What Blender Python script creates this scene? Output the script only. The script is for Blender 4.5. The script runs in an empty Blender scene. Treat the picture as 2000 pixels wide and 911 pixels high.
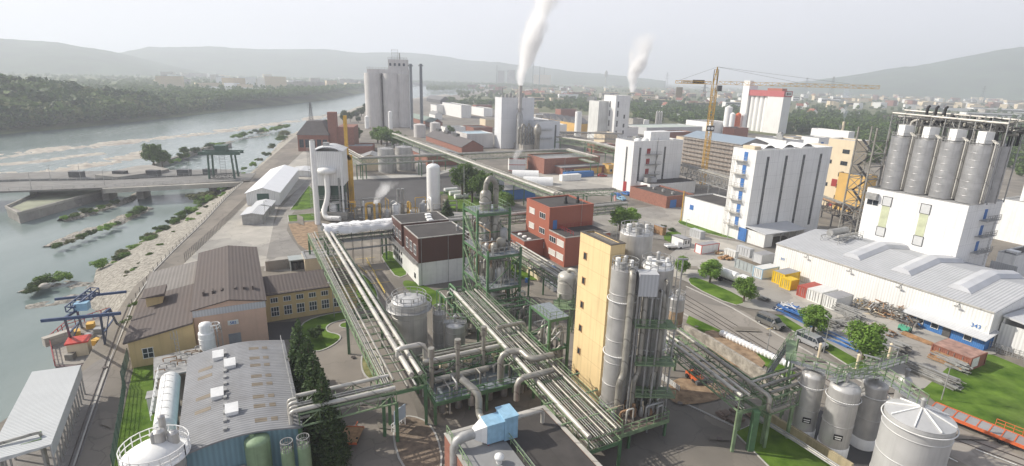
import bpy, math, random
import numpy as np
from mathutils import Vector, Matrix, noise
random.seed(7); rng = np.random.default_rng(7)
SC = bpy.context.scene
COL = SC.collection
R_ = math.radians
CAMH, FPX, PITCH, ROLL = 42.0, 1060.0, R_(16.05), R_(1.6)
_f = Vector((0, math.cos(PITCH), -math.sin(PITCH))); _u = Vector((0, math.sin(PITCH), math.cos(PITCH))); _x = Vector((1, 0, 0))
_R = _x*math.cos(ROLL) + _u*math.sin(ROLL); _U = _u*math.cos(ROLL) - _x*math.sin(ROLL)
cam = bpy.data.cameras.new('camera'); cam.lens = 36*FPX/2000; cam.sensor_width = 36; cam.clip_start = .5; cam.clip_end = 30000
co = bpy.data.objects.new('camera', cam); COL.objects.link(co); SC.camera = co
mw = Matrix.Identity(4)
for i in range(3): mw[i][0] = _R[i]; mw[i][1] = _U[i]; mw[i][2] = -_f[i]
mw[2][3] = CAMH
co.matrix_world = mw
SUN_EL, SUN_DIR = R_(36), Vector((-0.985, 0.17, 0))      # towards the sun: from the left, a touch ahead
w = bpy.data.worlds.new('World'); SC.world = w; w.use_nodes = True
nt = w.node_tree; nt.nodes.clear()
sky = nt.nodes.new('ShaderNodeTexSky'); sky.sky_type = 'NISHITA'; sky.sun_disc = False
sky.sun_elevation = SUN_EL; sky.sun_rotation = math.atan2(SUN_DIR.x, SUN_DIR.y); sky.dust_density = 4.0; sky.air_density = 1.0; sky.altitude = 300
veil = nt.nodes.new('ShaderNodeMix'); veil.data_type = 'RGBA'; 
wtc = nt.nodes.new('ShaderNodeTexCoord'); wsx = nt.nodes.new('ShaderNodeSeparateXYZ'); wmr = nt.nodes.new('ShaderNodeMapRange'); nt.links.new(wtc.outputs['Generated'], wsx.inputs[0]); nt.links.new(wsx.outputs[2], wmr.inputs[0])
wmr.inputs[1].default_value = .12; wmr.inputs[2].default_value = .75; wmr.inputs[3].default_value = .93; wmr.inputs[4].default_value = .1       # haze veil thick at the horizon, thin overhead
wnz = nt.nodes.new('ShaderNodeTexNoise'); wnz.inputs['Scale'].default_value = 2.2; wnz.inputs['Detail'].default_value = 4; wmp = nt.nodes.new('ShaderNodeMapping'); wmp.inputs['Scale'].default_value = (1, 1, 4); nt.links.new(wtc.outputs['Generated'], wmp.inputs[0]); nt.links.new(wmp.outputs[0], wnz.inputs[0])
wad = nt.nodes.new('ShaderNodeMath'); wad.operation = 'MULTIPLY_ADD'; wad.inputs[1].default_value = .12; nt.links.new(wnz.outputs[0], wad.inputs[0])
nt.links.new(wmr.outputs[0], wad.inputs[2]); wsb = nt.nodes.new('ShaderNodeMath'); wsb.operation = 'SUBTRACT'; wsb.inputs[1].default_value = .06; wsb.use_clamp = True; nt.links.new(wad.outputs[0], wsb.inputs[0]); nt.links.new(wsb.outputs[0], veil.inputs[0])
veil.inputs[7].default_value = (8.5, 8.5, 9.2, 1)           # thin high cloud over the blue
bg = nt.nodes.new('ShaderNodeBackground'); bg.inputs[1].default_value = .1
wo = nt.nodes.new('ShaderNodeOutputWorld')
nt.links.new(sky.outputs[0], veil.inputs[6]); nt.links.new(veil.outputs[2], bg.inputs[0]); nt.links.new(bg.outputs[0], wo.inputs[0])
sl = bpy.data.lights.new('sun', 'SUN'); sl.energy = 5.0; sl.angle = R_(.6); sl.color = (1, .94, .84)
so = bpy.data.objects.new('sun', sl); COL.objects.link(so)
sv = Vector((SUN_DIR.x*math.cos(SUN_EL), SUN_DIR.y*math.cos(SUN_EL), math.sin(SUN_EL)))
so.rotation_euler = (-sv).to_track_quat('-Z', 'Y').to_euler(); so.location = (-60, 20, 90)
SC.view_settings.view_transform = 'Standard'; SC.view_settings.look = 'None'; SC.view_settings.gamma = 1
SC.view_settings.exposure = 0.2
SC.render.engine = 'CYCLES'
SC.cycles.use_denoising = True; SC.cycles.max_bounces = 8; SC.cycles.volume_bounces = 6; SC.cycles.diffuse_bounces = 3
SC.cycles.glossy_bounces = 2; SC.cycles.transparent_max_bounces = 6; SC.cycles.volume_step_rate = 1; SC.cycles.sample_clamp_indirect = 4
HAZE = .00035
GR = R_(27.3)                                             # heading of the works' street grid
GX = Vector((math.cos(GR), math.sin(GR), 0)); GY = Vector((-math.sin(GR), math.cos(GR), 0))
def ray(px, py): return _f + _R*((px-1000)/FPX) - _U*((py-455.5)/FPX)
def G(px, py, z=0.):
 d = ray(px, py); t = (z-CAMH)/d.z
 return Vector((d.x*t, d.y*t, z))
def proj(p):
 v = Vector(p)-Vector((0, 0, CAMH)); c = v.dot(_f); return 1000+FPX*v.dot(_R)/c, 455.5-FPX*v.dot(_U)/c
def pm(wpx, p):                                           # metres spanned by wpx pixels at point p
 return wpx*(Vector(p)-Vector((0, 0, CAMH))).dot(_f)/FPX
def top_of(p, py):                                        # height above ground at p reaching photo row py
 lo, hi = -5., 200.
 for _ in range(40):
  m = (lo+hi)/2
  if proj((p.x, p.y, m))[1] > py: lo = m
  else: hi = m
 return lo
MATS = {}
def lin(c):
 return tuple((x/12.92 if x <= .04045 else ((x+.055)/1.055)**2.4) for x in c)
def mat(name, col, rough=.75, metal=0., var=.18, scale=.6, bump=.0, kind='noise', p=(1, 1), col2=None, dirt=0., spec=.5, streak=0., cracks=0., seg=0.):
 if name in MATS: return MATS[name]
 m = bpy.data.materials.new(name); m.use_nodes = True; MATS[name] = m
 n = m.node_tree.nodes; l = m.node_tree.links; b = n['Principled BSDF']
 b.inputs['Roughness'].default_value = rough; b.inputs['Metallic'].default_value = metal
 b.inputs['Specular IOR Level'].default_value = spec
 tc = n.new('ShaderNodeTexCoord'); vec = tc.outputs['Object']
 def mth(op, a, bb=None):
  q = n.new('ShaderNodeMath'); q.operation = op
  for i, x in enumerate((a, bb)):
   if x is None: continue
   if isinstance(x, (int, float)): q.inputs[i].default_value = x
   else: l.new(x, q.inputs[i])
  return q.outputs[0]
 def mix(fac, a, bb, mode='MIX'):
  q = n.new('ShaderNodeMix'); q.data_type = 'RGBA'; q.blend_type = mode
  for i, x in ((0, fac), (6, a), (7, bb)):
   if isinstance(x, (int, float)): q.inputs[i].default_value = x
   elif isinstance(x, tuple): q.inputs[i].default_value = x
   else: l.new(x, q.inputs[i])
  return q.outputs[2]
 def nz(sc, det=5, v=None, r=.55):
  q = n.new('ShaderNodeTexNoise'); q.inputs['Scale'].default_value = sc; q.inputs['Detail'].default_value = det; q.inputs['Roughness'].default_value = r
  l.new(v or vec, q.inputs['Vector']); return q.outputs[0]
 def ramp(x, a, bb):
  q = n.new('ShaderNodeMapRange'); q.inputs[1].default_value = a; q.inputs[2].default_value = bb; l.new(x, q.inputs[0]); return q.outputs[0]
 c = (*col, 1.)
 dark = tuple(x*(1-var) for x in col)+(1.,); lite = tuple(min(1, x*(1+var)) for x in col)+(1.,)
 if col2: lite = (*col2, 1.)
 f = ramp(nz(scale), .32, .68)
 out = mix(f, dark, lite)
 height = None
 if kind in ('brick', 'panel', 'corr', 'slab'):
  sx = n.new('ShaderNodeSeparateXYZ'); l.new(vec, sx.inputs[0])
 if cracks:
  q = n.new('ShaderNodeTexVoronoi'); q.feature = 'DISTANCE_TO_EDGE'; q.inputs['Scale'].default_value = .16; dn = n.new('ShaderNodeTexNoise'); dn.inputs['Scale'].default_value = .3; dn.inputs['Detail'].default_value = 4; l.new(vec, dn.inputs[0])
  vm = n.new('ShaderNodeVectorMath'); vm.operation = 'MULTIPLY_ADD'; l.new(dn.outputs['Color'], vm.inputs[0]); vm.inputs[1].default_value = (5, 5, 0); l.new(vec, vm.inputs[2]); l.new(vm.outputs[0], q.inputs[0])
  cf = n.new('ShaderNodeMapRange'); l.new(q.outputs[0], cf.inputs[0]); cf.inputs[1].default_value = .006; cf.inputs[2].default_value = .018; cf.inputs[3].default_value = cracks; cf.inputs[4].default_value = 0
  out = mix(cf.outputs[0], out, tuple(x*.45 for x in col)+(1,))
  q2 = n.new('ShaderNodeTexVoronoi'); q2.inputs['Scale'].default_value = .07; l.new(vm.outputs[0], q2.inputs[0]); sc2 = n.new('ShaderNodeSeparateColor'); l.new(q2.outputs['Color'], sc2.inputs[0])
  out = mix(.55, out, mix(1., out, mix(ramp(sc2.outputs[0], .2, .8), (.68, .68, .69, 1), (1.22, 1.2, 1.16, 1)), 'MULTIPLY'))
 if seg:
  sx = n.new('ShaderNodeSeparateXYZ'); l.new(vec, sx.inputs[0]); a = mth('ADD', mth('ADD', mth('MULTIPLY', sx.outputs[0], .62), sx.outputs[1]), mth('MULTIPLY', sx.outputs[2], .8))
  out = mix(mth('MULTIPLY', mth('GREATER_THAN', mth('SINE', mth('MULTIPLY', a, 2*math.pi/seg)), .975), .6), out, tuple(x*.35 for x in col)+(1,))
 if kind in ('brick', 'panel'):
  u = mth('ADD', sx.outputs[0], sx.outputs[1])
  cx = n.new('ShaderNodeCombineXYZ'); l.new(u, cx.inputs[0]); l.new(sx.outputs[2], cx.inputs[1])
  q = n.new('ShaderNodeTexBrick'); l.new(cx.outputs[0], q.inputs['Vector'])
  q.inputs['Scale'].default_value = 1; q.inputs['Brick Width'].default_value = p[0]; q.inputs['Row Height'].default_value = p[1]
  q.inputs['Mortar Size'].default_value = .014 if kind == 'brick' else .03
  if kind == 'panel': q.offset = 0
  q.inputs['Color1'].default_value = (1, 1, 1, 1); q.inputs['Color2'].default_value = (.8, .8, .8, 1) if kind == 'brick' else (.97, .97, .97, 1)
  q.inputs['Mortar'].default_value = (1.25, 1.2, 1.15, 1) if kind == 'brick' else (.72, .72, .72, 1)
  out = mix(1., out, q.outputs[0], 'MULTIPLY')
 if kind == 'slab':
  q = n.new('ShaderNodeTexBrick'); l.new(vec, q.inputs['Vector']); q.offset = 0
  q.inputs['Scale'].default_value = 1; q.inputs['Brick Width'].default_value = p[0]; q.inputs['Row Height'].default_value = p[1]
  q.inputs['Mortar Size'].default_value = .03
  q.inputs['Color1'].default_value = (1, 1, 1, 1); q.inputs['Color2'].default_value = (.9, .9, .9, 1); q.inputs['Mortar'].default_value = (.7, .7, .7, 1)
  out = mix(1., out, q.outputs[0], 'MULTIPLY')
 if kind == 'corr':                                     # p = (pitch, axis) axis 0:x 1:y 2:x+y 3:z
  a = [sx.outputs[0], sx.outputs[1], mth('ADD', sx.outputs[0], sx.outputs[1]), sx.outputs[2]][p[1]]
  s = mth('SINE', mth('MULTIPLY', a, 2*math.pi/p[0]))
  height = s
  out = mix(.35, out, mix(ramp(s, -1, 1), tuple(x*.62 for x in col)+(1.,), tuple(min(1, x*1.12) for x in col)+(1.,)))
 if streak:
  mp = n.new('ShaderNodeMapping'); mp.inputs['Scale'].default_value = (2.2, 2.2, .09); l.new(vec, mp.inputs[0])
  out = mix(mth('MULTIPLY', ramp(nz(1., 4, mp.outputs[0]), .5, .72), streak), out, tuple(x*.42 for x in col)+(1.,))
 if dirt:
  out = mix(mth('MULTIPLY', ramp(nz(scale*.35, 6), .48, .75), dirt), out, (.09, .075, .06, 1))
 l.new(out, b.inputs['Base Color'])
 if bump or height is not None:
  bm = n.new('ShaderNodeBump'); bm.inputs['Distance'].default_value = .05 if height is not None else .1; bm.inputs['Strength'].default_value = bump or .4
  l.new(height if height is not None else nz(scale*6, 6), bm.inputs['Height']); l.new(bm.outputs[0], b.inputs['Normal'])
 rr = mth('ADD', mth('MULTIPLY', f, .12), rough-.06); l.new(rr, b.inputs['Roughness'])
 return m
asphalt = mat('asphalt', (.205, .186, .158), .9, var=.22, scale=.12, dirt=.35, bump=.15, cracks=.28)
conc = mat('concrete', (.29, .275, .25), .9, var=.16, scale=.25, dirt=.35, bump=.1, cracks=.35)
concl = mat('pale_concrete', (.4, .38, .34), .9, var=.13, scale=.2, dirt=.25, cracks=.35)
darkasp = mat('dark_asphalt', (.072, .07, .07), .9, var=.18, scale=.2, dirt=.15)
tan = mat('tan_asphalt', (.2, .18, .155), .92, var=.16, scale=.15, dirt=.25, cracks=.4)
grassm = mat('grass_green', (.065, .145, .012), .95, var=.4, scale=.3, bump=.6, col2=(.14, .23, .035), spec=.1, dirt=.3)
drygrass = mat('dry_verge', (.16, .19, .06), .95, var=.35, scale=.9, bump=.5, col2=(.3, .28, .14), spec=.1)
soil = mat('soil', (.26, .17, .1), .95, var=.35, scale=.8, bump=.7, col2=(.38, .27, .17))
rockm = mat('gravel_bank', (.25, .23, .19), .95, var=.5, scale=1.6, bump=1., col2=(.47, .44, .38), dirt=.4)
kerbm = mat('kerb_stone', (.42, .41, .38), .9, var=.1, scale=1)
white = mat('white_panel', (.78, .78, .765), .55, var=.06, scale=.12, kind='panel', p=(3., 3.6), streak=.3)
whitep = mat('white_paint', (.8, .8, .78), .5, var=.05, scale=1, streak=.22)
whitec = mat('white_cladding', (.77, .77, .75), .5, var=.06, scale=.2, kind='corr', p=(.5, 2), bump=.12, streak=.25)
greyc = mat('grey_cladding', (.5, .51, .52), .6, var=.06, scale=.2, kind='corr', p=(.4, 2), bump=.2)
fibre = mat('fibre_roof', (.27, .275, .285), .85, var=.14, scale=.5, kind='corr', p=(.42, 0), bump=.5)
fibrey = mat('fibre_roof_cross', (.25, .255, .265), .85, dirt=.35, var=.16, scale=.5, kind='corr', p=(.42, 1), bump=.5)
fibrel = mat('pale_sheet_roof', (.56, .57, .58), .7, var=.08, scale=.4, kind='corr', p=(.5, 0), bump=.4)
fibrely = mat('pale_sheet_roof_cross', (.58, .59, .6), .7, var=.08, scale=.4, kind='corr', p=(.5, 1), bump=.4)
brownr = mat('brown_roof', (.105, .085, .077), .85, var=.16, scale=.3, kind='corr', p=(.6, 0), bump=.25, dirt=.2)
darkr = mat('bitumen_roof', (.06, .055, .052), .9, var=.3, scale=.35, kind='slab', p=(3, 6), dirt=.2)
gravelr = mat('gravel_roof', (.2, .185, .165), .95, var=.4, scale=4, bump=.8)
greyr = mat('grey_roof', (.27, .27, .27), .85, var=.15, scale=.3, dirt=.3)
brick = mat('red_brick', (.27, .12, .085), .85, var=.14, scale=1, kind='brick', p=(.5, .16))
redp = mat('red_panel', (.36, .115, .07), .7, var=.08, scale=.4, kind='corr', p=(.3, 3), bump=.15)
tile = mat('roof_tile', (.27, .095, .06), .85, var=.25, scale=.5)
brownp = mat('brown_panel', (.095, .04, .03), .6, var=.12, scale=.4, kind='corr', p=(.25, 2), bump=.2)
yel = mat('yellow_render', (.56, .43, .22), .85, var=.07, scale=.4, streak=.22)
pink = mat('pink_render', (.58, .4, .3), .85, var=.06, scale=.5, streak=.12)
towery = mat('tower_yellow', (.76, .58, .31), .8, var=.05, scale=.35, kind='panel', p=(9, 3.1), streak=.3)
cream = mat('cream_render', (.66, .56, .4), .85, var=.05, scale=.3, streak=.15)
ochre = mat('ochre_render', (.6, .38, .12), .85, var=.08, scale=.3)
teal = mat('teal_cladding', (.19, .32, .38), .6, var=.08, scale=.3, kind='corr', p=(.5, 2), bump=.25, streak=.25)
greenst = mat('green_steel', (.085, .18, .085), .6, var=.2, scale=1.2, dirt=.25)
pgreen = mat('pale_green_steel', (.19, .27, .15), .6, var=.25, scale=1., dirt=.45)
dgreen = mat('dark_green_steel', (.05, .1, .075), .6, var=.2, scale=1.)
galv = mat('galvanised', (.36, .36, .35), .5, metal=.3, var=.2, scale=1.2, dirt=.25)
darkst = mat('dark_steel', (.1, .1, .1), .6, metal=.3, var=.3, scale=1.)
insul = mat('pipe_insulation', (.34, .325, .285), .42, metal=.35, var=.2, scale=.7, dirt=.45, seg=2.3)
insulw = mat('white_pipe', (.52, .5, .45), .42, metal=.2, var=.13, scale=.6, dirt=.3, seg=3.1)
insuld = mat('grey_pipe', (.26, .25, .225), .5, metal=.3, var=.25, scale=.8, dirt=.5)
rust = mat('rusty_pipe', (.3, .18, .1), .8, var=.35, scale=1.5)
steel = mat('tank_steel', (.52, .51, .49), .48, metal=.45, var=.13, scale=.5, streak=.35, dirt=.15)
steeld = mat('silo_steel', (.42, .42, .42), .4, metal=.6, var=.12, scale=.5, streak=.3)
steell = mat('pale_tank_steel', (.55, .55, .54), .5, metal=.3, var=.08, scale=.3, streak=.15)
concsilo = mat('silo_concrete', (.56, .54, .52), .9, var=.1, scale=.12, streak=.3)
greentk = mat('green_tank_paint', (.24, .34, .2), .6, var=.12, scale=1, dirt=.35, streak=.3)
glass = mat('window_glass', (.035, .045, .055), .12, var=.4, scale=1.5)
blindw = mat('window_blind', (.62, .6, .55), .6, var=.08, scale=2)
frameW = mat('white_frame', (.75, .75, .73), .5, var=.05)
frameD = mat('dark_frame', (.06, .06, .06), .5, var=.05)
blue = mat('blue_paint', (.05, .16, .42), .55, var=.12, scale=1)
lblue = mat('light_blue_unit', (.26, .44, .58), .55, var=.14, scale=1, streak=.2)
bluesteel = mat('blue_steel', (.04, .07, .15), .5, var=.15, scale=1)
red = mat('red_paint', (.5, .05, .035), .55, var=.12, scale=1)
dred = mat('dark_red_paint', (.3, .03, .03), .5, var=.12, scale=1)
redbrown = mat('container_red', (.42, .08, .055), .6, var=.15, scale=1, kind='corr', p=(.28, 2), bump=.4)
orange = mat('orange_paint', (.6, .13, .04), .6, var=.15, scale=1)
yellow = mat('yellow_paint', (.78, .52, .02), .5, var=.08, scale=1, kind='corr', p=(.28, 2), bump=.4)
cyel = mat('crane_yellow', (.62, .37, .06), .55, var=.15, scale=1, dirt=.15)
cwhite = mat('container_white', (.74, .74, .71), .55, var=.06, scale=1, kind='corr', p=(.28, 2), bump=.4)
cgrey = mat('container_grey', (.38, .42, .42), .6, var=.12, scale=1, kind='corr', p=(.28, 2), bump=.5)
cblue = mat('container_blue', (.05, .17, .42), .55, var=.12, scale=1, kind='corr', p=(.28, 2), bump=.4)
wood = mat('wood', (.34, .2, .1), .8, var=.3, scale=2)
black = mat('black_rubber', (.02, .02, .02), .8, var=.2)
foil = mat('white_sheeting', (.82, .82, .82), .5, var=.05, scale=.6, bump=.8)
linewhite = mat('line_white', (.7, .7, .66), .8, var=.15, scale=2)
lineyel = mat('line_yellow', (.7, .52, .14), .8, var=.15, scale=2)
railm = mat('rail_steel', (.12, .1, .09), .4, metal=.6, var=.2)
bark = mat('bark', (.11, .085, .06), .9, var=.3, scale=3)
def leafmat(name, a, b):
 m = bpy.data.materials.new(name); m.use_nodes = True; MATS[name] = m
 n = m.node_tree.nodes; l = m.node_tree.links; bs = n['Principled BSDF']; bs.inputs['Roughness'].default_value = .65; bs.inputs['Specular IOR Level'].default_value = .2
 g = n.new('ShaderNodeNewGeometry'); oi = n.new('ShaderNodeObjectInfo')
 mr = n.new('ShaderNodeMix'); mr.data_type = 'RGBA'; mr.inputs[6].default_value = (*a, 1); mr.inputs[7].default_value = (*b, 1)
 nz = n.new('ShaderNodeTexNoise'); nz.inputs['Scale'].default_value = .35; tc = n.new('ShaderNodeTexCoord'); l.new(tc.outputs['Object'], nz.inputs[0])
 ad = n.new('ShaderNodeMath'); ad.operation = 'MULTIPLY_ADD'; l.new(g.outputs['Random Per Island'], ad.inputs[0]); ad.inputs[1].default_value = .5
 l.new(nz.outputs[0], ad.inputs[2]); sb = n.new('ShaderNodeMath'); sb.operation = 'SUBTRACT'; l.new(ad.outputs[0], sb.inputs[0]); sb.inputs[1].default_value = .25
 sb.use_clamp = True
 l.new(sb.outputs[0], mr.inputs[0])
 hv = n.new('ShaderNodeHueSaturation'); l.new(mr.outputs[2], hv.inputs['Color'])
 mp = n.new('ShaderNodeMapRange'); mp.inputs[3].default_value = .82; mp.inputs[4].default_value = 1.2; l.new(oi.outputs['Random'], mp.inputs[0]); l.new(mp.outputs[0], hv.inputs['Value'])
 l.new(hv.outputs[0], bs.inputs['Base Color'])
 tr = n.new('ShaderNodeBsdfTranslucent'); l.new(hv.outputs[0], tr.inputs[0]); ms = n.new('ShaderNodeMixShader'); ms.inputs[0].default_value = .25
 l.new(bs.outputs[0], ms.inputs[1]); l.new(tr.outputs[0], ms.inputs[2]); l.new(ms.outputs[0], n['Material Output'].inputs[0])
 return m
leafA = leafmat('leaf_mid', (.055, .115, .022), (.17, .26, .055))
leafB = leafmat('leaf_dark', (.03, .06, .018), (.09, .135, .035))
leafC = leafmat('leaf_conifer', (.03, .06, .022), (.09, .135, .045))
leafD = leafmat('leaf_bright', (.1, .21, .03), (.27, .4, .08))
leafE = leafmat('leaf_olive', (.08, .1, .035), (.2, .2, .09))
class MB:
 def __init__(s): s.v = []; s.f = []; s.m = []; s.sm = []; s.mi = 0
 def add(s, vs, fs, smooth=False):
  o = len(s.v); s.v.extend([tuple(v) for v in vs])
  for f in fs: s.f.append([i+o for i in f]); s.m.append(s.mi); s.sm.append(smooth)
  return s
 def box(s, x0, y0, z0, x1, y1, z1):
  return s.add([(x0, y0, z0), (x1, y0, z0), (x1, y1, z0), (x0, y1, z0), (x0, y0, z1), (x1, y0, z1), (x1, y1, z1), (x0, y1, z1)],
                     [(3, 2, 1, 0), (4, 5, 6, 7), (0, 1, 5, 4), (1, 2, 6, 5), (2, 3, 7, 6), (3, 0, 4, 7)])
 def cbox(s, x, y, z, w, d, h): return s.box(x-w/2, y-d/2, z, x+w/2, y+d/2, z+h)
 def beam(s, p, q, w, h=None):
  h = h or w; p = Vector(p); q = Vector(q); d = (q-p)
  if d.length < 1e-6: return s
  d.normalize(); up = Vector((0, 0, 1)) if abs(d.z) < .95 else Vector((1, 0, 0))
  a = d.cross(up).normalized()*w/2; b = a.cross(d).normalized()*h/2
  vs = [p-a-b, p+a-b, p+a+b, p-a+b, q-a-b, q+a-b, q+a+b, q-a+b]
  return s.add(vs, [(0, 1, 2, 3), (7, 6, 5, 4), (0, 4, 5, 1), (1, 5, 6, 2), (2, 6, 7, 3), (3, 7, 4, 0)])
 def cyl(s, p, q, r, r2=None, n=14, caps=True, smooth=True):
  r2 = r if r2 is None else r2; p = Vector(p); q = Vector(q); d = (q-p).normalized()
  up = Vector((0, 0, 1)) if abs(d.z) < .95 else Vector((1, 0, 0))
  a = d.cross(up).normalized(); b = a.cross(d).normalized()
  cs = [(a*math.cos(2*math.pi*i/n)+b*math.sin(2*math.pi*i/n)) for i in range(n)]
  vs = [p+c*r for c in cs]+[q+c*r2 for c in cs]
  s.add(vs, [(i, i+n, (i+1) % n+n, (i+1) % n) for i in range(n)], smooth)
  if caps: s.add(vs, [tuple(range(n)), tuple(range(2*n-1, n-1, -1))])
  return s
 def lathe(s, cx, cy, prof, n=24, smooth=True):
  vs = []; fs = []
  for r, z in prof:
   for i in range(n): vs.append((cx+r*math.cos(2*math.pi*i/n), cy+r*math.sin(2*math.pi*i/n), z))
  for k in range(len(prof)-1):
   for i in range(n):
    j = (i+1) % n; fs.append((k*n+i, k*n+j, (k+1)*n+j, (k+1)*n+i))
  return s.add(vs, fs, smooth)
 def tube(s, pts, r, n=8, bend=None, closed=False):
  P = [Vector(p) for p in pts]; Q = []
  bend = r*1.6 if bend is None else bend
  for i, p in enumerate(P):
   if 0 < i < len(P)-1:
    a = (P[i-1]-p); b = (P[i+1]-p); la, lb = a.length, b.length
    if la < 1e-5 or lb < 1e-5: continue
    t = min(bend, la*.45, lb*.45); a.normalize(); b.normalize()
    if a.dot(b) < -.995: Q.append(p); continue
    A = p+a*t; B = p+b*t
    Q += [A, (A*.3+p*.4+B*.3), B]
   else: Q.append(p)
  if closed: Q.append(Q[0])
  rings = []; prev = None
  for i, p in enumerate(Q):
   d = (Q[min(i+1, len(Q)-1)]-Q[max(i-1, 0)])
   if closed and i in (0, len(Q)-1): d = Q[1]-Q[-2]
   d.normalize()
   if prev is None:
    up = Vector((0, 0, 1)) if abs(d.z) < .95 else Vector((1, 0, 0)); a = d.cross(up).normalized()
   else:
    a = (prev-d*prev.dot(d)); a = a.normalized() if a.length > 1e-4 else d.orthogonal().normalized()
   prev = a; b = d.cross(a)
   rings.append([p+(a*math.cos(2*math.pi*k/n)+b*math.sin(2*math.pi*k/n))*r for k in range(n)])
  vs = [v for rg in rings for v in rg]; fs = []
  for i in range(len(rings)-1):
   for k in range(n): fs.append((i*n+k, i*n+(k+1) % n, (i+1)*n+(k+1) % n, (i+1)*n+k))
  s.add(vs, fs, True)
  if not closed: s.add(vs, [tuple(range(n))[::-1], tuple(range(len(vs)-n, len(vs)))])
  return s
 def prism(s, poly, z0, z1):
  n = len(poly); z0 = z0 if hasattr(z0, '__len__') else [z0]*n; z1 = z1 if hasattr(z1, '__len__') else [z1]*n
  vs = [(p[0], p[1], z0[i]) for i, p in enumerate(poly)]+[(p[0], p[1], z1[i]) for i, p in enumerate(poly)]
  ar = sum(poly[i][0]*poly[(i+1) % n][1]-poly[(i+1) % n][0]*poly[i][1] for i in range(n))
  fs = [tuple(range(n))[::-1], tuple(range(n, 2*n))]+[(i, (i+1) % n, (i+1) % n+n, i+n) for i in range(n)]
  if ar < 0: fs = [tuple(reversed(f)) for f in fs]
  return s.add(vs, fs)
 def sheet(s, poly, z):
  ar = sum(poly[i][0]*poly[(i+1) % len(poly)][1]-poly[(i+1) % len(poly)][0]*poly[i][1] for i in range(len(poly)))
  vs = [(p[0], p[1], z) for p in poly]
  if ar < 0: vs.reverse()
  return s.add(vs, [tuple(range(len(vs)))])
 def gridmesh(s, P):                                     # P[i][j] points
  ni, nj = len(P), len(P[0]); vs = [p for r in P for p in r]
  return s.add(vs, [(i*nj+j, i*nj+j+1, (i+1)*nj+j+1, (i+1)*nj+j) for i in range(ni-1) for j in range(nj-1)], True)
 def rail(s, pts, h=1.1, step=1.5, r=.035, closed=False, mid=2):
  P = [Vector(p) for p in pts]
  if closed: P.append(P[0])
  for i in range(len(P)-1):
   a, b = P[i], P[i+1]; L = (b-a).length
   if L < .05: continue
   for k in range(mid):
    zz = Vector((0, 0, h*(1-k*.5))); s.beam(a+zz, b+zz, r*2)
   nn = max(1, round(L/step))
   for j in range(nn if not (i == len(P)-2 and not closed) else nn+1):
    q = a+(b-a)*(j/nn); s.beam(q, q+Vector((0, 0, h)), r*2)
  return s
 def ringrail(s, cx, cy, z, r, h=1.1, n=20, rr=.035, a0=0, a1=2*math.pi):
  pts = [(cx+r*math.cos(a0+(a1-a0)*i/n), cy+r*math.sin(a0+(a1-a0)*i/n), z) for i in range(n+1)]
  return s.rail(pts, h, 99, rr)
 def ladder(s, x, y, z0, z1, nx=0, ny=-1, cage=True, w=.5):
  tx, ty = -ny, nx
  for k in (-1, 1): s.beam((x+tx*w/2*k, y+ty*w/2*k, z0), (x+tx*w/2*k, y+ty*w/2*k, z1+1), .06)
  z = z0+.3
  while z < z1: s.beam((x-tx*w/2, y-ty*w/2, z), (x+tx*w/2, y+ty*w/2, z), .035); z += .45
  if cage:
   z = z0+2.5
   while z < z1+1:
    s.tube([(x-tx*.35, y-ty*.35, z), (x-tx*.35+nx*.6, y-ty*.35+ny*.6, z), (x+tx*.35+nx*.6, y+ty*.35+ny*.6, z), (x+tx*.35, y+ty*.35, z)], .025, 4); z += 1.2
   for k in (-.3, .3): s.beam((x+tx*k+nx*.6, y+ty*k+ny*.6, z0+2.5), (x+tx*k+nx*.6, y+ty*k+ny*.6, z1+1), .04)
  return s
 def truss(s, p, q, wv, hz, bay, ch=.14, web=.08, sides=True):   # box truss: wv = half width vector, hz = height
  p = Vector(p); q = Vector(q); wv = Vector(wv); up = Vector((0, 0, hz)); L = (q-p).length; n = max(1, round(L/bay)); d = (q-p)/n
  for sg in (-1, 1):
   o = wv*sg
   for z in (0, 1): s.beam(p+o+up*z, q+o+up*z, ch)
   for i in range(n+1):
    a = p+d*i+o; s.beam(a, a+up, web)
    if i < n: s.beam(a if i % 2 else a+up, (a+d+up) if i % 2 else (a+d), web)
  for i in range(n+1):
   for z in (0, 1): s.beam(p+d*i-wv+up*z, p+d*i+wv+up*z, web)
  return s
 def mesh(s, name, mats):
  me = bpy.data.meshes.new(name); nv = len(s.v)
  me.vertices.add(nv); me.vertices.foreach_set('co', np.array(s.v, dtype=np.float32).ravel())
  ls = np.array([len(f) for f in s.f], dtype=np.int32); li = np.fromiter((i for f in s.f for i in f), dtype=np.int32, count=int(ls.sum()))
  me.loops.add(len(li)); me.loops.foreach_set('vertex_index', li)
  st = np.zeros(len(ls), dtype=np.int32); st[1:] = np.cumsum(ls)[:-1]
  me.polygons.add(len(ls)); me.polygons.foreach_set('loop_start', st); me.polygons.foreach_set('loop_total', ls)
  for m in (mats if isinstance(mats, (list, tuple)) else [mats]): me.materials.append(m)
  me.polygons.foreach_set('material_index', np.array(s.m, dtype=np.int32)); me.polygons.foreach_set('use_smooth', np.array(s.sm, dtype=bool))
  me.update(calc_edges=True); return me
 def build(s, name, mats, parent=None, loc=None, rz=0):
  return link(name, s.mesh(name, mats), parent, loc, rz)
def link(name, me, parent=None, loc=None, rz=0):
 o = bpy.data.objects.new(name, me); COL.objects.link(o)
 if parent: o.parent = parent
 if loc is not None: o.location = loc
 if rz: o.rotation_euler = (0, 0, rz)
 return o
def tag(o, label=None, cat=None, group=None, kind=None):
 if label: o['label'] = label
 if cat: o['category'] = cat
 if group: o['group'] = group
 if kind: o['kind'] = kind
 return o
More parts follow.
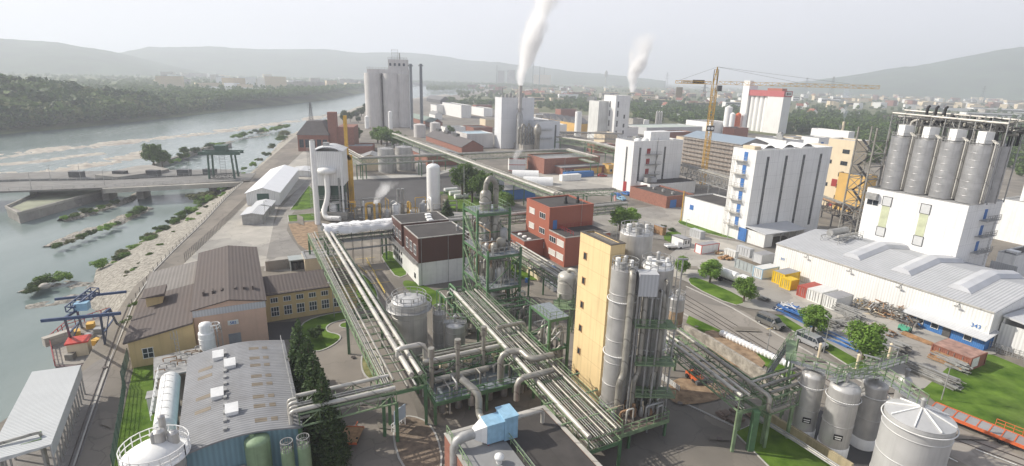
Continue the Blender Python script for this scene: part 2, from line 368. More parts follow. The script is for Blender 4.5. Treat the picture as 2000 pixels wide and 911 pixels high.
def thing(name, label, cat, p=(0, 0, 0), rz=0, group=None):
 o = bpy.data.objects.new(name, None); COL.objects.link(o); o.location = p; o.rotation_euler = (0, 0, rz); o.empty_display_size = .5
 return tag(o, label, cat, group)
def struct(name, mb, m): return tag(mb.build(name, m), kind='structure')
KIDS = {}
def kids(o):
 return [c for c in o.children]
def dup(root, p, rz=None, label=None, group=None, s=None):
 r = root.copy(); COL.objects.link(r); r.location = p
 if rz is not None: r.rotation_euler = (0, 0, rz)
 if s is not None: r.scale = s if hasattr(s, '__len__') else (s, s, s)
 if label: r['label'] = label
 if group: r['group'] = group
 for ch in kids(root):
  c = ch.copy(); COL.objects.link(c); c.parent = r
  for g in kids(ch):
   d = g.copy(); COL.objects.link(d); d.parent = c
 return r
def corner(C, L=None, Rr=None, h=0., rot=GR):
 """near corner C, left end L and right end R of a box roof at height h, photo points -> origin, width (x), depth (y)"""
 c = G(*C, h); X = Vector((math.cos(rot), math.sin(rot), 0)); Y = Vector((-math.sin(rot), math.cos(rot), 0))
 W = (G(*Rr, h)-c).dot(X) if Rr is not None else 0; D = (G(*L, h)-c).dot(Y) if L is not None else 0
 return Vector((c.x, c.y, 0)), W, D
WINC = {}
def window_mesh(w, h, cols=2, rows=1, blind=False, fr=None, key=''):
 k = (round(w, 2), round(h, 2), cols, rows, blind, key)
 if k in WINC: return WINC[k]
 m = MB(); t = .07
 m.mi = 1; m.box(-w/2, -.03, 0, w/2, .05, h)
 m.mi = 0
 m.box(-w/2-t, -.09, -t, w/2+t, -.0, 0); m.box(-w/2-t, -.09, h, w/2+t, 0, h+t)
 for i in range(cols+1):
  x = -w/2+w*i/cols; m.box(x-t/2, -.085, 0, x+t/2, 0, h)
 for j in range(1, rows): m.box(-w/2, -.08, h*j/rows-t/2, w/2, 0, h*j/rows+t/2)
 me = m.mesh('window', [fr or frameW, blindw if blind else glass]); WINC[k] = me; return me
def onface(root, name, me, face, u, z, W, D, off=.0):
 """hang a mesh (front = -y) on face F (y=0) L (x=0) R (x=W) B (y=D) at distance u along it"""
 loc, rz = {'F': ((u, -off, z), 0), 'R': ((W+off, u, z), R_(90)), 'B': ((u, D+off, z), R_(180)), 'L': ((-off, u, z), R_(-90))}[face]
 return link(name, me, root, loc, rz)
def wins(root, face, us, zs, w, h, W, D, cols=2, rows=1, blind=False, fr=None, name='window', key=''):
 me = window_mesh(w, h, cols, rows, blind, fr, key)
 for z in zs:
  for u in us: onface(root, name, me, face, u, z, W, D)
def panelmesh(w, h, m, d=.08, frame=None, key=None):
 k = ('p', round(w, 2), round(h, 2), m.name, d, frame and frame.name)
 if k in WINC: return WINC[k]
 b = MB(); b.box(-w/2, -d, 0, w/2, .02, h)
 if frame:
  b.mi = 1
  for x0, x1, z0, z1 in ((-w/2-.1, -w/2, -.1, h+.1), (w/2, w/2+.1, -.1, h+.1), (-w/2, w/2, h, h+.1), (-w/2, w/2, -.1, 0)): b.box(x0, -d-.05, z0, x1, .02, z1)
 WINC[k] = b.mesh('panel', [m, frame or m]); return WINC[k]
def boxbuild(root, W, D, h, wm, rm, par=.45, cop=None, z0=0., x0=0, y0=0, t=.35, rname='roof', wname='wall'):
 m = MB()
 m.box(x0, y0, z0, x0+W, y0+t, h); m.box(x0, y0+D-t, z0, x0+W, y0+D, h); m.box(x0, y0+t, z0, x0+t, y0+D-t, h); m.box(x0+W-t, y0+t, z0, x0+W, y0+D-t, h)
 wl = m.build(wname, wm, root)
 MB().box(x0+t, y0+t, h-par-.25, x0+W-t, y0+D-t, h-par).build(rname, rm, root)
 c = MB(); e = .06
 c.box(x0-e, y0-e, h, x0+W+e, y0+t+e, h+.08); c.box(x0-e, y0+D-t-e, h, x0+W+e, y0+D+e, h+.08); c.box(x0-e, y0+t+e, h, x0+t+e, y0+D-t-e, h+.08); c.box(x0+W-t-e, y0+t+e, h, x0+W+e, y0+D-t-e, h+.08)
 c.build('coping', cop or galv, root)
 return wl
def gable(root, W, D, eave, ridge, wm, rm, along='y', ov=.4, x0=0, y0=0, z0=0., off=.5, t=.2, rname='roof', gm=None):
 """gabled building; along = ridge direction; off = ridge position across"""
 m = MB()
 if along == 'y':
  xr = x0+W*off; poly = [(x0, z0), (x0+W, z0), (x0+W, eave), (xr, ridge), (x0, eave)]
  for ya, yb in ((y0, y0+.3), (y0+D-.3, y0+D)):
   v = [(x, ya, z) for x, z in poly]+[(x, yb, z) for x, z in poly]
   m.add(v, [(0, 1, 2, 3, 4), (9, 8, 7, 6, 5), (0, 5, 6, 1), (1, 6, 7, 2), (2, 7, 8, 3), (3, 8, 9, 4), (4, 9, 5, 0)])
  m.box(x0, y0+.3, z0, x0+.3, y0+D-.3, eave); m.box(x0+W-.3, y0+.3, z0, x0+W, y0+D-.3, eave)
  sl1 = (ridge-eave)/(W*off); sl2 = (ridge-eave)/(W*(1-off)); r = MB()
  for a, za, b, zb in ((x0-ov, eave-sl1*ov, xr, ridge), (xr, ridge, x0+W+ov, eave-sl2*ov)):
   r.add([(a, y0-ov, za+.03), (b, y0-ov, zb+.03), (b, y0+D+ov, zb+.03), (a, y0+D+ov, za+.03), (a, y0-ov, za+t), (b, y0-ov, zb+t), (b, y0+D+ov, zb+t), (a, y0+D+ov, za+t)],
                  [(3, 2, 1, 0), (4, 5, 6, 7), (0, 1, 5, 4), (1, 2, 6, 5), (2, 3, 7, 6), (3, 0, 4, 7)])
 else:
  yr = y0+D*off; poly = [(y0, z0), (y0+D, z0), (y0+D, eave), (yr, ridge), (y0, eave)]
  for xa, xb in ((x0, x0+.3), (x0+W-.3, x0+W)):
   v = [(xa, y, z) for y, z in poly]+[(xb, y, z) for y, z in poly]
   m.add(v, [(4, 3, 2, 1, 0), (5, 6, 7, 8, 9), (1, 6, 5, 0), (2, 7, 6, 1), (3, 8, 7, 2), (4, 9, 8, 3), (0, 5, 9, 4)])
  m.box(x0+.3, y0, z0, x0+W-.3, y0+.3, eave); m.box(x0+.3, y0+D-.3, z0, x0+W-.3, y0+D, eave)
  sl1 = (ridge-eave)/(D*off); sl2 = (ridge-eave)/(D*(1-off)); r = MB()
  for a, za, b, zb in ((y0-ov, eave-sl1*ov, yr, ridge), (yr, ridge, y0+D+ov, eave-sl2*ov)):
   r.add([(x0-ov, a, za+.03), (x0+W+ov, a, za+.03), (x0+W+ov, b, zb+.03), (x0-ov, b, zb+.03), (x0-ov, a, za+t), (x0+W+ov, a, za+t), (x0+W+ov, b, zb+t), (x0-ov, b, zb+t)],
                  [(3, 2, 1, 0), (4, 5, 6, 7), (0, 1, 5, 4), (1, 2, 6, 5), (2, 3, 7, 6), (3, 0, 4, 7)])
 wl = m.build('wall', wm, root); r.build(rname, rm, root); return wl
SEG = {'0': 'abcdef', '1': 'bc', '2': 'abged', '3': 'abgcd', '4': 'fgbc', '5': 'afgcd', '6': 'afgedc', '7': 'abc', '8': 'abcdefg', '9': 'abcdfg'}
def text(root, s, size, m, face, u, z, W, D, off=.13, name='lettering'):
 cu = bpy.data.curves.new('lettering', 'FONT'); cu.body = s; cu.size = size; cu.extrude = .015; cu.align_x = 'CENTER'; cu.offset = size*.012
 o = bpy.data.objects.new(name, cu); dg = bpy.context.evaluated_depsgraph_get()
 COL.objects.link(o); dg.update(); me = bpy.data.meshes.new_from_object(o.evaluated_get(dg)); bpy.data.objects.remove(o)
 me.transform(Matrix.Rotation(R_(90), 4, 'X')); me.materials.clear(); me.materials.append(m)
 return onface(root, name, me, face, u, z, W, D, off)
def leaves(blobs, n, size, seed, squash=1.):
 """n leaf sprays on the skins of the given blobs (x,y,z,r): numpy quads"""
 g = np.random.default_rng(seed); B = np.array(blobs, float); w = B[:, 3]**2; w /= w.sum()
 k = g.choice(len(B), n, p=w); d = g.normal(size=(n, 3)); d /= np.linalg.norm(d, axis=1)[:, None]
 rad = B[k, 3]*(g.random(n)**.28)*(.82+.36*g.random(n))
 c = B[k, :3]+d*rad[:, None]*np.array([1, 1, squash])
 nrm = d+g.normal(size=(n, 3))*.55; nrm /= np.linalg.norm(nrm, axis=1)[:, None]
 t = np.cross(nrm, g.normal(size=(n, 3))); t /= np.linalg.norm(t, axis=1)[:, None]; b = np.cross(nrm, t)
 s = size*(.6+.8*g.random(n))[:, None]
 V = np.stack([c-t*s, c-b*s*.6, c+t*s, c+b*s*.6], 1).reshape(-1, 3)
 return V
def qmesh(name, V, m):
 me = bpy.data.meshes.new(name); n = len(V)//4
 me.vertices.add(len(V)); me.vertices.foreach_set('co', V.astype(np.float32).ravel())
 me.loops.add(n*4); me.loops.foreach_set('vertex_index', np.arange(n*4, dtype=np.int32))
 me.polygons.add(n); me.polygons.foreach_set('loop_start', np.arange(0, n*4, 4, dtype=np.int32)); me.polygons.foreach_set('loop_total', np.full(n, 4, np.int32))
 me.materials.append(m); me.update(calc_edges=True); return me
def broad_blobs(seed, h=1., r=.42):
 g = random.Random(seed); out = []
 for i in range(15):
  a = g.random()*6.28; q = r*.62*math.sqrt(g.random()); z = .34+.5*g.random()
  k = 1-abs(z-.56)*1.1
  out.append((q*math.cos(a)*k, q*math.sin(a)*k, z*h, r*(.26+.24*g.random())*k))
 out.append((0, 0, .56*h, r*.55)); return out
def conifer_blobs(seed):
 g = random.Random(seed); out = []
 for i in range(40):
  z = .05+.93*i/40; R = .24*(1-z)+.015; a = g.random()*6.28
  for q in range(3): out.append((R*.62*math.cos(a+q*2.1), R*.62*math.sin(a+q*2.1), z, R*.5+.012))
 return out
def trunk_mesh(seed, h=.5, r=.035, limbs=5, m=None):
 g = random.Random(seed); b = MB(); b.cyl((0, 0, -.02), (0, 0, h), r, r*.5, 8)
 for i in range(limbs):
  a = g.random()*6.28; z = h*(.45+.5*g.random()); q = .17+.12*g.random()
  b.cyl((0, 0, z), (q*math.cos(a), q*math.sin(a), z+.2), r*.4, r*.12, 5)
 return b.mesh('trunk', m or bark)
CROWN = {
 'A': [qmesh('crown', leaves(broad_blobs(s), 3200, .03, s), leafA) for s in (1, 2, 3)],
 'D': [qmesh('crown', leaves(broad_blobs(s+20, 1, .46), 4200, .03, s), leafD) for s in (1, 2)],
 'B': [qmesh('crown', leaves(broad_blobs(s+9), 2400, .036, s), leafB) for s in (1, 2, 3)],
 'C': [qmesh('crown', leaves(conifer_blobs(s), 4800, .02, s), leafC) for s in (1, 2)],
 'a': [qmesh('crown', leaves(broad_blobs(s+30), 650, .06, s), leafA) for s in (1, 2, 3)],
 'b': [qmesh('crown', leaves(broad_blobs(s+40), 650, .06, s), leafB) for s in (1, 2, 3)],
 'S': [qmesh('crown', leaves([(0.3*math.cos(i*1.1+s)*(.4+.6*((i*7) % 5)/5), .3*math.sin(i*1.1+s), .22+.12*(i % 3), .22) for i in range(9)], 1100, .05, s, .8), mm) for s, mm in ((1, leafA), (2, leafE), (3, leafB), (4, leafD))],
}
TR = [trunk_mesh(s) for s in (1, 2, 3)]; TRC = trunk_mesh(5, .9, .02, 0)
def tree(p, h, kind='A', label='leafy tree', group=None, var=0, wide=1., name='tree', cat='tree', trunk=True):
 r = thing(name, label, cat, p, random.random()*6.28, group); r.scale = (h*wide, h*wide, h)
 c = CROWN[kind]; link('crown', c[var % len(c)], r)
 if trunk: link('trunk', TRC if kind == 'C' else TR[var % 3], r)
 return r
# ================================================================== l
WZ = -6.0
TOPS = [(235,600),(262,560),(300,528),(345,480),(400,430),(440,385),(478,352),(505,328),(540,298),(575,268),(640,235),(715,207),(800,196),(880,187)]
EDGE = [(205,622),(165,585),(190,527),(272,470),(335,438),(400,397),(428,374),(490,338),(520,310),(557,267),(622,239),(700,208),(788,195),(870,184)]
T = [Vector((-61.5, -60, 0)), Vector((-61.5, 20, 0)), Vector((-61.5, 62.5, 0)), Vector((-60.2, 66, 0))]+[G(*p, 0) for p in TOPS]
E_ = [Vector((-61.6, -60, WZ)), Vector((-61.6, 20, WZ)), Vector((-61.6, 62.5, WZ)), Vector((-60.4, 66, WZ))]+[G(*p, WZ) for p in EDGE]
g = MB()
far = [Vector((T[-1].x+60, 2100, 0)), Vector((300, 9000, 0)), Vector((9000, 9000, 0)), Vector((9000, -300, 0)), Vector((-61.5, -300, 0))]
g.sheet([(p.x, p.y) for p in T+far], 0)
g.mi = 1
rows = []
def dense(A, n):
 out = []
 for i in range(len(A)-1):
  L = (A[i+1]-A[i]).length; k = max(2, min(30, int(L/3.5)))
  out += [(i, j/k) for j in range(k)]
 return out+[(len(A)-2, 1.)]
for i, t in dense(T, 0):
 a = T[i].lerp(T[i+1], t); b = E_[i].lerp(E_[i+1], t); c = b+(b-a)*.5+Vector((0, 0, -3)); r = []
 for k in range(11):
  u = k/10; q = a.lerp(b, u/.8) if u <= .8 else b.lerp(c, (u-.8)/.2)
  if 0 < k: q = q+Vector((noise.noise(q*.3)*.8, noise.noise(q*.3+Vector((9, 9, 9)))*.8, noise.noise(q*.45)*.55*min(1, (b-a).length/6)*(.0 if (b-a).length < 7 else 1)))
  r.append(q)
 rows.append(r)
g.gridmesh(rows)
struct('ground', g, [asphalt, rockm])
wm = bpy.data.materials.new('river_water'); wm.use_nodes = True; n = wm.node_tree.nodes; l = wm.node_tree.links; b = n['Principled BSDF']
b.inputs['Roughness'].default_value = .2; b.inputs['IOR'].default_value = 1.33
tc = n.new('ShaderNodeTexCoord')
def _nz(sc, det, scale3=None):
 q = n.new('ShaderNodeTexNoise'); q.inputs['Scale'].default_value = sc; q.inputs['Detail'].default_value = det
 if scale3:
  mp = n.new('ShaderNodeMapping'); mp.inputs['Scale'].default_value = scale3; mp.inputs['Rotation'].default_value = (0, 0, R_(10)); l.new(tc.outputs['Object'], mp.inputs[0]); l.new(mp.outputs[0], q.inputs[0])
 else: l.new(tc.outputs['Object'], q.inputs[0])
 return q.outputs[0]
mr = n.new('ShaderNodeMapRange'); l.new(_nz(.02, 6, (1.6, .4, 1)), mr.inputs[0]); mr.inputs[1].default_value = .35; mr.inputs[2].default_value = .7
mx = n.new('ShaderNodeMix'); mx.data_type = 'RGBA'; mx.inputs[6].default_value = (.12, .165, .155, 1); mx.inputs[7].default_value = (.23, .275, .262, 1); l.new(mr.outputs[0], mx.inputs[0])
fo = n.new('ShaderNodeMapRange'); l.new(_nz(.35, 8, (2.2, .35, 1)), fo.inputs[0]); fo.inputs[1].default_value = .56; fo.inputs[2].default_value = .72
gt = n.new('ShaderNodeMapRange'); l.new(_nz(.006, 3, (1, .6, 1)), gt.inputs[0]); gt.inputs[1].default_value = .4; gt.inputs[2].default_value = .55
sx = n.new('ShaderNodeSeparateXYZ'); l.new(tc.outputs['Object'], sx.inputs[0])
yy = n.new('ShaderNodeMapRange'); l.new(sx.outputs[1], yy.inputs[0]); yy.inputs[1].default_value = 205; yy.inputs[2].default_value = 240       # rapids only below the weir
xx = n.new('ShaderNodeMapRange'); 
mu = n.new('ShaderNodeMath'); mu.operation = 'MULTIPLY'; l.new(fo.outputs[0], mu.inputs[0]); l.new(gt.outputs[0], mu.inputs[1])
mu2 = n.new('ShaderNodeMath'); mu2.operation = 'MULTIPLY'; l.new(mu.outputs[0], mu2.inputs[0]); l.new(yy.outputs[0], mu2.inputs[1])
m2 = n.new('ShaderNodeMix'); m2.data_type = 'RGBA'; l.new(mu2.outputs[0], m2.inputs[0]); l.new(mx.outputs[2], m2.inputs[6]); m2.inputs[7].default_value = (.48, .5, .49, 1)
l.new(m2.outputs[2], b.inputs['Base Color'])
bm = n.new('ShaderNodeBump'); bm.inputs['Strength'].default_value = .35; bm.inputs['Distance'].default_value = .12; l.new(_nz(.9, 5, (1.2, .8, 1)), bm.inputs['Height']); l.new(bm.outputs[0], b.inputs['Normal'])
wmb = MB(); wmb.sheet([(-8500, -300), (400, -300), (400, 9000), (-8500, 9000)], WZ); struct('water', wmb, wm)
FAR = [(-900,400,1),(-400,315,1),(-150,282,1),(0,264,1),(100,255,1),(200,246,1.),(290,236,.85),(370,227,.35),(450,217,.2),(560,205,.2),(640,196,.2),(700,184,.15),(755,174,.15),(820,168,.15),(885,172,.15)]
fr = []
fpts = [(G(x, y, WZ), k) for x, y, k in FAR]+[(Vector((200, 2150, WZ)), .1), (Vector((1500, 2500, WZ)), .1)]
fdir = []
for i, (p, k) in enumerate(fpts):
 a = fpts[max(0, i-1)][0]; c = fpts[min(len(fpts)-1, i+1)][0]; d = (c-a).normalized(); fdir.append(Vector((-d.y, d.x, 0)))
PROF = [(0, -8), (2, -6.2), (8, -4.5), (30, 1), (90, 13), (190, 29), (330, 40), (700, 42), (1500, 34), (4500, 30)]
def farz(d, k):
 for (a, za), (b_, zb) in zip(PROF, PROF[1:]):
  if d <= b_:
   z = za+(zb-za)*(d-a)/(b_-a); return z if z < 0 else z*k+.2
 return 22*k
for i in range(len(fpts)-1):
 for t in (0, .33, .66):
  p = fpts[i][0].lerp(fpts[i+1][0], t); k = fpts[i][1]*(1-t)+fpts[i+1][1]*t; d = fdir[i].lerp(fdir[i+1], t)
  fr.append([Vector((p.x+d.x*q, p.y+d.y*q, farz(q, k)+noise.noise(Vector((p.x, p.y+q, 0))*.01)*3*k*(q > 50))) for q, _ in PROF])
fm = mat('wood_floor', (.07, .095, .04), .95, var=.4, scale=.02, col2=(.16, .19, .08), spec=.1)
fb = MB(); fb.gridmesh([list(r) for r in fr]); struct('far_bank_terrain', fb, fm)
def ridge(name, prof, dist, depth, hm, seed):
 rows = []; xs = [p[0] for p in prof]; N = 90
 for i in range(N+1):
  x = xs[0]+(xs[-1]-xs[0])*i/N
  for (a, ya), (b_, yb) in zip(prof, prof[1:]):
   if a <= x <= b_: y = ya+(yb-ya)*(x-a)/(b_-a); break
  d = ray(x, y); hd = Vector((d.x, d.y, 0)); t = dist/hd.length; top = CAMH+d.z*t; u = hd.normalized(); r = []
  for j in range(13):
   s = j/12; z = top*math.sin(min(1, s/.7)*math.pi/2)**1.3*(1 if s < .7 else 1-(s-.7)*1.2)
   q = u*(dist-depth*.7+depth*s); r.append(Vector((q.x, q.y, max(-5, z+(noise.noise(Vector((q.x*.004, q.y*.004, seed)))*16+noise.noise(Vector((q.x*.03, q.y*.03, seed)))*5)*min(1, s*4)-3*(s < .05)))))
  rows.append(r)
 m = MB(); m.gridmesh(rows); struct(name, m, hm)
hm = mat('hill_wood', (.05, .08, .04), 1., var=.4, scale=.01, spec=0.)
ridge('hills', [(-900,70),(-300,72),(0,79),(120,83),(200,96),(260,112),(330,128),(420,145)], 3600, 1300, hm, 1)
ridge('hills', [(120,125),(220,104),(290,92),(400,92),(500,96),(600,97),(720,104),(800,106),(880,112),(960,122),(1040,130),(1120,139),(1220,151),(1300,158)], 4500, 1500, hm, 2)
ridge('hills', [(1480,170),(1560,161),(1640,150),(1720,138),(1800,128),(1880,113),(1950,100),(2010,93),(2200,82),(2600,60)], 4200, 1500, hm, 3)
hz = MB(); hz.box(-9000, -400, -14, 9300, 9300, 430)
hmt = bpy.data.materials.new('haze_air'); hmt.use_nodes = True; n = hmt.node_tree.nodes; l = hmt.node_tree.links; n.remove(n['Principled BSDF'])
pv = n.new('ShaderNodeVolumePrincipled'); pv.inputs['Color'].default_value = (.88, .92, 1, 1); pv.inputs['Density'].default_value = HAZE; pv.inputs['Anisotropy'].default_value = .2
l.new(pv.outputs[0], n['Material Output'].inputs['Volume'])
tag(hz.build('haze', hmt), kind='stuff')
_lay = [0]
def patch(name, px, m, kerb=False):
 _lay[0] += 1; z = .004*_lay[0]; b = MB(); P = [G(*p) for p in px]; b.sheet([(p.x, p.y) for p in P], z)
 o = struct(name, b, m)
 if kerb:
  k = MB(); P2 = P+[P[0]]
  for a, c in zip(P2, P2[1:]): k.beam((a.x, a.y, .05), (c.x, c.y, .05), .22, .14)
  struct('kerb', k, kerbm)
 return o
def smooth(px, it=2):
 for _ in range(it):
  q = []
  for i in range(len(px)):
   a = px[i]; b_ = px[(i+1) % len(px)]; q += [(a[0]*.75+b_[0]*.25, a[1]*.75+b_[1]*.25), (a[0]*.25+b_[0]*.75, a[1]*.25+b_[1]*.75)]
  px = q
 return px
field = mat('field', (.1, .13, .05), .95, var=.35, scale=.012, col2=(.2, .2, .12), spec=.1)
_lay[0] += 1; fbm = MB(); A = [G(880,200),G(965,214),G(1160,226),G(1240,246),G(1376,252),G(1540,268),G(1700,290),G(2010,300),G(2500,350)]
fbm.sheet([(p.x, p.y) for p in A]+[(8900, 300), (8900, 8900), (320, 8900), (T[-1].x+75, 2100)], .004); struct('field', fbm, field)
worn = mat('worn_asphalt', (.27, .248, .22), .92, var=.14, scale=.2, dirt=.3, cracks=.3)
patch('road', [(1318,585),(1345,560),(1440,602),(1610,694),(1760,785),(2080,930),(1960,950),(1720,812),(1560,722),(1400,646),(1322,618)], worn)
patch('pavement', smooth([(600,520),(700,480),(745,470),(760,560),(830,620),(860,700),(800,760),(830,860),(820,950),(670,950),(650,800),(600,700),(590,660),(690,600),(640,540)],1), mat('warm_asphalt', (.24, .215, .185), .92, var=.14, scale=.2, dirt=.25, cracks=.3))
patch('road', [(140,930),(190,800),(225,690),(262,600),(292,545),(350,492),(420,424),(492,352),(578,274),(604,274),(548,330),(482,398),(366,500),(306,560),(280,620),(242,800),(226,930)], tan)
patch('path', [(278,640),(300,560),(366,500),(365,515),(320,560),(292,640)], asphalt)
patch('pavement', [(-80,911),(60,800),(190,705),(225,690),(190,800),(150,911),(130,960)], mat('quay_paving', (.25, .235, .22), .92, var=.15, scale=.3, kind='slab', p=(1.5, 3), dirt=.3))
patch('pavement', [(355,520),(480,398),(556,330),(604,285),(640,290),(612,345),(545,400),(535,430),(528,480),(522,520),(395,530)], concl)
patch('road', [(515,530),(534,440),(548,408),(580,372),(612,338),(655,300),(665,300),(640,330),(606,372),(566,425),(560,450),(572,470),(590,493),(628,500),(628,520),(600,530)], conc)
patch('grass', [(566,411),(604,362),(612,372),(615,407),(590,411)], grassm, True)
patch('grass', [(562,421),(615,417),(618,431),(564,434)], grassm, True)
patch('soil', [(563,438),(618,433),(628,492),(604,493),(582,477),(572,460)], soil)
patch('asphalt_yard', [(684,350),(835,343),(905,330),(960,372),(1000,400),(840,408),(690,405)], darkasp)
patch('pavement', [(684,346),(845,339),(900,324),(906,328),(845,345),(684,352)], kerbm)
patch('grass', [(858,375),(905,376),(960,400),(950,418),(880,412),(866,392)], grassm)
patch('grass', smooth([(430,666),(520,650),(525,662),(440,680)],1), grassm)
patch('asphalt_yard', [(518,632),(586,628),(600,660),(524,668)], darkasp)
patch('grass', smooth([(588,626),(690,605),(700,620),(650,630),(636,640),(640,650),(664,654),(666,664),(640,682),(610,690),(586,660)],2), grassm, True)
patch('grass', smooth([(665,632),(690,628),(700,640),(680,643),(662,640)],2), grassm, True)
patch('grass', smooth([(706,690),(722,678),(742,700),(752,742),(728,748),(706,728)],2), drygrass, True)
patch('grass', [(262,716),(300,706),(300,760),(318,930),(214,930),(232,850),(245,790)], grassm)
patch('grass', [(590,870),(672,868),(676,930),(590,930)], grassm)
patch('soil', smooth([(762,840),(790,808),(850,830),(870,930),(790,930)],2), mat('brown_gravel', (.2, .155, .115), .95, var=.3, scale=1.5, bump=.6), True)
patch('grass', smooth([(742,497),(766,488),(776,510),(800,535),(776,545),(756,520)],1), grassm, True)
patch('grass', smooth([(675,540),(700,528),(735,560),(740,600),(715,612),(690,590)],2), grassm, True)
patch('grass', smooth([(790,545),(835,560),(905,600),(880,615),(830,590),(785,560)],2), grassm)
patch('grass', smooth([(985,505),(1030,520),(1060,548),(1020,548),(985,530)],2), grassm)
patch('asphalt_yard', [(1020,560),(1110,620),(1160,700),(1100,720),(1030,650)], tan)
patch('pavement', smooth([(1292,512),(1330,480),(1350,458),(1470,478),(1560,520),(1900,668),(1960,690),(1900,700),(1800,775),(1700,735),(1640,690),(1560,636),(1520,612),(1440,600),(1352,556),(1300,535)],1), concl)
patch('road', [(1000,405),(1110,430),(1200,412),(1330,398),(1352,410),(1340,425),(1400,455),(1300,470),(1180,455),(1010,430)], conc)
patch('pavement', [(1005,345),(1060,338),(1200,328),(1200,372),(1190,385),(1110,372)], concl)
patch('grass', smooth([(1342,544),(1364,543),(1448,580),(1456,592),(1432,598),(1352,560)],1), grassm, True)
patch('grass', smooth([(1322,432),(1344,424),(1370,432),(1440,462),(1438,468),(1400,462),(1330,440)],1), grassm, True)
patch('grass', smooth([(1295,455),(1330,452),(1330,472),(1298,474)],1), grassm)
patch('grass', [(1508,612),(1530,618),(1598,660),(1690,712),(1740,742),(1750,760),(1700,742),(1612,686),(1540,642)], grassm, True)
patch('grass', [(1800,765),(1850,720),(1905,690),(1940,695),(2060,745),(2100,900),(1990,850),(1830,790)], grassm)
patch('grass', [(1436,846),(1480,826),(1560,860),(1680,930),(1520,930)], grassm, True)
patch('grass', [(1345,618),(1500,690),(1560,735),(1545,745),(1480,708),(1340,632)], grassm)
patch('soil', smooth([(1370,650),(1400,645),(1500,705),(1480,730),(1440,720),(1380,690)],1), soil)
patch('soil', smooth([(1296,760),(1330,735),(1370,752),(1425,748),(1440,765),(1400,785),(1330,795),(1306,782)],2), soil)
patch('asphalt_yard', [(1560,785),(1640,820),(1700,880),(1760,930),(1690,930),(1640,890),(1550,850)], darkasp)
for k, (x, y, w_, h_) in enumerate([(700,640,26,14),(735,820,30,22),(690,780,22,14),(1420,800,60,16),(1380,850,50,14),(1430,640,50,10),(1560,700,46,9),(1700,760,50,11),(1860,850,60,12),(195,800,22,40),(250,640,14,26),(1360,700,30,8),(1080,590,24,16),(720,440,26,9),(580,420,12,22),(1440,640,30,6),(1130,400,50,5),(1320,520,40,8),(1500,610,40,8)]):
 patch('repair_patch', [(x, y), (x+w_, y+h_*.25), (x+w_*1.15, y+h_), (x+w_*.1, y+h_*.8)], asphalt if k % 3 else tan)
mh = MB()
for x, y in ((742, 745), (1328, 790), (1500, 655), (1640, 735), (690, 700), (1405, 860), (560, 400), (1060, 600), (205, 720), (1360, 640)): p = G(x, y); mh.cyl((p.x, p.y, .2), (p.x, p.y, .225), .36, n=16)
struct('drain_cover_surface', mh, railm)
def rails(px, gauge=1.45):
 P = [G(*p) for p in px]; m = MB()
 for s in (-1, 1):
  for a, c in zip(P, P[1:]):
   d = (c-a).normalized(); o = Vector((-d.y, d.x, 0))*gauge/2*s; m.beam(a+o+Vector((0, 0, .1)), c+o+Vector((0, 0, .1)), .09, .06)
 struct('rail_track', m, railm)
rails([(1328,575),(1400,618),(1500,680),(1620,752),(1800,830),(2080,935)]); rails([(1322,590),(1390,628),(1480,685),(1580,752)])
rails([(135,930),(168,830),(200,740),(232,650),(256,592)], .6)
lm = MB(); ly = MB()
def stripe(m, a, c, w=.14, z=.19): a = G(*a); c = G(*c); m.beam((a.x, a.y, z-.01), (c.x, c.y, z-.01), w, .012)
for k in range(5):
 x = 695+k*14; y = 508+k*24
 stripe(ly, (x, y), (x+38, y-4)) if k in (0, 1, 2) else None
stripe(ly, (700,520), (716,535)); stripe(ly, (715,505), (752,572)); stripe(ly, (716,513), (732,532)); stripe(ly, (735,545), (752,575))
for q in ((1480,630),(1497,645),(1560,668)): stripe(ly, (q[0], q[1]), (q[0]+22, q[1]-4))
stripe(ly, (1560,660), (1620,690))
struct('road_markings', ly, lineyel)
stripe(lm, (1775,858), (1870,905)); stripe(lm, (1905,880), (1985,911)); struct('road_markings', lm, linewhite)
kb = MB()
for q in ([(145,911),(200,745),(262,590),(300,530),(345,484),(400,432),(440,388),(475,356)], [(1270,740),(1340,790),(1470,850),(1540,911)], [(1330,610),(1480,700),(1560,760)], [(1340,560),(1430,602),(1520,655),(1640,722),(1760,790)]):
 P = [G(*p) for p in q]
 for a, c in zip(P, P[1:]): kb.beam((a.x, a.y, .05), (c.x, c.y, .05), .25, .14)
struct('kerb', kb, kerbm)
def shoal(name, px, wid, hgt, m, step=1.4, rough=.7, base=WZ, seed=0):
 P = [G(*p[:2], WZ) for p in px]; rows = []; ws = [p[2] if len(p) > 2 else 1 for p in px]
 for i in range(len(P)-1):
  a, c = P[i], P[i+1]; L = (c-a).length; k = max(2, int(L/step)); 
  da = (P[min(i+1, len(P)-1)]-P[max(0, i-1)]).normalized(); dc = (P[min(i+2, len(P)-1)]-P[i]).normalized()
  for j in range(k+(i == len(P)-2)):
   t = j/k; q = a.lerp(c, t); d = da.lerp(dc, t).normalized(); o = Vector((-d.y, d.x, 0)); w_ = wid*(ws[i]*(1-t)+ws[i+1]*t); r = []
   nn = max(6, int(wid/step))
   for e in range(nn+1):
    s = e/nn*2-1; p = q+o*(s*w_/2*1.3)
    z = base-.9*abs(s)**3-.4+hgt*max(0, 1-s*s)*(.6+.8*noise.noise(p*.06+Vector((seed, 0, 0))))+rough*(noise.noise(p*.35)+.7*noise.noise(p*1.1)+.2)
    r.append(Vector((p.x, p.y, z)))
   rows.append(r)
 b_ = MB(); b_.gridmesh(rows); b_.sm = [False]*len(b_.sm); return tag(b_.build(name, m), kind='stuff' if 'rock' in name else 'structure')
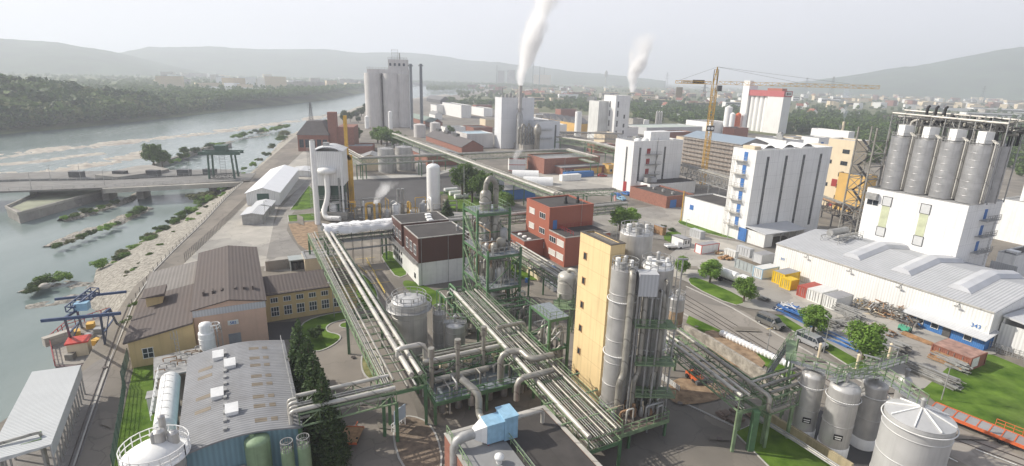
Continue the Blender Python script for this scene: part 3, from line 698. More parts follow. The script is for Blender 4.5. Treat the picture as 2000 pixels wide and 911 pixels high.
rockp = mat('pale_river_rock', (.42, .36, .31), .95, var=.35, scale=.25, bump=1., col2=(.5, .47, .4))
shoal('river_rocks', [(-200,335),(0,306),(110,292),(250,278),(390,262),(480,250),(560,240),(650,224)], 26, 1.0, rockp, 2.2, .55, seed=1)
shoal('river_rocks', [(-150,362),(0,341),(90,336),(180,322),(260,305),(300,296)], 22, 1.0, rockp, 2., .5, seed=5)
shoal('river_rocks', [(0,322),(60,318),(140,306),(200,300)], 14, .8, rockp, 2., .5, seed=8)
shoal('river_rocks', [(288,330),(330,315),(372,300),(420,286),(470,272),(540,262)], 5, .9, rockm, 1., .6, seed=9)
shoal('river_rocks', [(118,433,.6),(150,425),(180,415),(220,403),(255,390,.7),(268,378,.4)], 5.5, 1.5, rockm, .6, .45, seed=3)
shoal('river_rocks', [(100,483,.7),(135,466),(170,452),(215,440),(250,424),(292,408,.5)], 7.5, 1.5, rockm, .6, .45, seed=4)
shoal('river_rocks', [(48,572,.5),(80,556),(120,556),(170,560),(215,548,.7)], 7, 1.3, rockm, .6, .5, seed=6)
shoal('river_rocks', [(50,600,.6),(110,590),(180,578),(250,560)], 5.5, 1.3, rockm, .6, .5, seed=16)
shoal('river_rocks', [(505,262),(540,252),(565,246)], 6, .8, rockm, 1.4, .5, seed=7)
# ================================================================== w
def V2(p): return (p.x, p.y)
def quad_slab(root, name, px, z0, z1, m):
 b = MB(); b.prism([V2(G(*p, z1)) for p in px], z0, z1); return b.build(name, m, root)
r = thing('weir_bridge', 'long grey concrete weir bridge with railings crossing the river', 'bridge')
quad_slab(r, 'deck', [(-160,362),(60,354),(220,352),(500,338),(488,352),(225,366),(60,372),(-160,380)], -.5, .1, mat('weir_concrete', (.2, .195, .185), .9, var=.2, scale=.3, dirt=.4))
quad_slab(r, 'girder', [(200,367.5),(488,353.5),(488,355.5),(200,369.5)], -1.6, 0, concl)
for x in (60, 200, 268, 410):
 a = G(x, 368-(x-60)*.028, -.6); b = MB(); b.cbox(0, 0, -8.5, 2.2, 7, 7.9); b.build('pier', conc, r, (a.x-.5, a.y+3.5, 0), R_(15))
b = MB()
for line in ([(-160,380),(60,372),(225,366),(488,352)], [(-160,362),(60,354),(220,352),(500,338)]):
 b.rail([G(*p, .2)for p in line], 1.1, 3.0, .04)
b.build('railing', galv, r)
r = thing('weir_sill', 'broad concrete weir platform behind the weir bridge', 'weir')
quad_slab(r, 'platform', [(-160,345),(90,336),(330,332),(455,331),(470,337),(230,348),(60,350),(-160,356)], -8, -2.2, MATS['weir_concrete'])
quad_slab(r, 'upper_platform', [(185,342),(262,325),(292,322),(330,330),(300,337),(230,346)], -2.2, -1.0, conc)
b = MB()
for x in (150, 235, 300, 360, 410): a = G(x, 341-(x-150)*.02, -1.); b.cbox(a.x, a.y, -2.2, 5, 2.5, 2.4)
b.build('gate_housing', darkst, r)
r = thing('lock_wall', 'pointed concrete lock wall with a grassy top reaching into the river', 'wall')
L = [(12,407),(36,420),(208,373),(200,364),(192,366),(98,369)]
quad_slab(r, 'wall', L, -9, -3.2, conc)
quad_slab(r, 'top', [(24,405),(42,412),(190,373),(180,369),(102,372)], -3.2, -3.1, mat('mossy_concrete', (.27, .28, .2), .95, var=.25, scale=.2))
P = [G(*p, -3.2) for p in L]; b = MB()
for a, c in zip(P, P[1:]+P[:1]): b.beam(a+Vector((0, 0, .4)), c+Vector((0, 0, .4)), .5, .8)
b.build('parapet', concl, r)
r = thing('retaining_wall', 'straight dark stone training wall running upstream from the weir', 'wall')
b = MB(); P = [G(*p, -4) for p in [(300,322),(345,308),(372,298),(400,290),(450,281)]]
for a, c in zip(P, P[1:]): b.beam(a+Vector((0, 0, -1)), c+Vector((0, 0, -1)), 1.6, 3)
b.build('wall', conc, r)
p = G(438, 348, 0); r = thing('gantry_crane', 'dark green portal gantry over the weir gates', 'crane', p, R_(12))
for x in (-4.2, 4.2):
 for y in (-2.6, 2.6):
  b = MB(); b.cyl((x*1.1, y, .2), (x, y, 9.6), .42, .36, 10); b.build('leg', dgreen, r)
b = MB()
for y in (-2.6, 2.6): b.box(-7.5, y-.45, 9.6, 7.5, y+.45, 10.8)
for x in (-6.5, 0, 6.5): b.box(x-.4, -2.15, 9.8, x+.4, 2.15, 10.6)
b.build('girder', dgreen, r)
b = MB(); b.box(-1.6, -2.2, 10.8, 2.2, 2.2, 12.8); b.box(-1.9, -2.5, 12.8, 2.5, 2.5, 13.1); b.build('machine_house', dgreen, r)
b = MB(); b.truss((-4.2, -2.6, .4), (4.2, -2.6, .4), (0, .3, 0), 1.2, 1.5); b.truss((0, 0, 1), (0, 0, 9), (1., 0, 0), .8, 1.1, .08, .06); b.build('hoist_frame', darkst, r)
lp = None
for i, (x, y) in enumerate([(100,355),(158,352),(370,345),(455,341),(62,371),(205,365)]):
 q = G(x, y, .2)
 if lp is None:
  lp = thing('street_lamp', 'slim grey lamp post standing on the weir bridge', 'lamp', q, 0, 'lamp posts on the weir bridge')
  b = MB(); b.cyl((0, 0, 0), (0, 0, 6), .09, .06, 6); b.beam((0, 0, 6), (1., 0, 6.15), .07); b.build('post', galv, lp)
  b = MB(); b.box(.8, -.12, 6.1, 1.5, .12, 6.22); b.build('lamp_head', galv, lp)
 else: dup(lp, q)
r = thing('harbour_shed', 'long open shed with pale corrugated roof on the quay by the river', 'shed', Vector((-57.3, 63.2, 0)), R_(27+90-90))
c = G(158, 713, 4.2); c2 = G(75, 725, 4.2); c3 = G(100, 868, 4.2)
ux = (Vector((c.x, c.y))-Vector((c2.x, c2.y))).normalized(); uy = Vector((c.x-c3.x, c.y-c3.y)).normalized()
r.location = (c3.x, c3.y, 0); ang = math.atan2(uy.y, uy.x)-math.pi/2; r.rotation_euler = (0, 0, ang)
Dn = (Vector((c.x, c.y))-Vector((c3.x, c3.y))).length; Wn = 4.9
b = MB(); b.prism([(-Wn, -1), (0, 0), (0, Dn), (-Wn, Dn)], [4.0]*4, [4.5, 4.2, 4.2, 4.5]); b.build('roof', mat('shed_roof', (.55, .57, .57), .7, var=.06, scale=.3, kind='corr', p=(.3, 1), bump=.6), r)
PO = MB().cbox(0, 0, 0, .16, .16, 4.0).mesh('post', galv)
for i in range(14):
 y = .3+i*(Dn-.6)/13; link('post', PO, r, (-.15, y, 0)); link('post', PO, r, (-Wn+.2, y, 0))
b = MB(); b.box(-.12, 0, 2.6, -.05, Dn, 4.); b.build('side_panel', greyc, r)
r = thing('mooring_pontoon', 'grey unloading pontoon with red railings moored under the blue crane', 'pontoon')
zt = -2.; PP = [(98,668),(130,640),(215,612),(240,640),(212,700),(150,716),(108,716)]
quad_slab(r, 'hull', PP, -6.4, zt, mat('hull_paint', (.16, .12, .12), .7, var=.3, scale=.6)); quad_slab(r, 'deck', [(101,669),(131,643),(213,615),(237,640),(210,697),(150,712),(110,712)], zt, zt+.1, conc)
b = MB(); b.rail([G(*p, zt+.1) for p in PP[:3]], 1.1, 1.5, .05); b.rail([G(*p, zt+.1) for p in [PP[6], PP[0]]], 1.1, 1.5, .05); b.build('railing', dred, r)
q = G(158, 690, zt+.1); b = MB(); b.cbox(0, 0, 0, 2.6, 2.3, 2.2); b.build('cabin', cream, r, q, GR); b = MB(); b.cbox(0, 0, 2.2, 3.0, 2.7, .25); b.build('cabin_roof', red, r, q, GR)
q = G(116, 668, zt+.1); b = MB(); b.cbox(0, 0, 0, 1.1, 4, 1.5); b.build('tank', concl, r, q, R_(-30))
for x, y in ((150, 655), (175, 662), (195, 650), (178, 640), (140, 700), (190, 672)):
 a = G(x, y, zt+.1); MB().cbox(0, 0, 0, 1.4, 1.1, .9).build('deck_machine', (insuld, rust, cyel, galv)[x % 4], r, a, x)
r = thing('harbour_crane', 'blue steel portal crane leaning over the river quay', 'crane')
A = G(205, 665, 0); zt = 8.2
legs = [G(140, 668, -2), G(160, 640, -2), G(205, 672, 0), G(228, 632, 0)]
tops = [G(126, 622, zt), G(150, 606, zt), G(196, 617, zt), G(214, 604, zt)]
for a, c in zip(legs, tops): b = MB(); b.beam(a, c, .3, .3); b.build('leg', bluesteel, r)
b = MB(); e0 = G(80, 627, zt); e1 = G(236, 612, zt); b.beam(e0, e1, .3, .42); f0 = G(110, 597+0, zt); f1 = G(247, 570, zt); b.beam(G(107, 585, zt), f1, .28, .36)
b.build('boom', bluesteel, r)
b = MB(); b.beam(legs[0].lerp(tops[0], .4), legs[1].lerp(tops[1], .4), .2); b.beam(legs[2].lerp(tops[2], .4), legs[3].lerp(tops[3], .4), .2); b.beam(tops[0], tops[1], .3); b.beam(tops[2], tops[3], .3); b.beam(legs[0], legs[1].lerp(tops[1], .4), .12); b.beam(legs[2], tops[3], .12)
b.build('brace', bluesteel, r)
q = tops[0].lerp(tops[1], .5); b = MB(); b.truss(q+Vector((0, 0, .3)), q+Vector((.8, 4, 1.6)), (.6, 0, 0), .8, .8, .14, .1); b.beam(q, q+Vector((.8, 4, 1.6)), .2); b.build('mast', bluesteel, r)
b = MB(); b.cbox(0, 0, .3, 1.6, 1.2, 1.1); b.build('winch_house', lblue, r, q+Vector((1, 1, 0)), .3)
r = thing('pipe_bridge', 'low green grey footbridge at the river end of the quay road', 'bridge')
a = G(-40, 905, 3.2); c = G(84, 868, 3.2); d = (c-a).normalized(); o = Vector((-d.y, d.x, 0))*.8
b = MB(); b.truss(a, c, o, 1.1, 1.1, .12, .07); b.build('frame', pgreen, r)
for t in (.3, .98):
 p = a.lerp(c, t); b = MB(); b.beam((p.x, p.y, 0), (p.x, p.y, 3.3), .3); b.build('column', galv, r)
b = MB(); b.tube([a+Vector((0, 0, 1.5)), c+Vector((0, 0, 1.5)), c+Vector((0, 0, -3.0))], .16, 8); b.build('pipe', insul, r)
def fence(name, label, px, h, m, step=2.5, mesh=False, z=0., wires=5, cat='fence'):
 P = [G(*p, z) for p in px]; r = thing(name, label, cat); q = MB()
 for a, c in zip(P, P[1:]):
  n = max(1, round((c-a).length/step))
  for i in range(n+1):
   s = a.lerp(c, i/n); PO = MB().beam((0, 0, 0), (0, 0, h), .08).mesh('post', m) if i == 0 and a is P[0] else PO; link('post', PO, r, s)
  for k in range(wires): zz = Vector((0, 0, h*(k+.5)/wires)); q.beam(a+zz, c+zz, .03 if not mesh else .05)
  if mesh:
   n = max(1, round((c-a).length/.3))
   for i in range(n): s = a.lerp(c, i/n); q.beam(s, s+Vector((0, 0, h)), .03)
 q.build('wire_panel', m, r); return r
fence('security_fence', 'dark green wire fence between the quay road and the grass strip', [(222,920),(238,820),(246,760),(240,752),(252,705)], 2.1, dgreen, 2.2, True)
fence('boundary_fence', 'grey steel fence along the road by the pale storage yard', [(362,512),(410,468),(450,430),(484,396),(520,362)], 2.2, darkst, 1.2, False, 0, 3)
fence('boundary_fence', 'thin wire fence on the riverside edge of the works road', [(258,596),(300,530),(345,484),(400,432),(440,388),(475,356)], 1.1, darkst, 3, False, 0, 2)
fence('gate_fence', 'grey railing gate in front of the right annex', [(1930,683),(1965,695),(2010,708)], 1.6, galv, .8, True)
fence('garden_fence', 'white picket fence panels beside the soil heap', [(1290,740),(1306,752),(1326,766)], 1.0, whitep, .5, True)
# ================================================================== n
C, W, D = corner((375,603), (395,492), (518,590), 7.4)
C2 = G(383, 668, 0)
r = thing('works_hall', 'brown roofed hall with the number 582 on its pink wall', 'industrial hall', C, GR)
HW, HD = W, D
gable(r, W, D, 7.0, 7.9, pink, brownr, 'y', .25)
b = MB(); b.box(-.06, -.08, 5.9, W+.06, -.01, 6.95); b.build('fascia', greyc, r)
onface(r, 'door', panelmesh(1.7, 2.3, mat('grey_door', (.25, .26, .28), .6)), 'F', W*.52, 0, W, D)
onface(r, 'sign_plate', panelmesh(1.5, .75, linewhite, .06), 'F', W*.52, 3.8, W, D); text(r, '582', .62, blue, 'F', W*.52, 3.95, W, D, .09)
b = MB()
for i in range(6): b.cbox(W*(.14+.13*i+(.06 if i > 2 else 0)), D*.17, 7.4, .25, 1.3, .75)
b.build('roof_light', brownr, r)
p1 = G(248, 664, 4.6); p2 = G(298, 530, 4.6); 
X = Vector((p1.x, p1.y, 0)); Wl = (C-X).dot(GX); Dl = (Vector((p2.x, p2.y, 0))-X).dot(GY)
yo = (C-X).dot(GY)
r = thing('works_hall', 'low yellow hall with a sloping brown roof on the river side', 'industrial hall', X, GR)
b = MB(); b.prism([(0, 0), (Wl-.06, 0), (Wl-.06, Dl), (0, Dl)], 0, [4.2, 5.6, 5.6, 4.2]); b.build('wall', yel, r)
b = MB(); b.prism([(-.5, -.5), (Wl-.04, -.5), (Wl-.04, Dl*.56), (-.5, Dl*.56)], [4.12, 5.65, 5.65, 4.12], [4.4, 5.9, 5.9, 4.4]); b.build('roof', brownr, r)
b = MB(); b.prism([(-.3, Dl*.56+.02), (Wl-.04, Dl*.56+.02), (Wl-.04, Dl+.3), (-.3, Dl+.3)], [4.12, 5.5, 5.5, 4.12], [4.3, 5.7, 5.7, 4.3]); b.build('roof', mat('grey_brown_roof', (.2, .185, .17), .85, var=.15, scale=.3, kind='corr', p=(.6, 0), bump=.25, dirt=.2), r)
wins(r, 'F', [2.2], [1.3], 1.3, 1.5, Wl, Dl, 2, 2)
b = MB(); b.box(1.2, Dl*.38, 4.4, 3.4, Dl*.38+3.2, 6.4); t = b.build('stair_head', yel, r)
b = MB(); b.prism([(.7, Dl*.38-.6), (3.9, Dl*.38-.6), (3.9, Dl*.38+3.8), (.7, Dl*.38+3.8)], 6.4, [6.5, 6.9, 6.9, 6.5]); b.build('stair_head_roof', brownr, t)
C3 = C+GX*(W+.05)+GY*(D*.25); e = G(700, 606, 0); Wy = (Vector((e.x, e.y, 0))-C3).dot(GX); 
r = thing('office_wing', 'yellow office wing with white framed windows beside the pink hall', 'office building', C3, GR)
Wy = min(max(Wy, 12), 22); Dy = 5.6
b = MB(); b.box(0, 0, 0, Wy, Dy, 5.3); b.build('wall', yel, r)
b = MB(); b.prism([(-.0, -.5), (Wy+.4, -.5), (Wy+.4, Dy+.2), (0, Dy+.2)], [5.0, 5.0, 6.2, 6.2], [5.2, 5.2, 6.4, 6.4]); b.build('roof', brownr, r)
us = [Wy*(.1+.135*i) for i in range(6)]
wins(r, 'F', us, [1.0], 1.25, 1.6, Wy, Dy, 3, 2); wins(r, 'F', us, [3.5], 1.15, .8, Wy, Dy, 3, 1)
wins(r, 'R', [1.6], [1.2], 1.2, 1.4, Wy, Dy, 2, 1)
c = G(568, 530, 0); r = thing('equipment_shed', 'small open shed with air coolers behind the yellow wing', 'shed', c, GR)
b = MB(); b.box(0, 0, 0, .2, 3, 2.3); b.box(4, 0, 0, 4.2, 3, 2.3); b.box(.2, 2.8, 0, 4, 3, 2.3); b.box(-.2, -.2, 2.3, 4.4, 3.2, 2.5); b.build('wall', cgrey, r)
b = MB(); b.cyl((1, .8, 0), (1, .8, 1.6), .6); b.cyl((2.6, .8, 0), (2.6, .8, 1.6), .6); b.build('cooler', darkst, r)
c = G(597, 532, 0); r = thing('flat_roof_shed', 'small pale shed with flat brown roof behind the yellow wing', 'shed', c, GR); boxbuild(r, 7.5, 6, 2.9, cream, greyr, .1)
c = G(522, 542, 0); r = thing('garden_wall', 'low grey concrete wall behind the yellow wing', 'wall', c, GR); b = MB(); b.box(0, 4, 0, 7, 4.3, 2.2); b.build('wall', conc, r)
C, W, D = corner((352,862), (362,672), (585,828), 5.6)
Cb = G(352, 862, 5.6); R2 = G(585, 828, 5.6); L2 = G(440, 672, 5.6)
W = (R2-Cb).dot(GX); D = (G(560, 663, 5.6)-R2).dot(GY)
C = Vector((R2.x, R2.y, 0))-GX*W
r = thing('blue_hall', 'teal clad hall with grey corrugated roof and skylights in front', 'industrial hall', C, GR)
BH, BW, BD = r, W, D
b = MB(); xs = [W*i/8 for i in range(9)]; zs = [4.9+1.1*math.sin(math.pi*min(1, .08+.84*i/8))-(.0) for i in range(9)]
for y0, y1 in ((0, .3), (D-.3, D)):
 for i in range(8): b.prism([(xs[i], y0), (xs[i+1], y0), (xs[i+1], y1), (xs[i], y1)], 0, [zs[i], zs[i+1], zs[i+1], zs[i]])
b.box(0, .3, 0, .3, D-.3, zs[0]); b.box(W-.3, .3, 0, W, D-.3, zs[8]); b.build('wall', teal, r)
b = MB(); P = []
for k, zz in ((0, .04), (1, .22)):
 b.gridmesh([[Vector((x+(-.3 if i == 0 else .3 if i == 8 else 0), y, z+zz)) for y in ((-.35, D+.35) if k else (D+.35, -.35))] for i, (x, z) in enumerate(zip(xs, zs))])
b.sm = [False]*len(b.sm)
for i in range(8):
 for y in (-.35, D+.35): b.add([(xs[i], y, zs[i]+.04), (xs[i+1], y, zs[i+1]+.04), (xs[i+1], y, zs[i+1]+.22), (xs[i], y, zs[i]+.22)], [(0, 1, 2, 3)])
b.build('roof', fibrey, r)
def zr(x): return float(np.interp(x, xs, zs))+.22
rl = mat('roof_light_grp', (.2, .165, .12), .6, var=.2, scale=1, kind='corr', p=(.42, 1))
for i in range(8):
 y = D*(.06+.115*i+(.02 if i % 2 else 0)); m = MB(); x = W*.62; w_ = W*.2; m.prism([(x, y), (x+w_, y), (x+w_, y+.75), (x, y+.75)], [zr(x)-.06, zr(x+w_)-.06]*1+[zr(x+w_)-.06, zr(x)-.06], [zr(x)+.03, zr(x+w_)+.03, zr(x+w_)+.03, zr(x)+.03]); m.build('roof_light', rl, r)
 if i in (2, 3, 5, 6):
  x = W*.04; m = MB(); m.prism([(x, y), (x+w_, y), (x+w_, y+.75), (x, y+.75)], [zr(x)-.06, zr(x+w_)-.06]*1+[zr(x+w_)-.06, zr(x)-.06], [zr(x)+.03, zr(x+w_)+.03, zr(x+w_)+.03, zr(x)+.03]); m.build('roof_light', rl, r)
for x, y in ((.3, .86), (.42, .71), (.3, .4), (.43, .2)):
 m = MB(); x *= W; y *= D; z = zr(x); m.box(x-.6, y-.6, z-.1, x+.6, y+.6, z+.35); m.prism([(x-.65, y-.65), (x+.65, y-.65), (x+.65, y+.65), (x-.65, y+.65)], [z+.36, z+.36, z+.75, z+.75], [z+.44, z+.44, z+.85, z+.85]); m.build('smoke_vent', whitep, r)
m = MB()
for i in range(12): m.cbox(W*.37, D*(.06+.075*i), zr(W*.37)-.05, .35, .5, .3)
m.build('ridge_vent', galv, r)
m = MB()
for z in (1.3, 1.7, 2.4): m.tube([(.2, -.35, z), (W*.5, -.35, z+.1), (W*.5, -.35, .2)], .09, 6)
for x in (2, 4.2): m.cyl((x, -.45, z-.9), (x+1.2, -.45, z-.9), .14)
m.build('pipe', galv, r)
m = MB(); m.rail([(W-.15, 0, zr(W)), (W-.15, D, zr(W))], 1.0, 2, .03); m.build('railing', galv, r)
def solve(f, target, lo=0., hi=400.):
 s = 1 if f(1.)-f(0.) > 0 else -1
 for _ in range(50):
  m = (lo+hi)/2
  if (f(m)-target)*s < 0: lo = m
  else: hi = m
 return lo
def nbt(cx, cy, h, xl=None, xr=None, rot=GR, z0=0.):
 """near roof corner at photo point (cx,cy) and height h; the far ends of its two roof lines reach photo columns xl and xr"""
 C = G(cx, cy, h); X = Vector((math.cos(rot), math.sin(rot), 0)); Y = Vector((-math.sin(rot), math.cos(rot), 0))
 W = solve(lambda t: proj(C+X*t)[0], xr) if xr is not None else 0; D = solve(lambda t: proj(C+Y*t)[0], xl) if xl is not None else 0
 return Vector((C.x, C.y, z0)), W, D
def nb(cx, cy, ty, xl=None, xr=None, rot=GR):
 p = G(cx, cy); h = top_of(p, ty); t = proj((p.x, p.y, h)); C, W, D = nbt(t[0], ty, h, xl, xr, rot); return C, W, D, h
h = 10.2; C, W, D = nbt(816, 467, h, 765, 916)
r = thing('laboratory_building', 'white building with dark brown upper storey and balcony walkway', 'office building', C, GR)
b = MB(); b.box(0, 0, 0, W, D, 5.0); b.build('wall', whitep, r)
b = MB(); g1, g2 = D*.5, D*.6
b.box(0, -.08, 5.0, W, g1, h); b.box(W*.25, g1, 5.0, W, g2, h-1.2); b.box(0, g2, 5, W, D, h); b.build('upper_storey', brownp, r)
b = MB(); b.box(.25, .2, h-.02, W-.25, g1-.2, h+.05); b.box(W*.25, g1+.1, h-1.22, W-.25, g2-.1, h-1.14); b.box(.25, g2+.2, h-.02, W-.25, D-.2, h+.05); b.build('roof', darkr, r)
b = MB()
for y0, y1 in ((-.12, g1+.02), (g2-.02, D+.02)):
 for x0, x1, a, c in ((-.04, W+.04, y0, y0+.22), (-.04, W+.04, y1-.22, y1), (-.04, .2, y0+.22, y1-.22), (W-.2, W+.04, y0+.22, y1-.22)): b.box(x0, a, h, x1, c, h+.16)
b.build('coping', insulw, r)
for f in (.66, .78, .9): wins(r, 'L', [-0], [], 1, 1, W, D) if 0 else onface(r, 'window', window_mesh(1.5, 2.1, 2, 2), 'L', -0.0+D*(1-f) if 0 else D*f, 6.3, W, D)
for f in (.1, .24, .38): onface(r, 'window', window_mesh(1.5, 2.1, 2, 2), 'L', D*f, 6.3, W, D)
for f in (.62, .7, .78, .86, .94):
 for z in (1.1, 3.1): onface(r, 'window', window_mesh(.8, 1.1, 1, 1, False, frameD, 'd'), 'L', D*f, z, W, D)
onface(r, 'window', window_mesh(.9, .9, 1, 1, False, frameD, 'd'), 'L', D*.12, 1.1, W, D)
b = MB(); b.box(-1.1, -.4, 5.02, -.02, D+.6, 5.14); b.build('walkway', galv, r)
b = MB(); b.rail([(-1.05, -.4, 5.14), (-1.05, D+.6, 5.14)], 1.1, 1.2, .03, mid=3); b.build('railing', galv, r)
for x, y in ((.62, .64), (.66, .76), (.72, .88), (.5, .52)):
 b = MB(); z = h if y > .6 else h-1.2; b.cbox(W*x, D*y, z, 1.3, 1.3, .25); b.cbox(W*x, D*y, z+.25, 1.1, 1.1, .15); b.build('roof_light', whitep, r)
b = MB(); b.lathe(W*.86, D*.13, [(.0, h+1.3), (.35, h+1.2), (.4, h+.9), (.3, h+.7), (.3, h)][::-1], 12); b.build('roof_fan', galv, r)
b = MB()
for f in (.03, .55): b.cyl((W*f+.3, -.16, .1), (W*f+.3, -.16, h), .05)
b.build('downpipe', galv, r)
C, W, D = nbt(1074, 407, 12.4, 1029, 1160)
r = thing('red_control_building', 'red clad building with flat dark roof and two black roof fans', 'office building', C, GR); h = 12.4
boxbuild(r, W, D, h, redp, darkr, .25, redp)
Cl = 65; low = D*0
y2 = 7.4
b = MB(); b.box(0, -y2, 0, W*1.0, -.02, 7.0); b.build('low_wing', redp, r)
b = MB(); b.box(.2, -y2+.2, 6.98, W-.2, -.03, 7.08); b.build('low_roof', darkr, r)
b = MB(); b.box(-.05, -y2-.05, 7.0, W+.05, -y2+.2, 7.2); b.box(-.05, -y2+.2, 7., .2, -.1, 7.2); b.build('coping', insulw, r)
for z in (2.0, 5.4, 9.2):
 onface(r, 'window', window_mesh(2.6, 1.35, 1, 1, True), 'L', D*.74, z, W, D); onface(r, 'window', window_mesh(2.6, 1.3, 3, 1), 'L', D*.28, z, W, D)
me = window_mesh(2.8, 1.3, 3, 1)
for z in (1.4, 4.6): link('window', me if z > 4 else window_mesh(3, 1.3, 1, 1, True), r, (0, -1.9, z), R_(-90)); link('window', window_mesh(3, 1.4, 1, 1, True), r, (0, -5.4, z), R_(-90))
onface(r, 'door', panelmesh(1.1, 2.2, blue), 'F', 1.6, 7.1, W, D)
b = MB(); b.rail([(2.4, -.5, 7.2), (W, -.5, 7.2)], 1.0, 1.2, .03); b.rail([(2.4, -.5, 7.2), (2.4, -y2+.4, 7.2)], 1., 1.2, .03); b.build('railing', dred, r)
for x, y in ((.55, .35), (.8, .3)):
 b = MB(); b.lathe(W*x, D*y, [(.5, h-.25), (.5, h+.3), (.3, h+.5), (.35, h+1.0), (.1, h+1.6), (0, h+1.7)], 12); b.build('roof_fan', black, r)
b = MB(); b.cyl((W*.72, -.1, 7), (W*.72, -.1, h+1.2), .04); b.build('lightning_rod', galv, r)
C, W, D = nbt(1024, 472, 4.2, 993, 1040)
r = thing('low_red_hall', 'low red brick hall with round skylights beside the red building', 'industrial hall', C, GR)
C = C+GX*0; boxbuild(r, 8.6, min(D, 22), 4.2, redp, darkr, .2)
for i in range(3): b = MB(); b.cyl((2.2, 1.6+i*2.4, 4.0), (2.2, 1.6+i*2.4, 4.3), .6, .5, 14); b.build('skylight', whitep, r)
C = G(1060, 548, 0); r = thing('garden_wall', 'pale yellow low wall below the red building', 'wall', C, GR); b = MB(); b.box(-1, -.2, 0, -.7, 11, 2.6); b.build('wall', cream, r)
C, W, D, h = nb(1167, 805, 480, 1134, 1222)
r = thing('stair_tower', 'tall narrow yellow tower with small square windows on one side', 'tower', C, GR); TWR = (C, W, D, h)
boxbuild(r, W, D, h, towery, gravelr, .15, mat('tower_coping', (.09, .08, .07), .8))
for i in range(6):
 onface(r, 'window', window_mesh(.6, .85, 1, 1, False, wood, 'w'), 'L', D*.78, 2.6+i*3.4, W, D)
b = MB(); b.box(W*.2, -.05, .3, W*.75, 0, 2.5); b.build('door', darkst, r)
c = G(1063, 793, 5.6); X0 = solve(lambda t: -proj(c-GX*t)[0], -868., 0, 40)
o = Vector((c.x, c.y, 0))-GX*X0-GY*24
r = thing('compressor_building', 'red brick building with flat dark roof carrying a blue ventilation unit', 'industrial building', o, GR); CB = (r, X0, 24.)
W, D = X0, 24.; h = 5.6
boxbuild(r, W, D, h, brick, darkr, .12, insulw)
b = MB(); b.box(.4, 2, h-.1, W*.44, D-.4, h+.06); b.build('grey_roof', greyr, r)
b = MB(); b.rail([(.2, 0, h), (.2, D-.2, h)], 1.1, 1.5, .035); b.rail([(W*.46, 2, h), (W*.46, D-3, h)], 1.0, 1.5, .03); b.build('railing', pgreen, r)
b = MB()
for k in range(3): b.beam((W*(.48+.015*k), 2, h+.12), (W*(.48+.015*k), D-2.5, h+.12), .05)
b.build('conduit', galv, r)
q = G(924, 864, h); ql = Vector(((q-o).dot(GX), (q-o).dot(GY), h))
u = thing('ventilation_unit', 'light blue box shaped ventilation unit with white cone and ducts on the roof', 'ventilation unit', (q.x, q.y, h), GR)
u.scale = (.85, .85, .85); b = MB(); b.box(1.2, -1.6, .35, 3.4, .6, 2.9); b.build('filter_box', lblue, u); b = MB(); b.box(3.42, -1.7, .2, 5.2, .8, 3.3); b.box(3.3, -1.8, 3.3, 5.3, .9, 3.42); b.build('motor_housing', lblue, u)
b = MB(); b.prism([(-.2, -.9), (1.18, -1.5), (1.18, .5), (-.2, -.1)], [1.0, .4, .4, 1.0], [2.2, 2.8, 2.8, 2.2]); b.build('inlet_cone', whitep, u)
b = MB(); 
for x, y in ((1.4, -1.4), (1.4, .4), (5, -1.5), (5, .6)): b.cbox(x, y, 0, .15, .15, .36)
b.build('foot', dred, u)
b = MB(); b.tube([(-.2, -.5, 1.6), (-2.6, -.6, 1.6), (-2.6, -.6, -4.8)], .62, 14, 1.1); b.build('duct', galv, u)
b = MB(); b.tube([(5.2, -.2, 1.9), (9.6, -.2, 1.9), (9.6, -.2, .1)], .28, 10, .5); b.build('duct', insulw, u)
b = MB(); b.tube([(1.6, .55, 2.2), (1.6, 2.0, 2.2), (1.6, 2.0, 5.2), (.2, 4.4, 6.2)], .45, 12, .8); b.build('duct', insul, u)
for k in range(2):
 q = G(975+k*8, 905, h); v = thing('roof_fan', 'small grey mushroom ventilator on the grey roof by the railing', 'ventilator', (q.x, q.y, h-.05), 0, 'mushroom ventilators on the front roof') if k == 0 else v
 if k == 0:
  b = MB(); b.lathe(0, 0, [(.3, 0), (.3, .6), (.5, .65), (.45, .95), (0, 1.05)], 12); b.build('hood', whitep, v)
C, W, D, h = nb(1230, 378, 277, 1203, 1335)
r = thing('white_process_building', 'tall white block with red doors and balconies behind the red building', 'industrial building', C, GR)
boxbuild(r, W, D, h, white, greyr, .5, whitep)
sl = panelmesh(.85, h*.68, mat('slit_glass', (.1, .105, .11), .3, var=.3, scale=.7))
for u in (.13, .63): onface(r, 'window_strip', sl, 'F', W*u, h*.2, W, D)
onface(r, 'window_strip', sl, 'L', D*.35, h*.2, W, D); onface(r, 'door', panelmesh(2., 4., dred), 'L', D*.3, .1, W, D)
for i in range(4):
 z = 3.2+i*3.9; onface(r, 'door', panelmesh(1.7, 2.1, dred), 'F', W*.3, z, W, D)
 if i < 4: b = MB(); b.box(W*.24, -1.5, z-.25, W*.52, -.02, z-.12); b.rail([(W*.24, -1.45, z-.1), (W*.52, -1.45, z-.1)], 1.1, 1, .03, mid=3); b.beam((W*.4, -1.5, z), (W*.44, -1.5, z+3.5), .25) if i < 3 else None; b.build('balcony', galv, r)
b = MB(); b.cyl((W*.46, -.3, 3), (W*.46, -.3, h+1.2), .12); b.build('downpipe', galv, r)
b = MB(); b.box(W*.45, D*.35, h-.5, W*.85, D*.7, h+3.0); b.build('penthouse', whitep, r)
for x in (.18, .33): b = MB(); b.lathe(W*x, D*.3, [(1.4, h-.5), (1.4, h+.2), (.8, h+.7), (0, h+.9)], 16); b.build('roof_light', whitep, r)
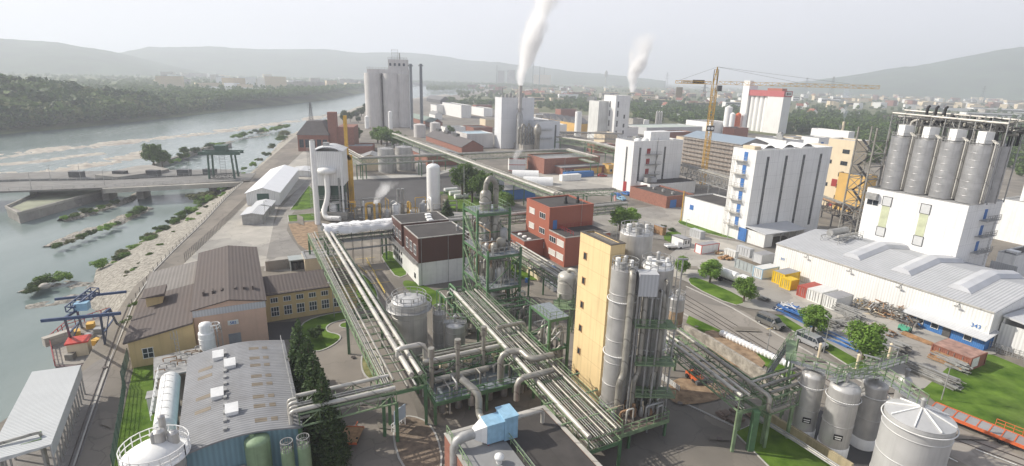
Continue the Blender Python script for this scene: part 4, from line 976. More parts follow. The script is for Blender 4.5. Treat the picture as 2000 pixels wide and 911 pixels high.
b = MB(); b.cbox(W*.3, D*.7, h-.5, 2, 2, 1.6); b.cbox(W*.75, D*.8, h-.5, 1.4, 1.4, 1.8); b.build('air_handler', galv, r)
b = MB(); b.box(W*.12, -7.6, 0, W*1.06, -.02, 4.6); a = b.build('annex', whitep, r)
b = MB(); b.box(W*.14, -7.4, 4.59, W*1.04, -.1, 4.7); b.build('annex_roof', darkr, a)
for x, m_ in ((.22, galv), (.3, greyc)): b = MB(); b.cbox(W*x, -3.5, 4.7, 2.8, 2.2, 1.8); b.build('air_cooler', m_, r)
C, W, D = nbt(1479, 295, 25, 1433, 1626)
r = thing('white_process_building', 'tall white block with dark vertical window slits and blue doors', 'industrial building', C, GR); h = 25.; WB2 = (C, W, D)
boxbuild(r, W, D, h, white, greyr, .6, whitep)
for i in range(4): onface(r, 'window_strip', panelmesh(.9, h*.84, MATS['slit_glass']), 'F', W*(.15+.235*i), h*.09, W, D)
for i in range(6):
 z = 4.0+i*3.6; onface(r, 'door', panelmesh(1.2, 2.3, blue), 'L', D*.42, z, W, D)
 b = MB(); b.box(-1.4, D*.34, z-.2, -.02, D*.86, z-.1); b.rail([(-1.35, D*.34, z-.1), (-1.35, D*.86, z-.1)], 1.1, 1., .03); b.rail([(-1.35, D*.34, z-.1), (-.05, D*.34, z-.1)], 1.1, 1., .03); b.build('balcony', insulw, r)
b = MB()
for i in range(6): z = 4.0+i*3.6; b.ladder(-1.0, D*.8, z-3.6 if i else .2, z-.2, -1, 0, False)
b.build('ladder', insulw, r)
for i in range(3): 
 x = W*(.2+.25*i); b = MB(); n_ = 8
 for k in range(n_): pass
 b.gridmesh([[Vector((x+s*2.6, y, h-.4+1.5*math.cos(s*1.3))) for y in (D*.15, D*.85)] for s in np.linspace(-1, 1, 9)][::-1]); b.prism([(x-2.6, D*.15), (x+2.6, D*.15), (x+2.6, D*.15+.1), (x-2.6, D*.15+.1)], h-.5, h+.3); b.build('roof_light', whitep, r)
b = MB(); b.cbox(W*.08, D*.5, h-.6, 2.4, D*.5, 1.4); b.build('air_handler', cream, r)
onface(r, 'gate', panelmesh(2.6, 3.6, blue), 'L', D*.1, .1, W, D)
C2, W2, D2 = nbt(1430, 405, 7.6, 1364, 1480)
r2 = thing('low_white_hall', 'low white hall with a small blue window beside the slit windowed block', 'industrial hall', C+GY*(D+.1), GR)
D2 = 16.; boxbuild(r2, 12, D2, 8., whitep, darkr, .3); onface(r2, 'window', panelmesh(1.5, 1.5, blue), 'L', D2*.78, 4.4, 12, D2)
b = MB(); b.cyl((-.3, D2, 0), (-.3, D2, 9.6), .16); b.build('gas_pipe', cyel, r2)
C3 = C-GY*6.2+GX*.3; r = thing('store_shed', 'open fronted pale shed with sheet roof below the slit windowed block', 'shed', C3, GR)
b = MB(); b.box(0, 0, 0, .2, 6, 3.6); b.box(.2, 0, 0, 3.2, .15, 3.6); b.box(15.8, 0, 0, 16, 6, 3.4); b.build('wall', whitec, r); b = MB()
for x in (6.5, 9.6, 12.7): b.cbox(x, .15, 0, .25, .25, 3.5)
b.build('post', galv, r); b = MB(); b.prism([(-.4, -.4), (16.4, -.4), (16.4, 6.05), (-.4, 6.05)], [3.6, 3.5, 4.2, 4.3], [3.8, 3.7, 4.4, 4.5]); b.build('roof', fibrel, r)
c = G(1943, 612, 6.6); D = solve(lambda t: -proj(c+GY*t)[0], -1517.)
W = 27.; o = Vector((c.x, c.y, 0))
r = thing('storage_hall', 'long white hall numbered 343 with grey corrugated roof on the right', 'industrial hall', o, GR); HALL = (o, W, D)
gable(r, W, D, 6.6, 8.6, whitec, mat('hall_roof', (.43, .44, .455), .8, var=.08, scale=.3, kind='corr', p=(.55, 1), bump=.55), 'y', .15)
for i in range(3):
 y = D*(.17+.235*i); b = MB(); pr = [(-1.9, 0), (-1.2, .75), (0, 1.05), (1.2, .75), (1.9, 0)]
 def zh(x): return 6.85+2*(1-abs(x-W/2)/(W/2))
 for s0, s1 in ((W*.14, W*.5), (W*.5, W*.86)):
  b.gridmesh([[Vector((x, y+dy, zh(x)+dz)) for x in (s0, s1)] for dy, dz in pr])
 for s0 in (W*.14, W*.86): b.add([(s0, y+dy, zh(s0)+dz) for dy, dz in pr], [(0, 1, 2, 3, 4)])
 b.sm = [False]*len(b.sm); b.build('roof_light', whitec if 0 else mat('light_dome', (.5, .51, .53), .4, var=.08, scale=.4), r)
onface(r, 'sign_plate', panelmesh(2.6, 1.2, linewhite, .05), 'L', 1.9, 2.9, W, D); text(r, '343', 1.0, blue, 'L', 1.9, 3.1, W, D, .09)
onface(r, 'sign_plate', panelmesh(2.0, 1.0, linewhite, .05), 'L', D-2.2, 3.2, W, D); text(r, '343', .7, blue, 'L', D-2.2, 3.4, W, D, .09)
for i in range(4): b = MB(); y = D*(.12+.23*i); b.beam((-.6, y, 5.9), (0, y, 6.3), .12); b.beam((-.7, y-.4, 5.9), (-.7, y+.4, 5.9), .2); b.build('flood_lamp', galv, r)
b = MB(); b.beam((-.12, 0, 6.62), (-.12, D, 6.62), .2); b.build('gutter', insulw, r)
a = thing('hall_annex', 'white annex with pale roof and dark gateway at the right edge', 'industrial hall', o+GX*3-GY*15, GR)
b = MB(); b.box(0, 2.0, 0, .3, 14.8, 4.4); b.box(.3, 14.5, 0, 14, 14.8, 5.2); b.box(13.7, 2, 0, 14, 14.5, 4.6); b.box(5, 2, 0, 5.3, 9, 4.3); b.build('wall', whitec, a)
b = MB(); b.prism([(-.5, -1), (15, -1), (15, 14.7), (-.5, 14.7)], [4.4]*2+[5.6]*2, [4.7]*2+[5.9]*2); b.build('roof', fibrel, a)
b = MB(); b.box(.1, 2.1, 0, 4.8, 2.3, 4.2); b.build('gate', mat('grey_blue_gate', (.2, .28, .36), .6), a)
text(a, '343', .7, blue, 'F', 9, 4.0, 14, 14, -1.9)
C, W, D = nbt(1893, 402, 19.5, 1695, 1960)
r = thing('silo_building', 'white block carrying the row of steel silos above the long hall', 'industrial building', C, GR); h = 19.5; SB = (C, W, D)
boxbuild(r, W, D, h, white, greyr, .12, galv)
for f in (.37, .76):
 u = D*(1-f) if 0 else D*f
 onface(r, 'window_strip', panelmesh(1.7, 5.0, mat('green_glass', (.5, .53, .36), .4), .06), 'L', u, 11.0, W, D)
 for z in (9.0, 16.1): onface(r, 'grille', panelmesh(1.8, 2.0, mat('grille', (.55, .56, .56), .5, kind='corr', p=(.15, 3)), .09, darkst), 'L', u, z, W, D)
wins(r, 'L', [D*.91], [15.6], 2.6, 1.2, W, D, 2, 1, False, frameW)
b = MB(); b.box(-1.0, D*.86, 17.0, -.02, D*.98, 18.4); b.build('air_duct', galv, r)
for i in range(3):
 z = 9+i*3.5; onface(r, 'door', panelmesh(1.1, 2.1, blue), 'F', W*.55, z, W, D)
 b = MB(); b.box(W*.4, -1.5, z-.2, W*.8, -.02, z-.1); b.rail([(W*.4, -1.45, z-.1), (W*.8, -1.45, z-.1)], 1.1, 1, .04); b.ladder(W*.74, -.9, z-3.4, z-.2, 0, -1, True); b.build('balcony', galv, r)
# ================================================================== t
def tank(name, label, c, r, h, m, roof='cone', rh=.6, rings=3, rail=True, ladder=None, skirt=None, cat='tank', group=None, rz=0, seg=36, vent=True, rm=None, ribs=0, z0=0.):
 t = thing(name, label, cat, (c.x, c.y, z0), rz, group); b = MB()
 prof = [(r, 0), (r, h)]
 b.lathe(0, 0, prof, seg); b.build('shell', m, t)
 b = MB()
 if roof == 'dome': b.lathe(0, 0, [(r*math.cos(a), h+rh*math.sin(a)) for a in np.linspace(0, math.pi/2-.001, 8)], seg)
 elif roof == 'cone': b.lathe(0, 0, [(r+.03, h), (r*.95, h+.06), (.02, h+rh)], seg)
 else: b.lathe(0, 0, [(r, h), (r-.05, h+.12), (.02, h+.13)], seg)
 b.build('roof', rm or m, t)
 if rings:
  HM = MB().lathe(0, 0, [(r, -.05), (r+.05, -.04), (r+.05, .04), (r, .05)], seg).mesh('hoop', m)
  for i in range(rings): link('hoop', HM, t, (0, 0, h*(i+.5)/rings if rings < 4 else h*(i+1)/(rings+1)))
 if skirt: b = MB(); b.lathe(0, 0, [(r+.12, 0), (r+.12, skirt), (r, skirt+.02)], seg); b.build('base', concl, t)
 if rail: b = MB(); b.ringrail(0, 0, h, r-.05, 1.1, max(14, int(r*6))); b.build('railing', galv, t)
 if ribs:
  b = MB()
  for i in range(ribs): a = 2*math.pi*i/ribs; b.beam((0, 0, h+rh+.08), (r*.98*math.cos(a), r*.98*math.sin(a), h+.12), .12)
  b.build('roof_rib', whitep, t)
 if ladder is not None: b = MB(); nx, ny = math.cos(ladder), math.sin(ladder); b.ladder(nx*(r+.35), ny*(r+.35), 0, h, nx, ny); b.build('ladder', galv, t)
 if vent: b = MB(); b.cyl((0, 0, h+rh*.8), (0, 0, h+rh+.9), .22, n=10); b.cyl((0, 0, h+rh+.9), (0, 0, h+rh+1.1), .32, .1, n=10); b.build('vent', pgreen if 0 else galv, t)
 return t
def tk(px, py, h, wpx): c = G(px, py, h); v = c-Vector((0, 0, CAMH)); return c, pm(wpx/2, c)*v.dot(_f)/v.length
c, r = tk(799, 586, 9.2, 70)
t = tank('storage_tank', 'large plain grey tank with railed white roof beside the pipe rack', c, r, 9.2, steel, 'flat', .1, 2, True, None, .5, vent=False, rm=steell)
b = MB(); b.ringrail(0, 0, 8.1, r+.75, 1.1, 22); b.lathe(0, 0, [(r+.0, 8.0), (r+.8, 8.0), (r+.8, 8.1), (r, 8.1)], 30); b.build('walkway', galv, t)
for i in range(6): b = MB(); a = i*1.05; b.cyl((r*.7*math.cos(a), r*.7*math.sin(a), 9.2), (r*.7*math.cos(a), r*.7*math.sin(a), 9.9), .15); b.build('nozzle', galv, t)
c, r = tk(859, 612, 6.2, 27); tank('storage_tank', 'small grey tank wedged between the large tank and the round topped one', c+GY*.2, r, 6.2, steel, 'cone', .4, 3, True, None, .3)
c, r = tk(889, 634, 5.6, 40)
t = tank('storage_tank', 'small grey tank with pale shallow roof and a railed platform', c, r, 5.6, steel, 'dome', .5, 3, False, R_(200), .3, rm=steell)
b = MB(); b.rail([(-1.6, -.6, 6.1), (1.6, -.6, 6.1)], 1, .8, .03); b.rail([(-1.6, .6, 6.1), (1.6, .6, 6.1)], 1, .8, .03); b.box(-1.7, -.65, 6.0, 1.7, .65, 6.08); b.build('walkway', galv, t)
c1, r1 = tk(1221, 524, 20.8, 54); c2, r2 = tk(1284, 520, 20.4, 66); c3, r3 = tk(1244, 450, 23.5, 66)
S1 = tank('process_silo', 'tall grey steel silo standing right beside the yellow stair tower', c1, r1, 20.8, steel, 'cone', .5, 6, True, None, .6, 'silo'); 
S2 = tank('process_silo', 'tall grey silo with the pipes at its front, right of the group', c2, r2, 20.4, steel, 'dome', .8, 6, True, R_(-20), .6, 'silo', rm=whitep)
S3 = tank('process_silo', 'tallest stained silo with a railed top at the back of the group', c3, r3, 23.2, steel, 'flat', .2, 6, True, R_(170), .6, 'silo', rm=steell)
for S, c, r, h in ((S1, c1, r1, 20.8), (S2, c2, r2, 20.4), (S3, c3, r3, 23.2)):
 for z in (3, 10, 17): b = MB(); b.tube([((r+.17)*math.cos(a), (r+.17)*math.sin(a), z) for a in np.linspace(0, 2*math.pi, 49)[:-1]], .07, 6, 0, True); b.build('ring_pipe', whitep, S)
 for i in range(5): b = MB(); a = i*1.3+r; b.cyl((r*.55*math.cos(a), r*.55*math.sin(a), h+.1), (r*.55*math.cos(a), r*.55*math.sin(a), h+.9+.3*(i % 2)), .2+.1*(i % 3), n=10); b.build('nozzle', whitep if i % 2 else galv, S)
def pipeobj(root, pts, r, m, n=8, bend=None, name='pipe'): return MB().tube(pts, r, n, bend).build(name, m, root)
pr = thing('riser_pipes', 'tall grey riser pipes with green landings in front of the steel silos', 'pipework')
base = c1.lerp(c2, .5)+Vector((0, -r1*1.0, 0))
def q3(px, py, z): p = G(px, py, z); return p
fy = min(c1.y-r1, c2.y-r2)-.5
def atx(px, z, y):                                        # world x seen at photo column px at depth row y, height z
 lo, hi = -60., 120.
 for _ in range(40):
  m_ = (lo+hi)/2
  if proj((m_, y, z))[0] < px: lo = m_
  else: hi = m_
 return lo
for px, zt, zb, rr, yy_, mm in ((1237, 20.9, .3, .42, fy, insul), (1262, 18, 1.5, .3, fy+.5, insul), (1277, 19.5, 1.5, .12, fy+.3, galv), (1298, 18, 2, .25, fy+1.2, insul), (1306, 19.5, 1.5, .2, fy+1.6, insuld), (1253, 19, 1, .14, fy+.6, galv)):
 x = atx(px, zt, yy_); pts = [(x, yy_+1.6, zt-.2), (x, yy_, zt-.2), (x, yy_, 9), (x, yy_, zb)]
 if rr > .24: pts = [(x-.2 if px > 1250 else x, yy_+1.8, zt), (x, yy_, zt), (x, yy_, 8), (x-.5, yy_-.3, 7.2), (x-.5, yy_-.3, zb)]
 pipeobj(pr, pts, rr, mm, 10)
x = atx(1262, 19, fy); b = MB(); b.box(x-.9, fy-.2, 18.2, x+1.3, fy+1.6, 20.9); b.build('housing', greyc, pr)
for z in (14.2, 9.3, 5): b = MB(); x0 = atx(1240, z, fy); b.box(x0, fy-.2, z, x0+4.8, fy+2.2, z+.15); b.rail([(x0, fy-.2, z), (x0+4.8, fy-.2, z)], 1.1, 1.2, .03); b.build('landing', pgreen, pr)
b = MB(); x = atx(1268, 19, fy)
for dx, dy in ((-1.2, 0), (1.5, 0), (1.5, 2)): b.beam((x+dx, fy+dy, 0), (x+dx, fy+dy, 19), .18)
b.build('support_frame', galv, pr)
p = G(1296, 800, 0); ms = thing('floodlight_mast', 'thin grey mast rising in front of the steel silos', 'mast', (atx(1310, 20, fy+2.5)+.8, fy+1.2, 0)); b = MB(); b.cyl((0, 0, 0), (0, 0, 22.5), .13, .08, 8); b.build('post', galv, ms); b = MB(); b.box(-.6, -.1, 22.3, .6, .1, 22.5); b.build('lamp_head', galv, ms)
c, r = tk(1322, 582, 6.2, 33); t = tank('storage_tank', 'small grey tank with rust brown lower half behind the steel silos', c, r, 6.2, steel, 'dome', .4, 2, True, None, .3)
b = MB(); b.lathe(0, 0, [(r+.02, 1.2), (r+.03, 4.0), (r, 4.02)], 30); b.build('stained_band', mat('stain_brown', (.27, .19, .11), .7, var=.3, scale=.8, streak=.4), t)
c, r = tk(1108, 536, 10.2, 36); t = tank('pressure_vessel', 'pale round topped vessel on green legs left of the yellow tower', c, r, 3.6, insulw, 'dome', .9, 2, False, None, None, z0=6.2, vent=False)
b = MB(); b.lathe(0, 0, [(.3, -.8), (r*.7, -.4), (r, 0)], 20); b.build('bottom', insulw, t)
b = MB()
for i in range(4): a = .78+i*1.57; b.beam((r*1.1*math.cos(a), r*1.1*math.sin(a), -6.2), (r*1.1*math.cos(a), r*1.1*math.sin(a), .8), .2)
b.box(-2, -2, -1.6, 2, 2, -1.5); b.rail([(-2, -2, -1.5), (2, -2, -1.5)], 1, 1, .03); b.build('support_frame', pgreen, t)
pipeobj(t, [(.2, -.2, 4.2), (.2, -.2, 5.0), (1.7, -1.2, 5.0), (1.7, -1.2, -5.5)], .35, insul, 10)
for i, (px, py, h, wp, lb) in enumerate([(1589,733,8.6,50,'steel silo with black nameplate nearest the green pipe gantry'), (1651,757,8.8,66,'steel silo with black nameplate between the gantry silo and the big flat tank'), (1710,752,8.3,56,'shaded steel silo tucked behind the one next to the big flat tank'), (1768,745,7.2,30,'narrow steel silo at the far end of the tank row')]):
 c, r = tk(px, py, h, wp); t = tank('steel_silo', lb, c, r, h, steel, 'dome', .7, 3, False, None, None, 'silo', 'steel silos in the tank yard')
 b = MB(); b.lathe(0, 0, [(r+.06, 0), (r+.06, 1.5), (r, 1.55)], 36); b.build('base', whitep, t)
 b = MB(); b.tube([((r+.2)*math.cos(a), (r+.2)*math.sin(a), h-1.1) for a in np.linspace(0, 2*math.pi, 49)[:-1]], .05, 6, 0, True); b.build('ring_pipe', whitep, t)
 if i < 2:
  b = MB(); th = R_(-112); 
  b.cbox(0, 0, 0, .9, .06, .7); b.build('nameplate', black, t, ((r+.03)*math.cos(th), (r+.03)*math.sin(th), 2.8), th+R_(90))
  b = MB(); b.cbox(0, -.04, .12, .6, .03, .12); b.cbox(0, -.04, .4, .7, .03, .1); b.build('nameplate_marks', linewhite, t, ((r+.03)*math.cos(th), (r+.03)*math.sin(th), 2.8), th+R_(90))
c, r = tk(1797, 812, 9.2, 150)
t = tank('flat_roof_tank', 'large pale grey tank with ribbed shallow cone roof in the corner', c, r, 9.2, steell, 'cone', 1.0, 3, False, None, .3, ribs=8, seg=48)
b = MB(); b.tube([((r+.2)*math.cos(a), (r+.2)*math.sin(a), 8.7) for a in np.linspace(0, 2*math.pi, 65)[:-1]], .06, 6, 0, True); b.build('ring_pipe', whitep, t)
wk = thing('tank_walkway', 'green steel walkway with railings over the row of steel silos', 'walkway'); z = 9.6
A = [G(1545, 705, z), G(1640, 735, z), G(1720, 735, z), G(1800, 790, z+.3)]
b = MB(); 
for a, c_ in zip(A, A[1:]): b.beam(a, c_, 1.1, .08)
A2 = [G(1625, 745, z), G(1760, 705, z)]; b.beam(A2[0]+Vector((0, 0, .05)), A2[1]+Vector((0, 0, .05)), 1.0, .08); b.build('deck', mat('walk_grating', (.3, .31, .31), .6, metal=.3, var=.3, scale=4), wk)
b = MB()
for L_ in (A, A2):
 for a, c_ in zip(L_, L_[1:]):
  d = (c_-a).normalized(); o = Vector((-d.y, d.x, 0))*.58
  b.rail([a+o, c_+o], 1.1, 1.3, .035); b.rail([a-o, c_-o], 1.1, 1.3, .035)
b.build('railing', pgreen, wk)
for px, py in ((1598, 700), (1672, 722), (1735, 700)): q = G(px, py, z); b = MB(); b.cyl(q, q+Vector((0, 0, 1.9)), .16, n=8); b.cyl(q+Vector((0, 0, 1.9)), q+Vector((0, 0, 2.1)), .22, .05, n=8); b.build('vent_pipe', cream, wk)
for px, py in ((1712, 735), (1748, 712)): q = G(px, py, z); b = MB(); b.cyl(q, q+Vector((0, 0, 2.2)), .07, n=6); b.beam(q+Vector((-1.6, .6, 2.4)), q+Vector((0, 0, 2.2)), .3, .1); b.build('lamp', galv, wk)
def wall(label, px, h, m, t=.35, name='yard_wall', h2=None):
 r = thing(name, label, 'wall'); b = MB(); P = [G(*p) for p in px]
 for a, c_ in zip(P, P[1:]): b.beam(a+Vector((0, 0, h/2)), c_+Vector((0, 0, h/2)), t, h)
 b.build('wall', m, r); return r
ow = wall('stained yellow wall around the steel silo yard', [(1478,815),(1560,865),(1660,930)], 1.6, mat('old_yellow_wall', (.5, .42, .26), .9, var=.12, scale=.5, dirt=.5, streak=.5))
P = [G(1478, 815, 1.65), G(1560, 865, 1.65), G(1660, 930, 1.65)]
for k in range(3): pipeobj(ow, [p+Vector((0, 0, .12+.0*k))+GX*(-.35+.32*k) for p in P], .09, insulw if k % 2 else galv, 6)
wall('old broken stone retaining wall below the avenue', [(1335,654),(1380,676),(1498,752)], 1.9, mat('old_stone_wall', (.36, .33, .28), .95, var=.35, scale=1.4, dirt=.6, bump=.8), .5)
c, r = tk(401, 640, 5.8, 33); t = tank('day_silo', 'narrow white silo with small ring rail beside the pink wall', c, r, 5.0, whitep, 'flat', .1, 3, False, R_(20), .2, 'silo', vent=False)
b = MB(); b.lathe(0, 0, [(r*.8, 5.1), (r*.8, 6.2), (r*.7, 6.45), (0.01, 6.6)], 24); b.build('head', whitep, t); b = MB(); b.ringrail(r*1.0, .4, 5.2, .75, 1.0, 10); b.build('railing', whitep, t)
c, r = tk(304, 886, 6.6, 120); t = tank('dome_tank', 'white domed tank with ring railing at the bottom left corner', c, r, 6.4, steel, 'dome', 1.4, 2, False, None, .3, rm=mat('dome_white', (.78, .78, .76), .45, var=.06, scale=.7, dirt=.15))
b = MB(); b.ringrail(0, 0, 6.5, r+.55, 1.2, 22, .035); b.lathe(0, 0, [(r, 6.42), (r+.6, 6.42), (r+.6, 6.5), (r, 6.5)], 36); b.build('railing', whitep, t)
for x, y, rr, hh in ((.3, .4, .55, 1.5), (1.3, .9, .5, 1.0), (.1, 1.4, .3, 2.4)): b = MB(); b.cyl((x, y, 7.2), (x, y, 7.3+hh), rr, n=14); b.cyl((x, y, 7.3+hh), (x, y, 7.5+hh), rr, rr*.4, n=14); b.build('nozzle', steel, t)
a = G(333, 742, 3.0); c_ = G(322, 835, 3.2); t = thing('horizontal_tank', 'long white horizontal tank lying beside the blue hall', 'tank'); d = (c_-a).normalized()
b = MB(); b.cyl(a, c_, 1.15, n=24); 
for e, s in ((a, -1), (c_, 1)): b.cyl(e, e+d*s*.35, 1.15, .85, 24); b.cyl(e+d*s*.35, e+d*s*.5, .85, .2, 24)
b.build('shell', whitep, t); b = MB()
for f in (.15, .5, .85): q = a.lerp(c_, f); b.cbox(q.x, q.y, 0, 1.6, .5, 2.2)
b.build('saddle', concl, t); b = MB()
for i in range(7): q = a.lerp(c_, (i+.5)/7); b.tube([q+Vector((1.18*math.cos(u), 0, 1.18*math.sin(u))) for u in np.linspace(0, math.pi, 9)], .04, 4)
b.build('band', galv, t)
b = MB(); o = Vector((-1.2, -.3, 1.0)); b.rail([a+o, c_+o], .9, 1.2, .03); b.build('railing', whitep, t)
eq = thing('loading_rack', 'pipe cluttered grey loading platform between the silo and yellow wall', 'platform'); p0 = G(300, 712, 0)
q0 = G(312, 740, 2.4); b = MB(); b.prism([V2(G(*p, 2.6)) for p in [(300,700),(392,678),(385,722),(300,742)]], 2.5, 2.7); b.build('deck', galv, eq)
for px, py in ((303, 738), (383, 720), (303, 702), (390, 680)): g_ = G(px, py, 2.6); b = MB(); b.beam((g_.x, g_.y, 0), (g_.x, g_.y, 2.5), .15); b.build('post', galv, eq)
for i in range(12):
 g_ = G(305+i*7, 728-i*2.5-(i % 3)*8, 2.8); pipeobj(eq, [g_, g_+Vector((0, 0, .3+.1*(i % 4))), g_+GX*(1.+.3*(i % 3))+Vector((0, 0, .3+.1*(i % 4))), g_+GX*(1.+.3*(i % 3))], .07, galv if i % 2 else rust, 6)
b = MB(); b.ladder(*V2(G(348, 690, 2.7)), 2.7, 5.2, 0, -1, True); b.build('ladder', galv, eq)
c = G(302, 770, 2.2); cb = thing('control_cabinet', 'white weather cabinet standing on the grass by the horizontal tank', 'cabinet', (c.x, c.y, 0), GR); b = MB(); b.box(-.8, -.8, 0, .8, .8, 2.2); b.build('cabinet', whitep, cb); b = MB(); b.box(-.9, -.9, 2.2, .9, .9, 2.3); b.build('lid', galv, cb)
for px, py, wp, h, lb in ((502, 860, 54, 5.2, 'big mossy green upright tank in front of the blue hall'), (561, 880, 28, 4.2, 'small green tank next to the big green tank'), (593, 871, 28, 4.3, 'small green tank nearest the corner of the blue hall')):
 c, r = tk(px, py, h, wp); t = tank('green_tank', lb, c, r, h, greentk, 'dome', r*.45, 0, wp < 40, None, .2, vent=False, group='green upright tanks')
 b = MB(); b.cyl((-r*.4, 0, h+r*.3), (-r*.4, 0, h+r*.62), .25); b.build('manhole', greentk, t)
pp = thing('green_tank_pipework', 'grey pipes and frame beside the small green tanks', 'pipework'); q = G(607, 860, 0)
for i in range(4): pipeobj(pp, [q+Vector((.25*i, 0, 0)), q+Vector((.25*i, 0, 5.6-.4*i)), q+Vector((.25*i, 1.5, 5.6-.4*i))], .08, galv, 6)
b = MB(); b.ladder(q.x-.6, q.y-.5, 0, 5.4, 0, -1); b.build('ladder', galv, pp)
c = G(847, 408, 0); h = 13.6; t = tank('nitrogen_tank', 'tall slim white tank with domed top beside the dark yard', c, pm(12.5, G(847, 360, 7)), h, mat('gloss_white', (.82, .82, .8), .35, var=.03, scale=.4), 'dome', 1.2, 0, False, None, .3)
pipeobj(t, [(-1.7, 0, 0), (-1.7, 0, h-3.5)], .22, whitep, 8)
c = G(868, 408, 0); t = tank('small_tank', 'squat cream tank with domed top beside the slim white tank', c, 1.2, 4.2, cream, 'dome', .7, 0, False, None, .3)
b = MB(); b.ringrail(0, 0, 4.3, 1.1, 1, 10); b.build('railing', pgreen, t)
for i, (px, py, wp, lb) in enumerate([(753,290,31,'grey clad tank nearest the low shed with the pipe rack before it'), (788,287,32,'grey clad tank with top platform, right of its twin'), (822,320,20,'low pale tank beside the rack legs')]):
 h = 10.5 if i < 2 else 4; c = G(px, py, h); r = pm(wp/2, c); t = tank('clad_tank', lb, c, r, h, steel, 'cone', .6, 4, True, R_(-60), .3, group='clad tanks behind the dark yard')
 if i < 2:
  for k in range(4): pipeobj(t, [(r+.4+.25*k, -.5, 0), (r+.4+.25*k, -.5, h-1-k*1.2), (r-.5, 0, h-1-k*1.2)], .12, galv, 6)
def offpoly(P, off):
 out = []
 for i, p in enumerate(P):
  d0 = (P[i]-P[i-1]) if i else (P[1]-P[0]); d1 = (P[i+1]-P[i]) if i < len(P)-1 else d0
  d0 = Vector((d0.x, d0.y, 0)).normalized(); d1 = Vector((d1.x, d1.y, 0)).normalized()
  n0 = Vector((-d0.y, d0.x, 0)); n1 = Vector((-d1.y, d1.x, 0)); nn = (n0+n1); nn = nn/max(.4, nn.length_squared)*2
  out.append(p+nn*off)
 return out
def rack(label, P, w, hz, pipes, cols, fm=None, cm=None, bay=2.2, ch=.16, name='pipe_rack', group='overhead pipe racks', skip=(), rail=False, web=.08, gz=0.):
 fm = fm or pgreen; cm = cm or greenst; r = thing(name, label, 'pipe rack', (0, 0, 0), 0, group)
 b = MB()
 for a, c_ in zip(P, P[1:]):
  d = (c_-a); d.z = 0; d.normalize(); b.truss(a-Vector((0, 0, hz)), c_-Vector((0, 0, hz)), Vector((d.y, -d.x, 0))*w/2, hz, bay, ch, web)
 b.build('frame', fm, r)
 L = 0
 for a, c_ in zip(P, P[1:]):
  d = (c_-a); ln = d.length; d.z = 0; d.normalize(); n = Vector((d.y, -d.x, 0)); k = max(1, round(ln/cols))
  for i in range(k+1):
   if i in skip: continue
   q = a.lerp(c_, i/k); b = MB(); zt = q.z-hz
   for s in (-1, 1): e = q+n*s*(w/2-.1); b.beam((e.x, e.y, gz), (e.x, e.y, zt-.08), .34, .34)
   e0 = q-n*(w/2-.3); e1 = q+n*(w/2-.3); b.beam((e0.x, e0.y, zt-.3), (e1.x, e1.y, zt-.3), .22, .3)
   b.build('column', cm, r)
 for off, dz, rr, m_ in pipes: MB().tube([p+Vector((0, 0, dz)) for p in offpoly(P, off)], rr, 8 if rr > .15 else 6, rr*2.2).build('pipe', m_, r)
 if rail:
  b = MB(); b.rail(offpoly(P, w/2), 1.0, 2.2, .03); b.build('railing', fm, r)
 return r
def small(o0, n, dz=.1, r=.06, sp=.2): return [(o0+i*sp, dz, r, (insul, galv, insuld, insulw)[i % 4]) for i in range(n)]
k1 = G(790, 742, 7.0); k0 = k1+GY*66; k0.z = 7.6
w2 = G(582, 800, 7.0); L2 = (k1-w2).dot(GX)
R1 = rack('long green rack with two fat pipes running to the corner by the big grey tank', [k0, k1], 5.4, 1.3, small(-2.6, 4, .1, .05, .25)+[(-1.3, .2, .17, insul), (.9, .42, .35, insulw), (1.95, .42, .3, insulw)]+small(-2.5, 6, -1.2)+[(.4, -1.1, .2, insuld), (1.4, -1.1, .15, galv)], 22, pgreen, greenst, group=None)
R2 = rack('green rack with two grey pipes reaching over to the blue hall', [k1-GX*1.5+Vector((0, 0, -.2)), k1-GX*L2+Vector((0, 0, -.2))], 3.6, 1.5, [(-1.5, .3, .24, insulw), (1.4, .3, .27, insulw), (-.6, -1.2, .15, insuld), (0, -1.2, .12, bluesteel), (.7, -1.2, .16, insul), (-.3, .1, .07, galv), (.2, .1, .07, galv)]+small(-1.4, 4, -.6), 19, pgreen, greenst, group=None)
b = MB(); e = k1-GX*L2
for i in range(4): pipeobj(R2, [e+GY*(-1.4+.8*i)+Vector((0, 0, .1)), e+GY*(-1.4+.8*i)-GX*.8+Vector((0, 0, .1)), e+GY*(-1.4+.8*i)-GX*.8+Vector((0, 0, -6.5))], .16 if i % 2 else .22, insulw, 8)
k4 = G(822, 706, 5.7)
R4 = rack('rack with two fat white pipes crossing behind the three vent stacks', [k4, k4+GX*15.5], 3.4, 1.6, [(-1.0, .4, .33, insulw), (.2, .35, .2, insul), (1.2, .2, .14, insul)]+small(-1.2, 5, -1.4)+small(0, 5, -.7), 7.5, greenst, greenst, group=None)
pipeobj(R4, [k1+GX*.6+GY*5+Vector((0, 0, .5)), k1+GX*.6+GY*5+Vector((0, 0, 1.5)), k1+GX*4.2+GY*5+Vector((0, 0, 1.5)), k1+GX*4.2+GY*5+Vector((0, 0, -1.5))], .33, insulw, 12, .8)
a = G(905, 572, 7.2); a = a+GX*.6; c_ = a-GY*39; c_.z = 5.6
R3 = rack('central green rack full of pipes running past the foot of the yellow tower', [a, c_], 4.4, 1.4, [(-2.1, .3, .3, insulw)]+small(-1.3, 3, .1, .05, .3)+[(-.2, .2, .13, insul)]+small(.4, 3, .1, .05, .3)+[(1.5, .25, .2, insul), (2.1, .15, .1, insuld)]+small(-1.9, 5, -1.3, .07, .35)+small(.2, 5, -1.3, .06, .3), 9.5, pgreen, greenst, group=None, rail=True)
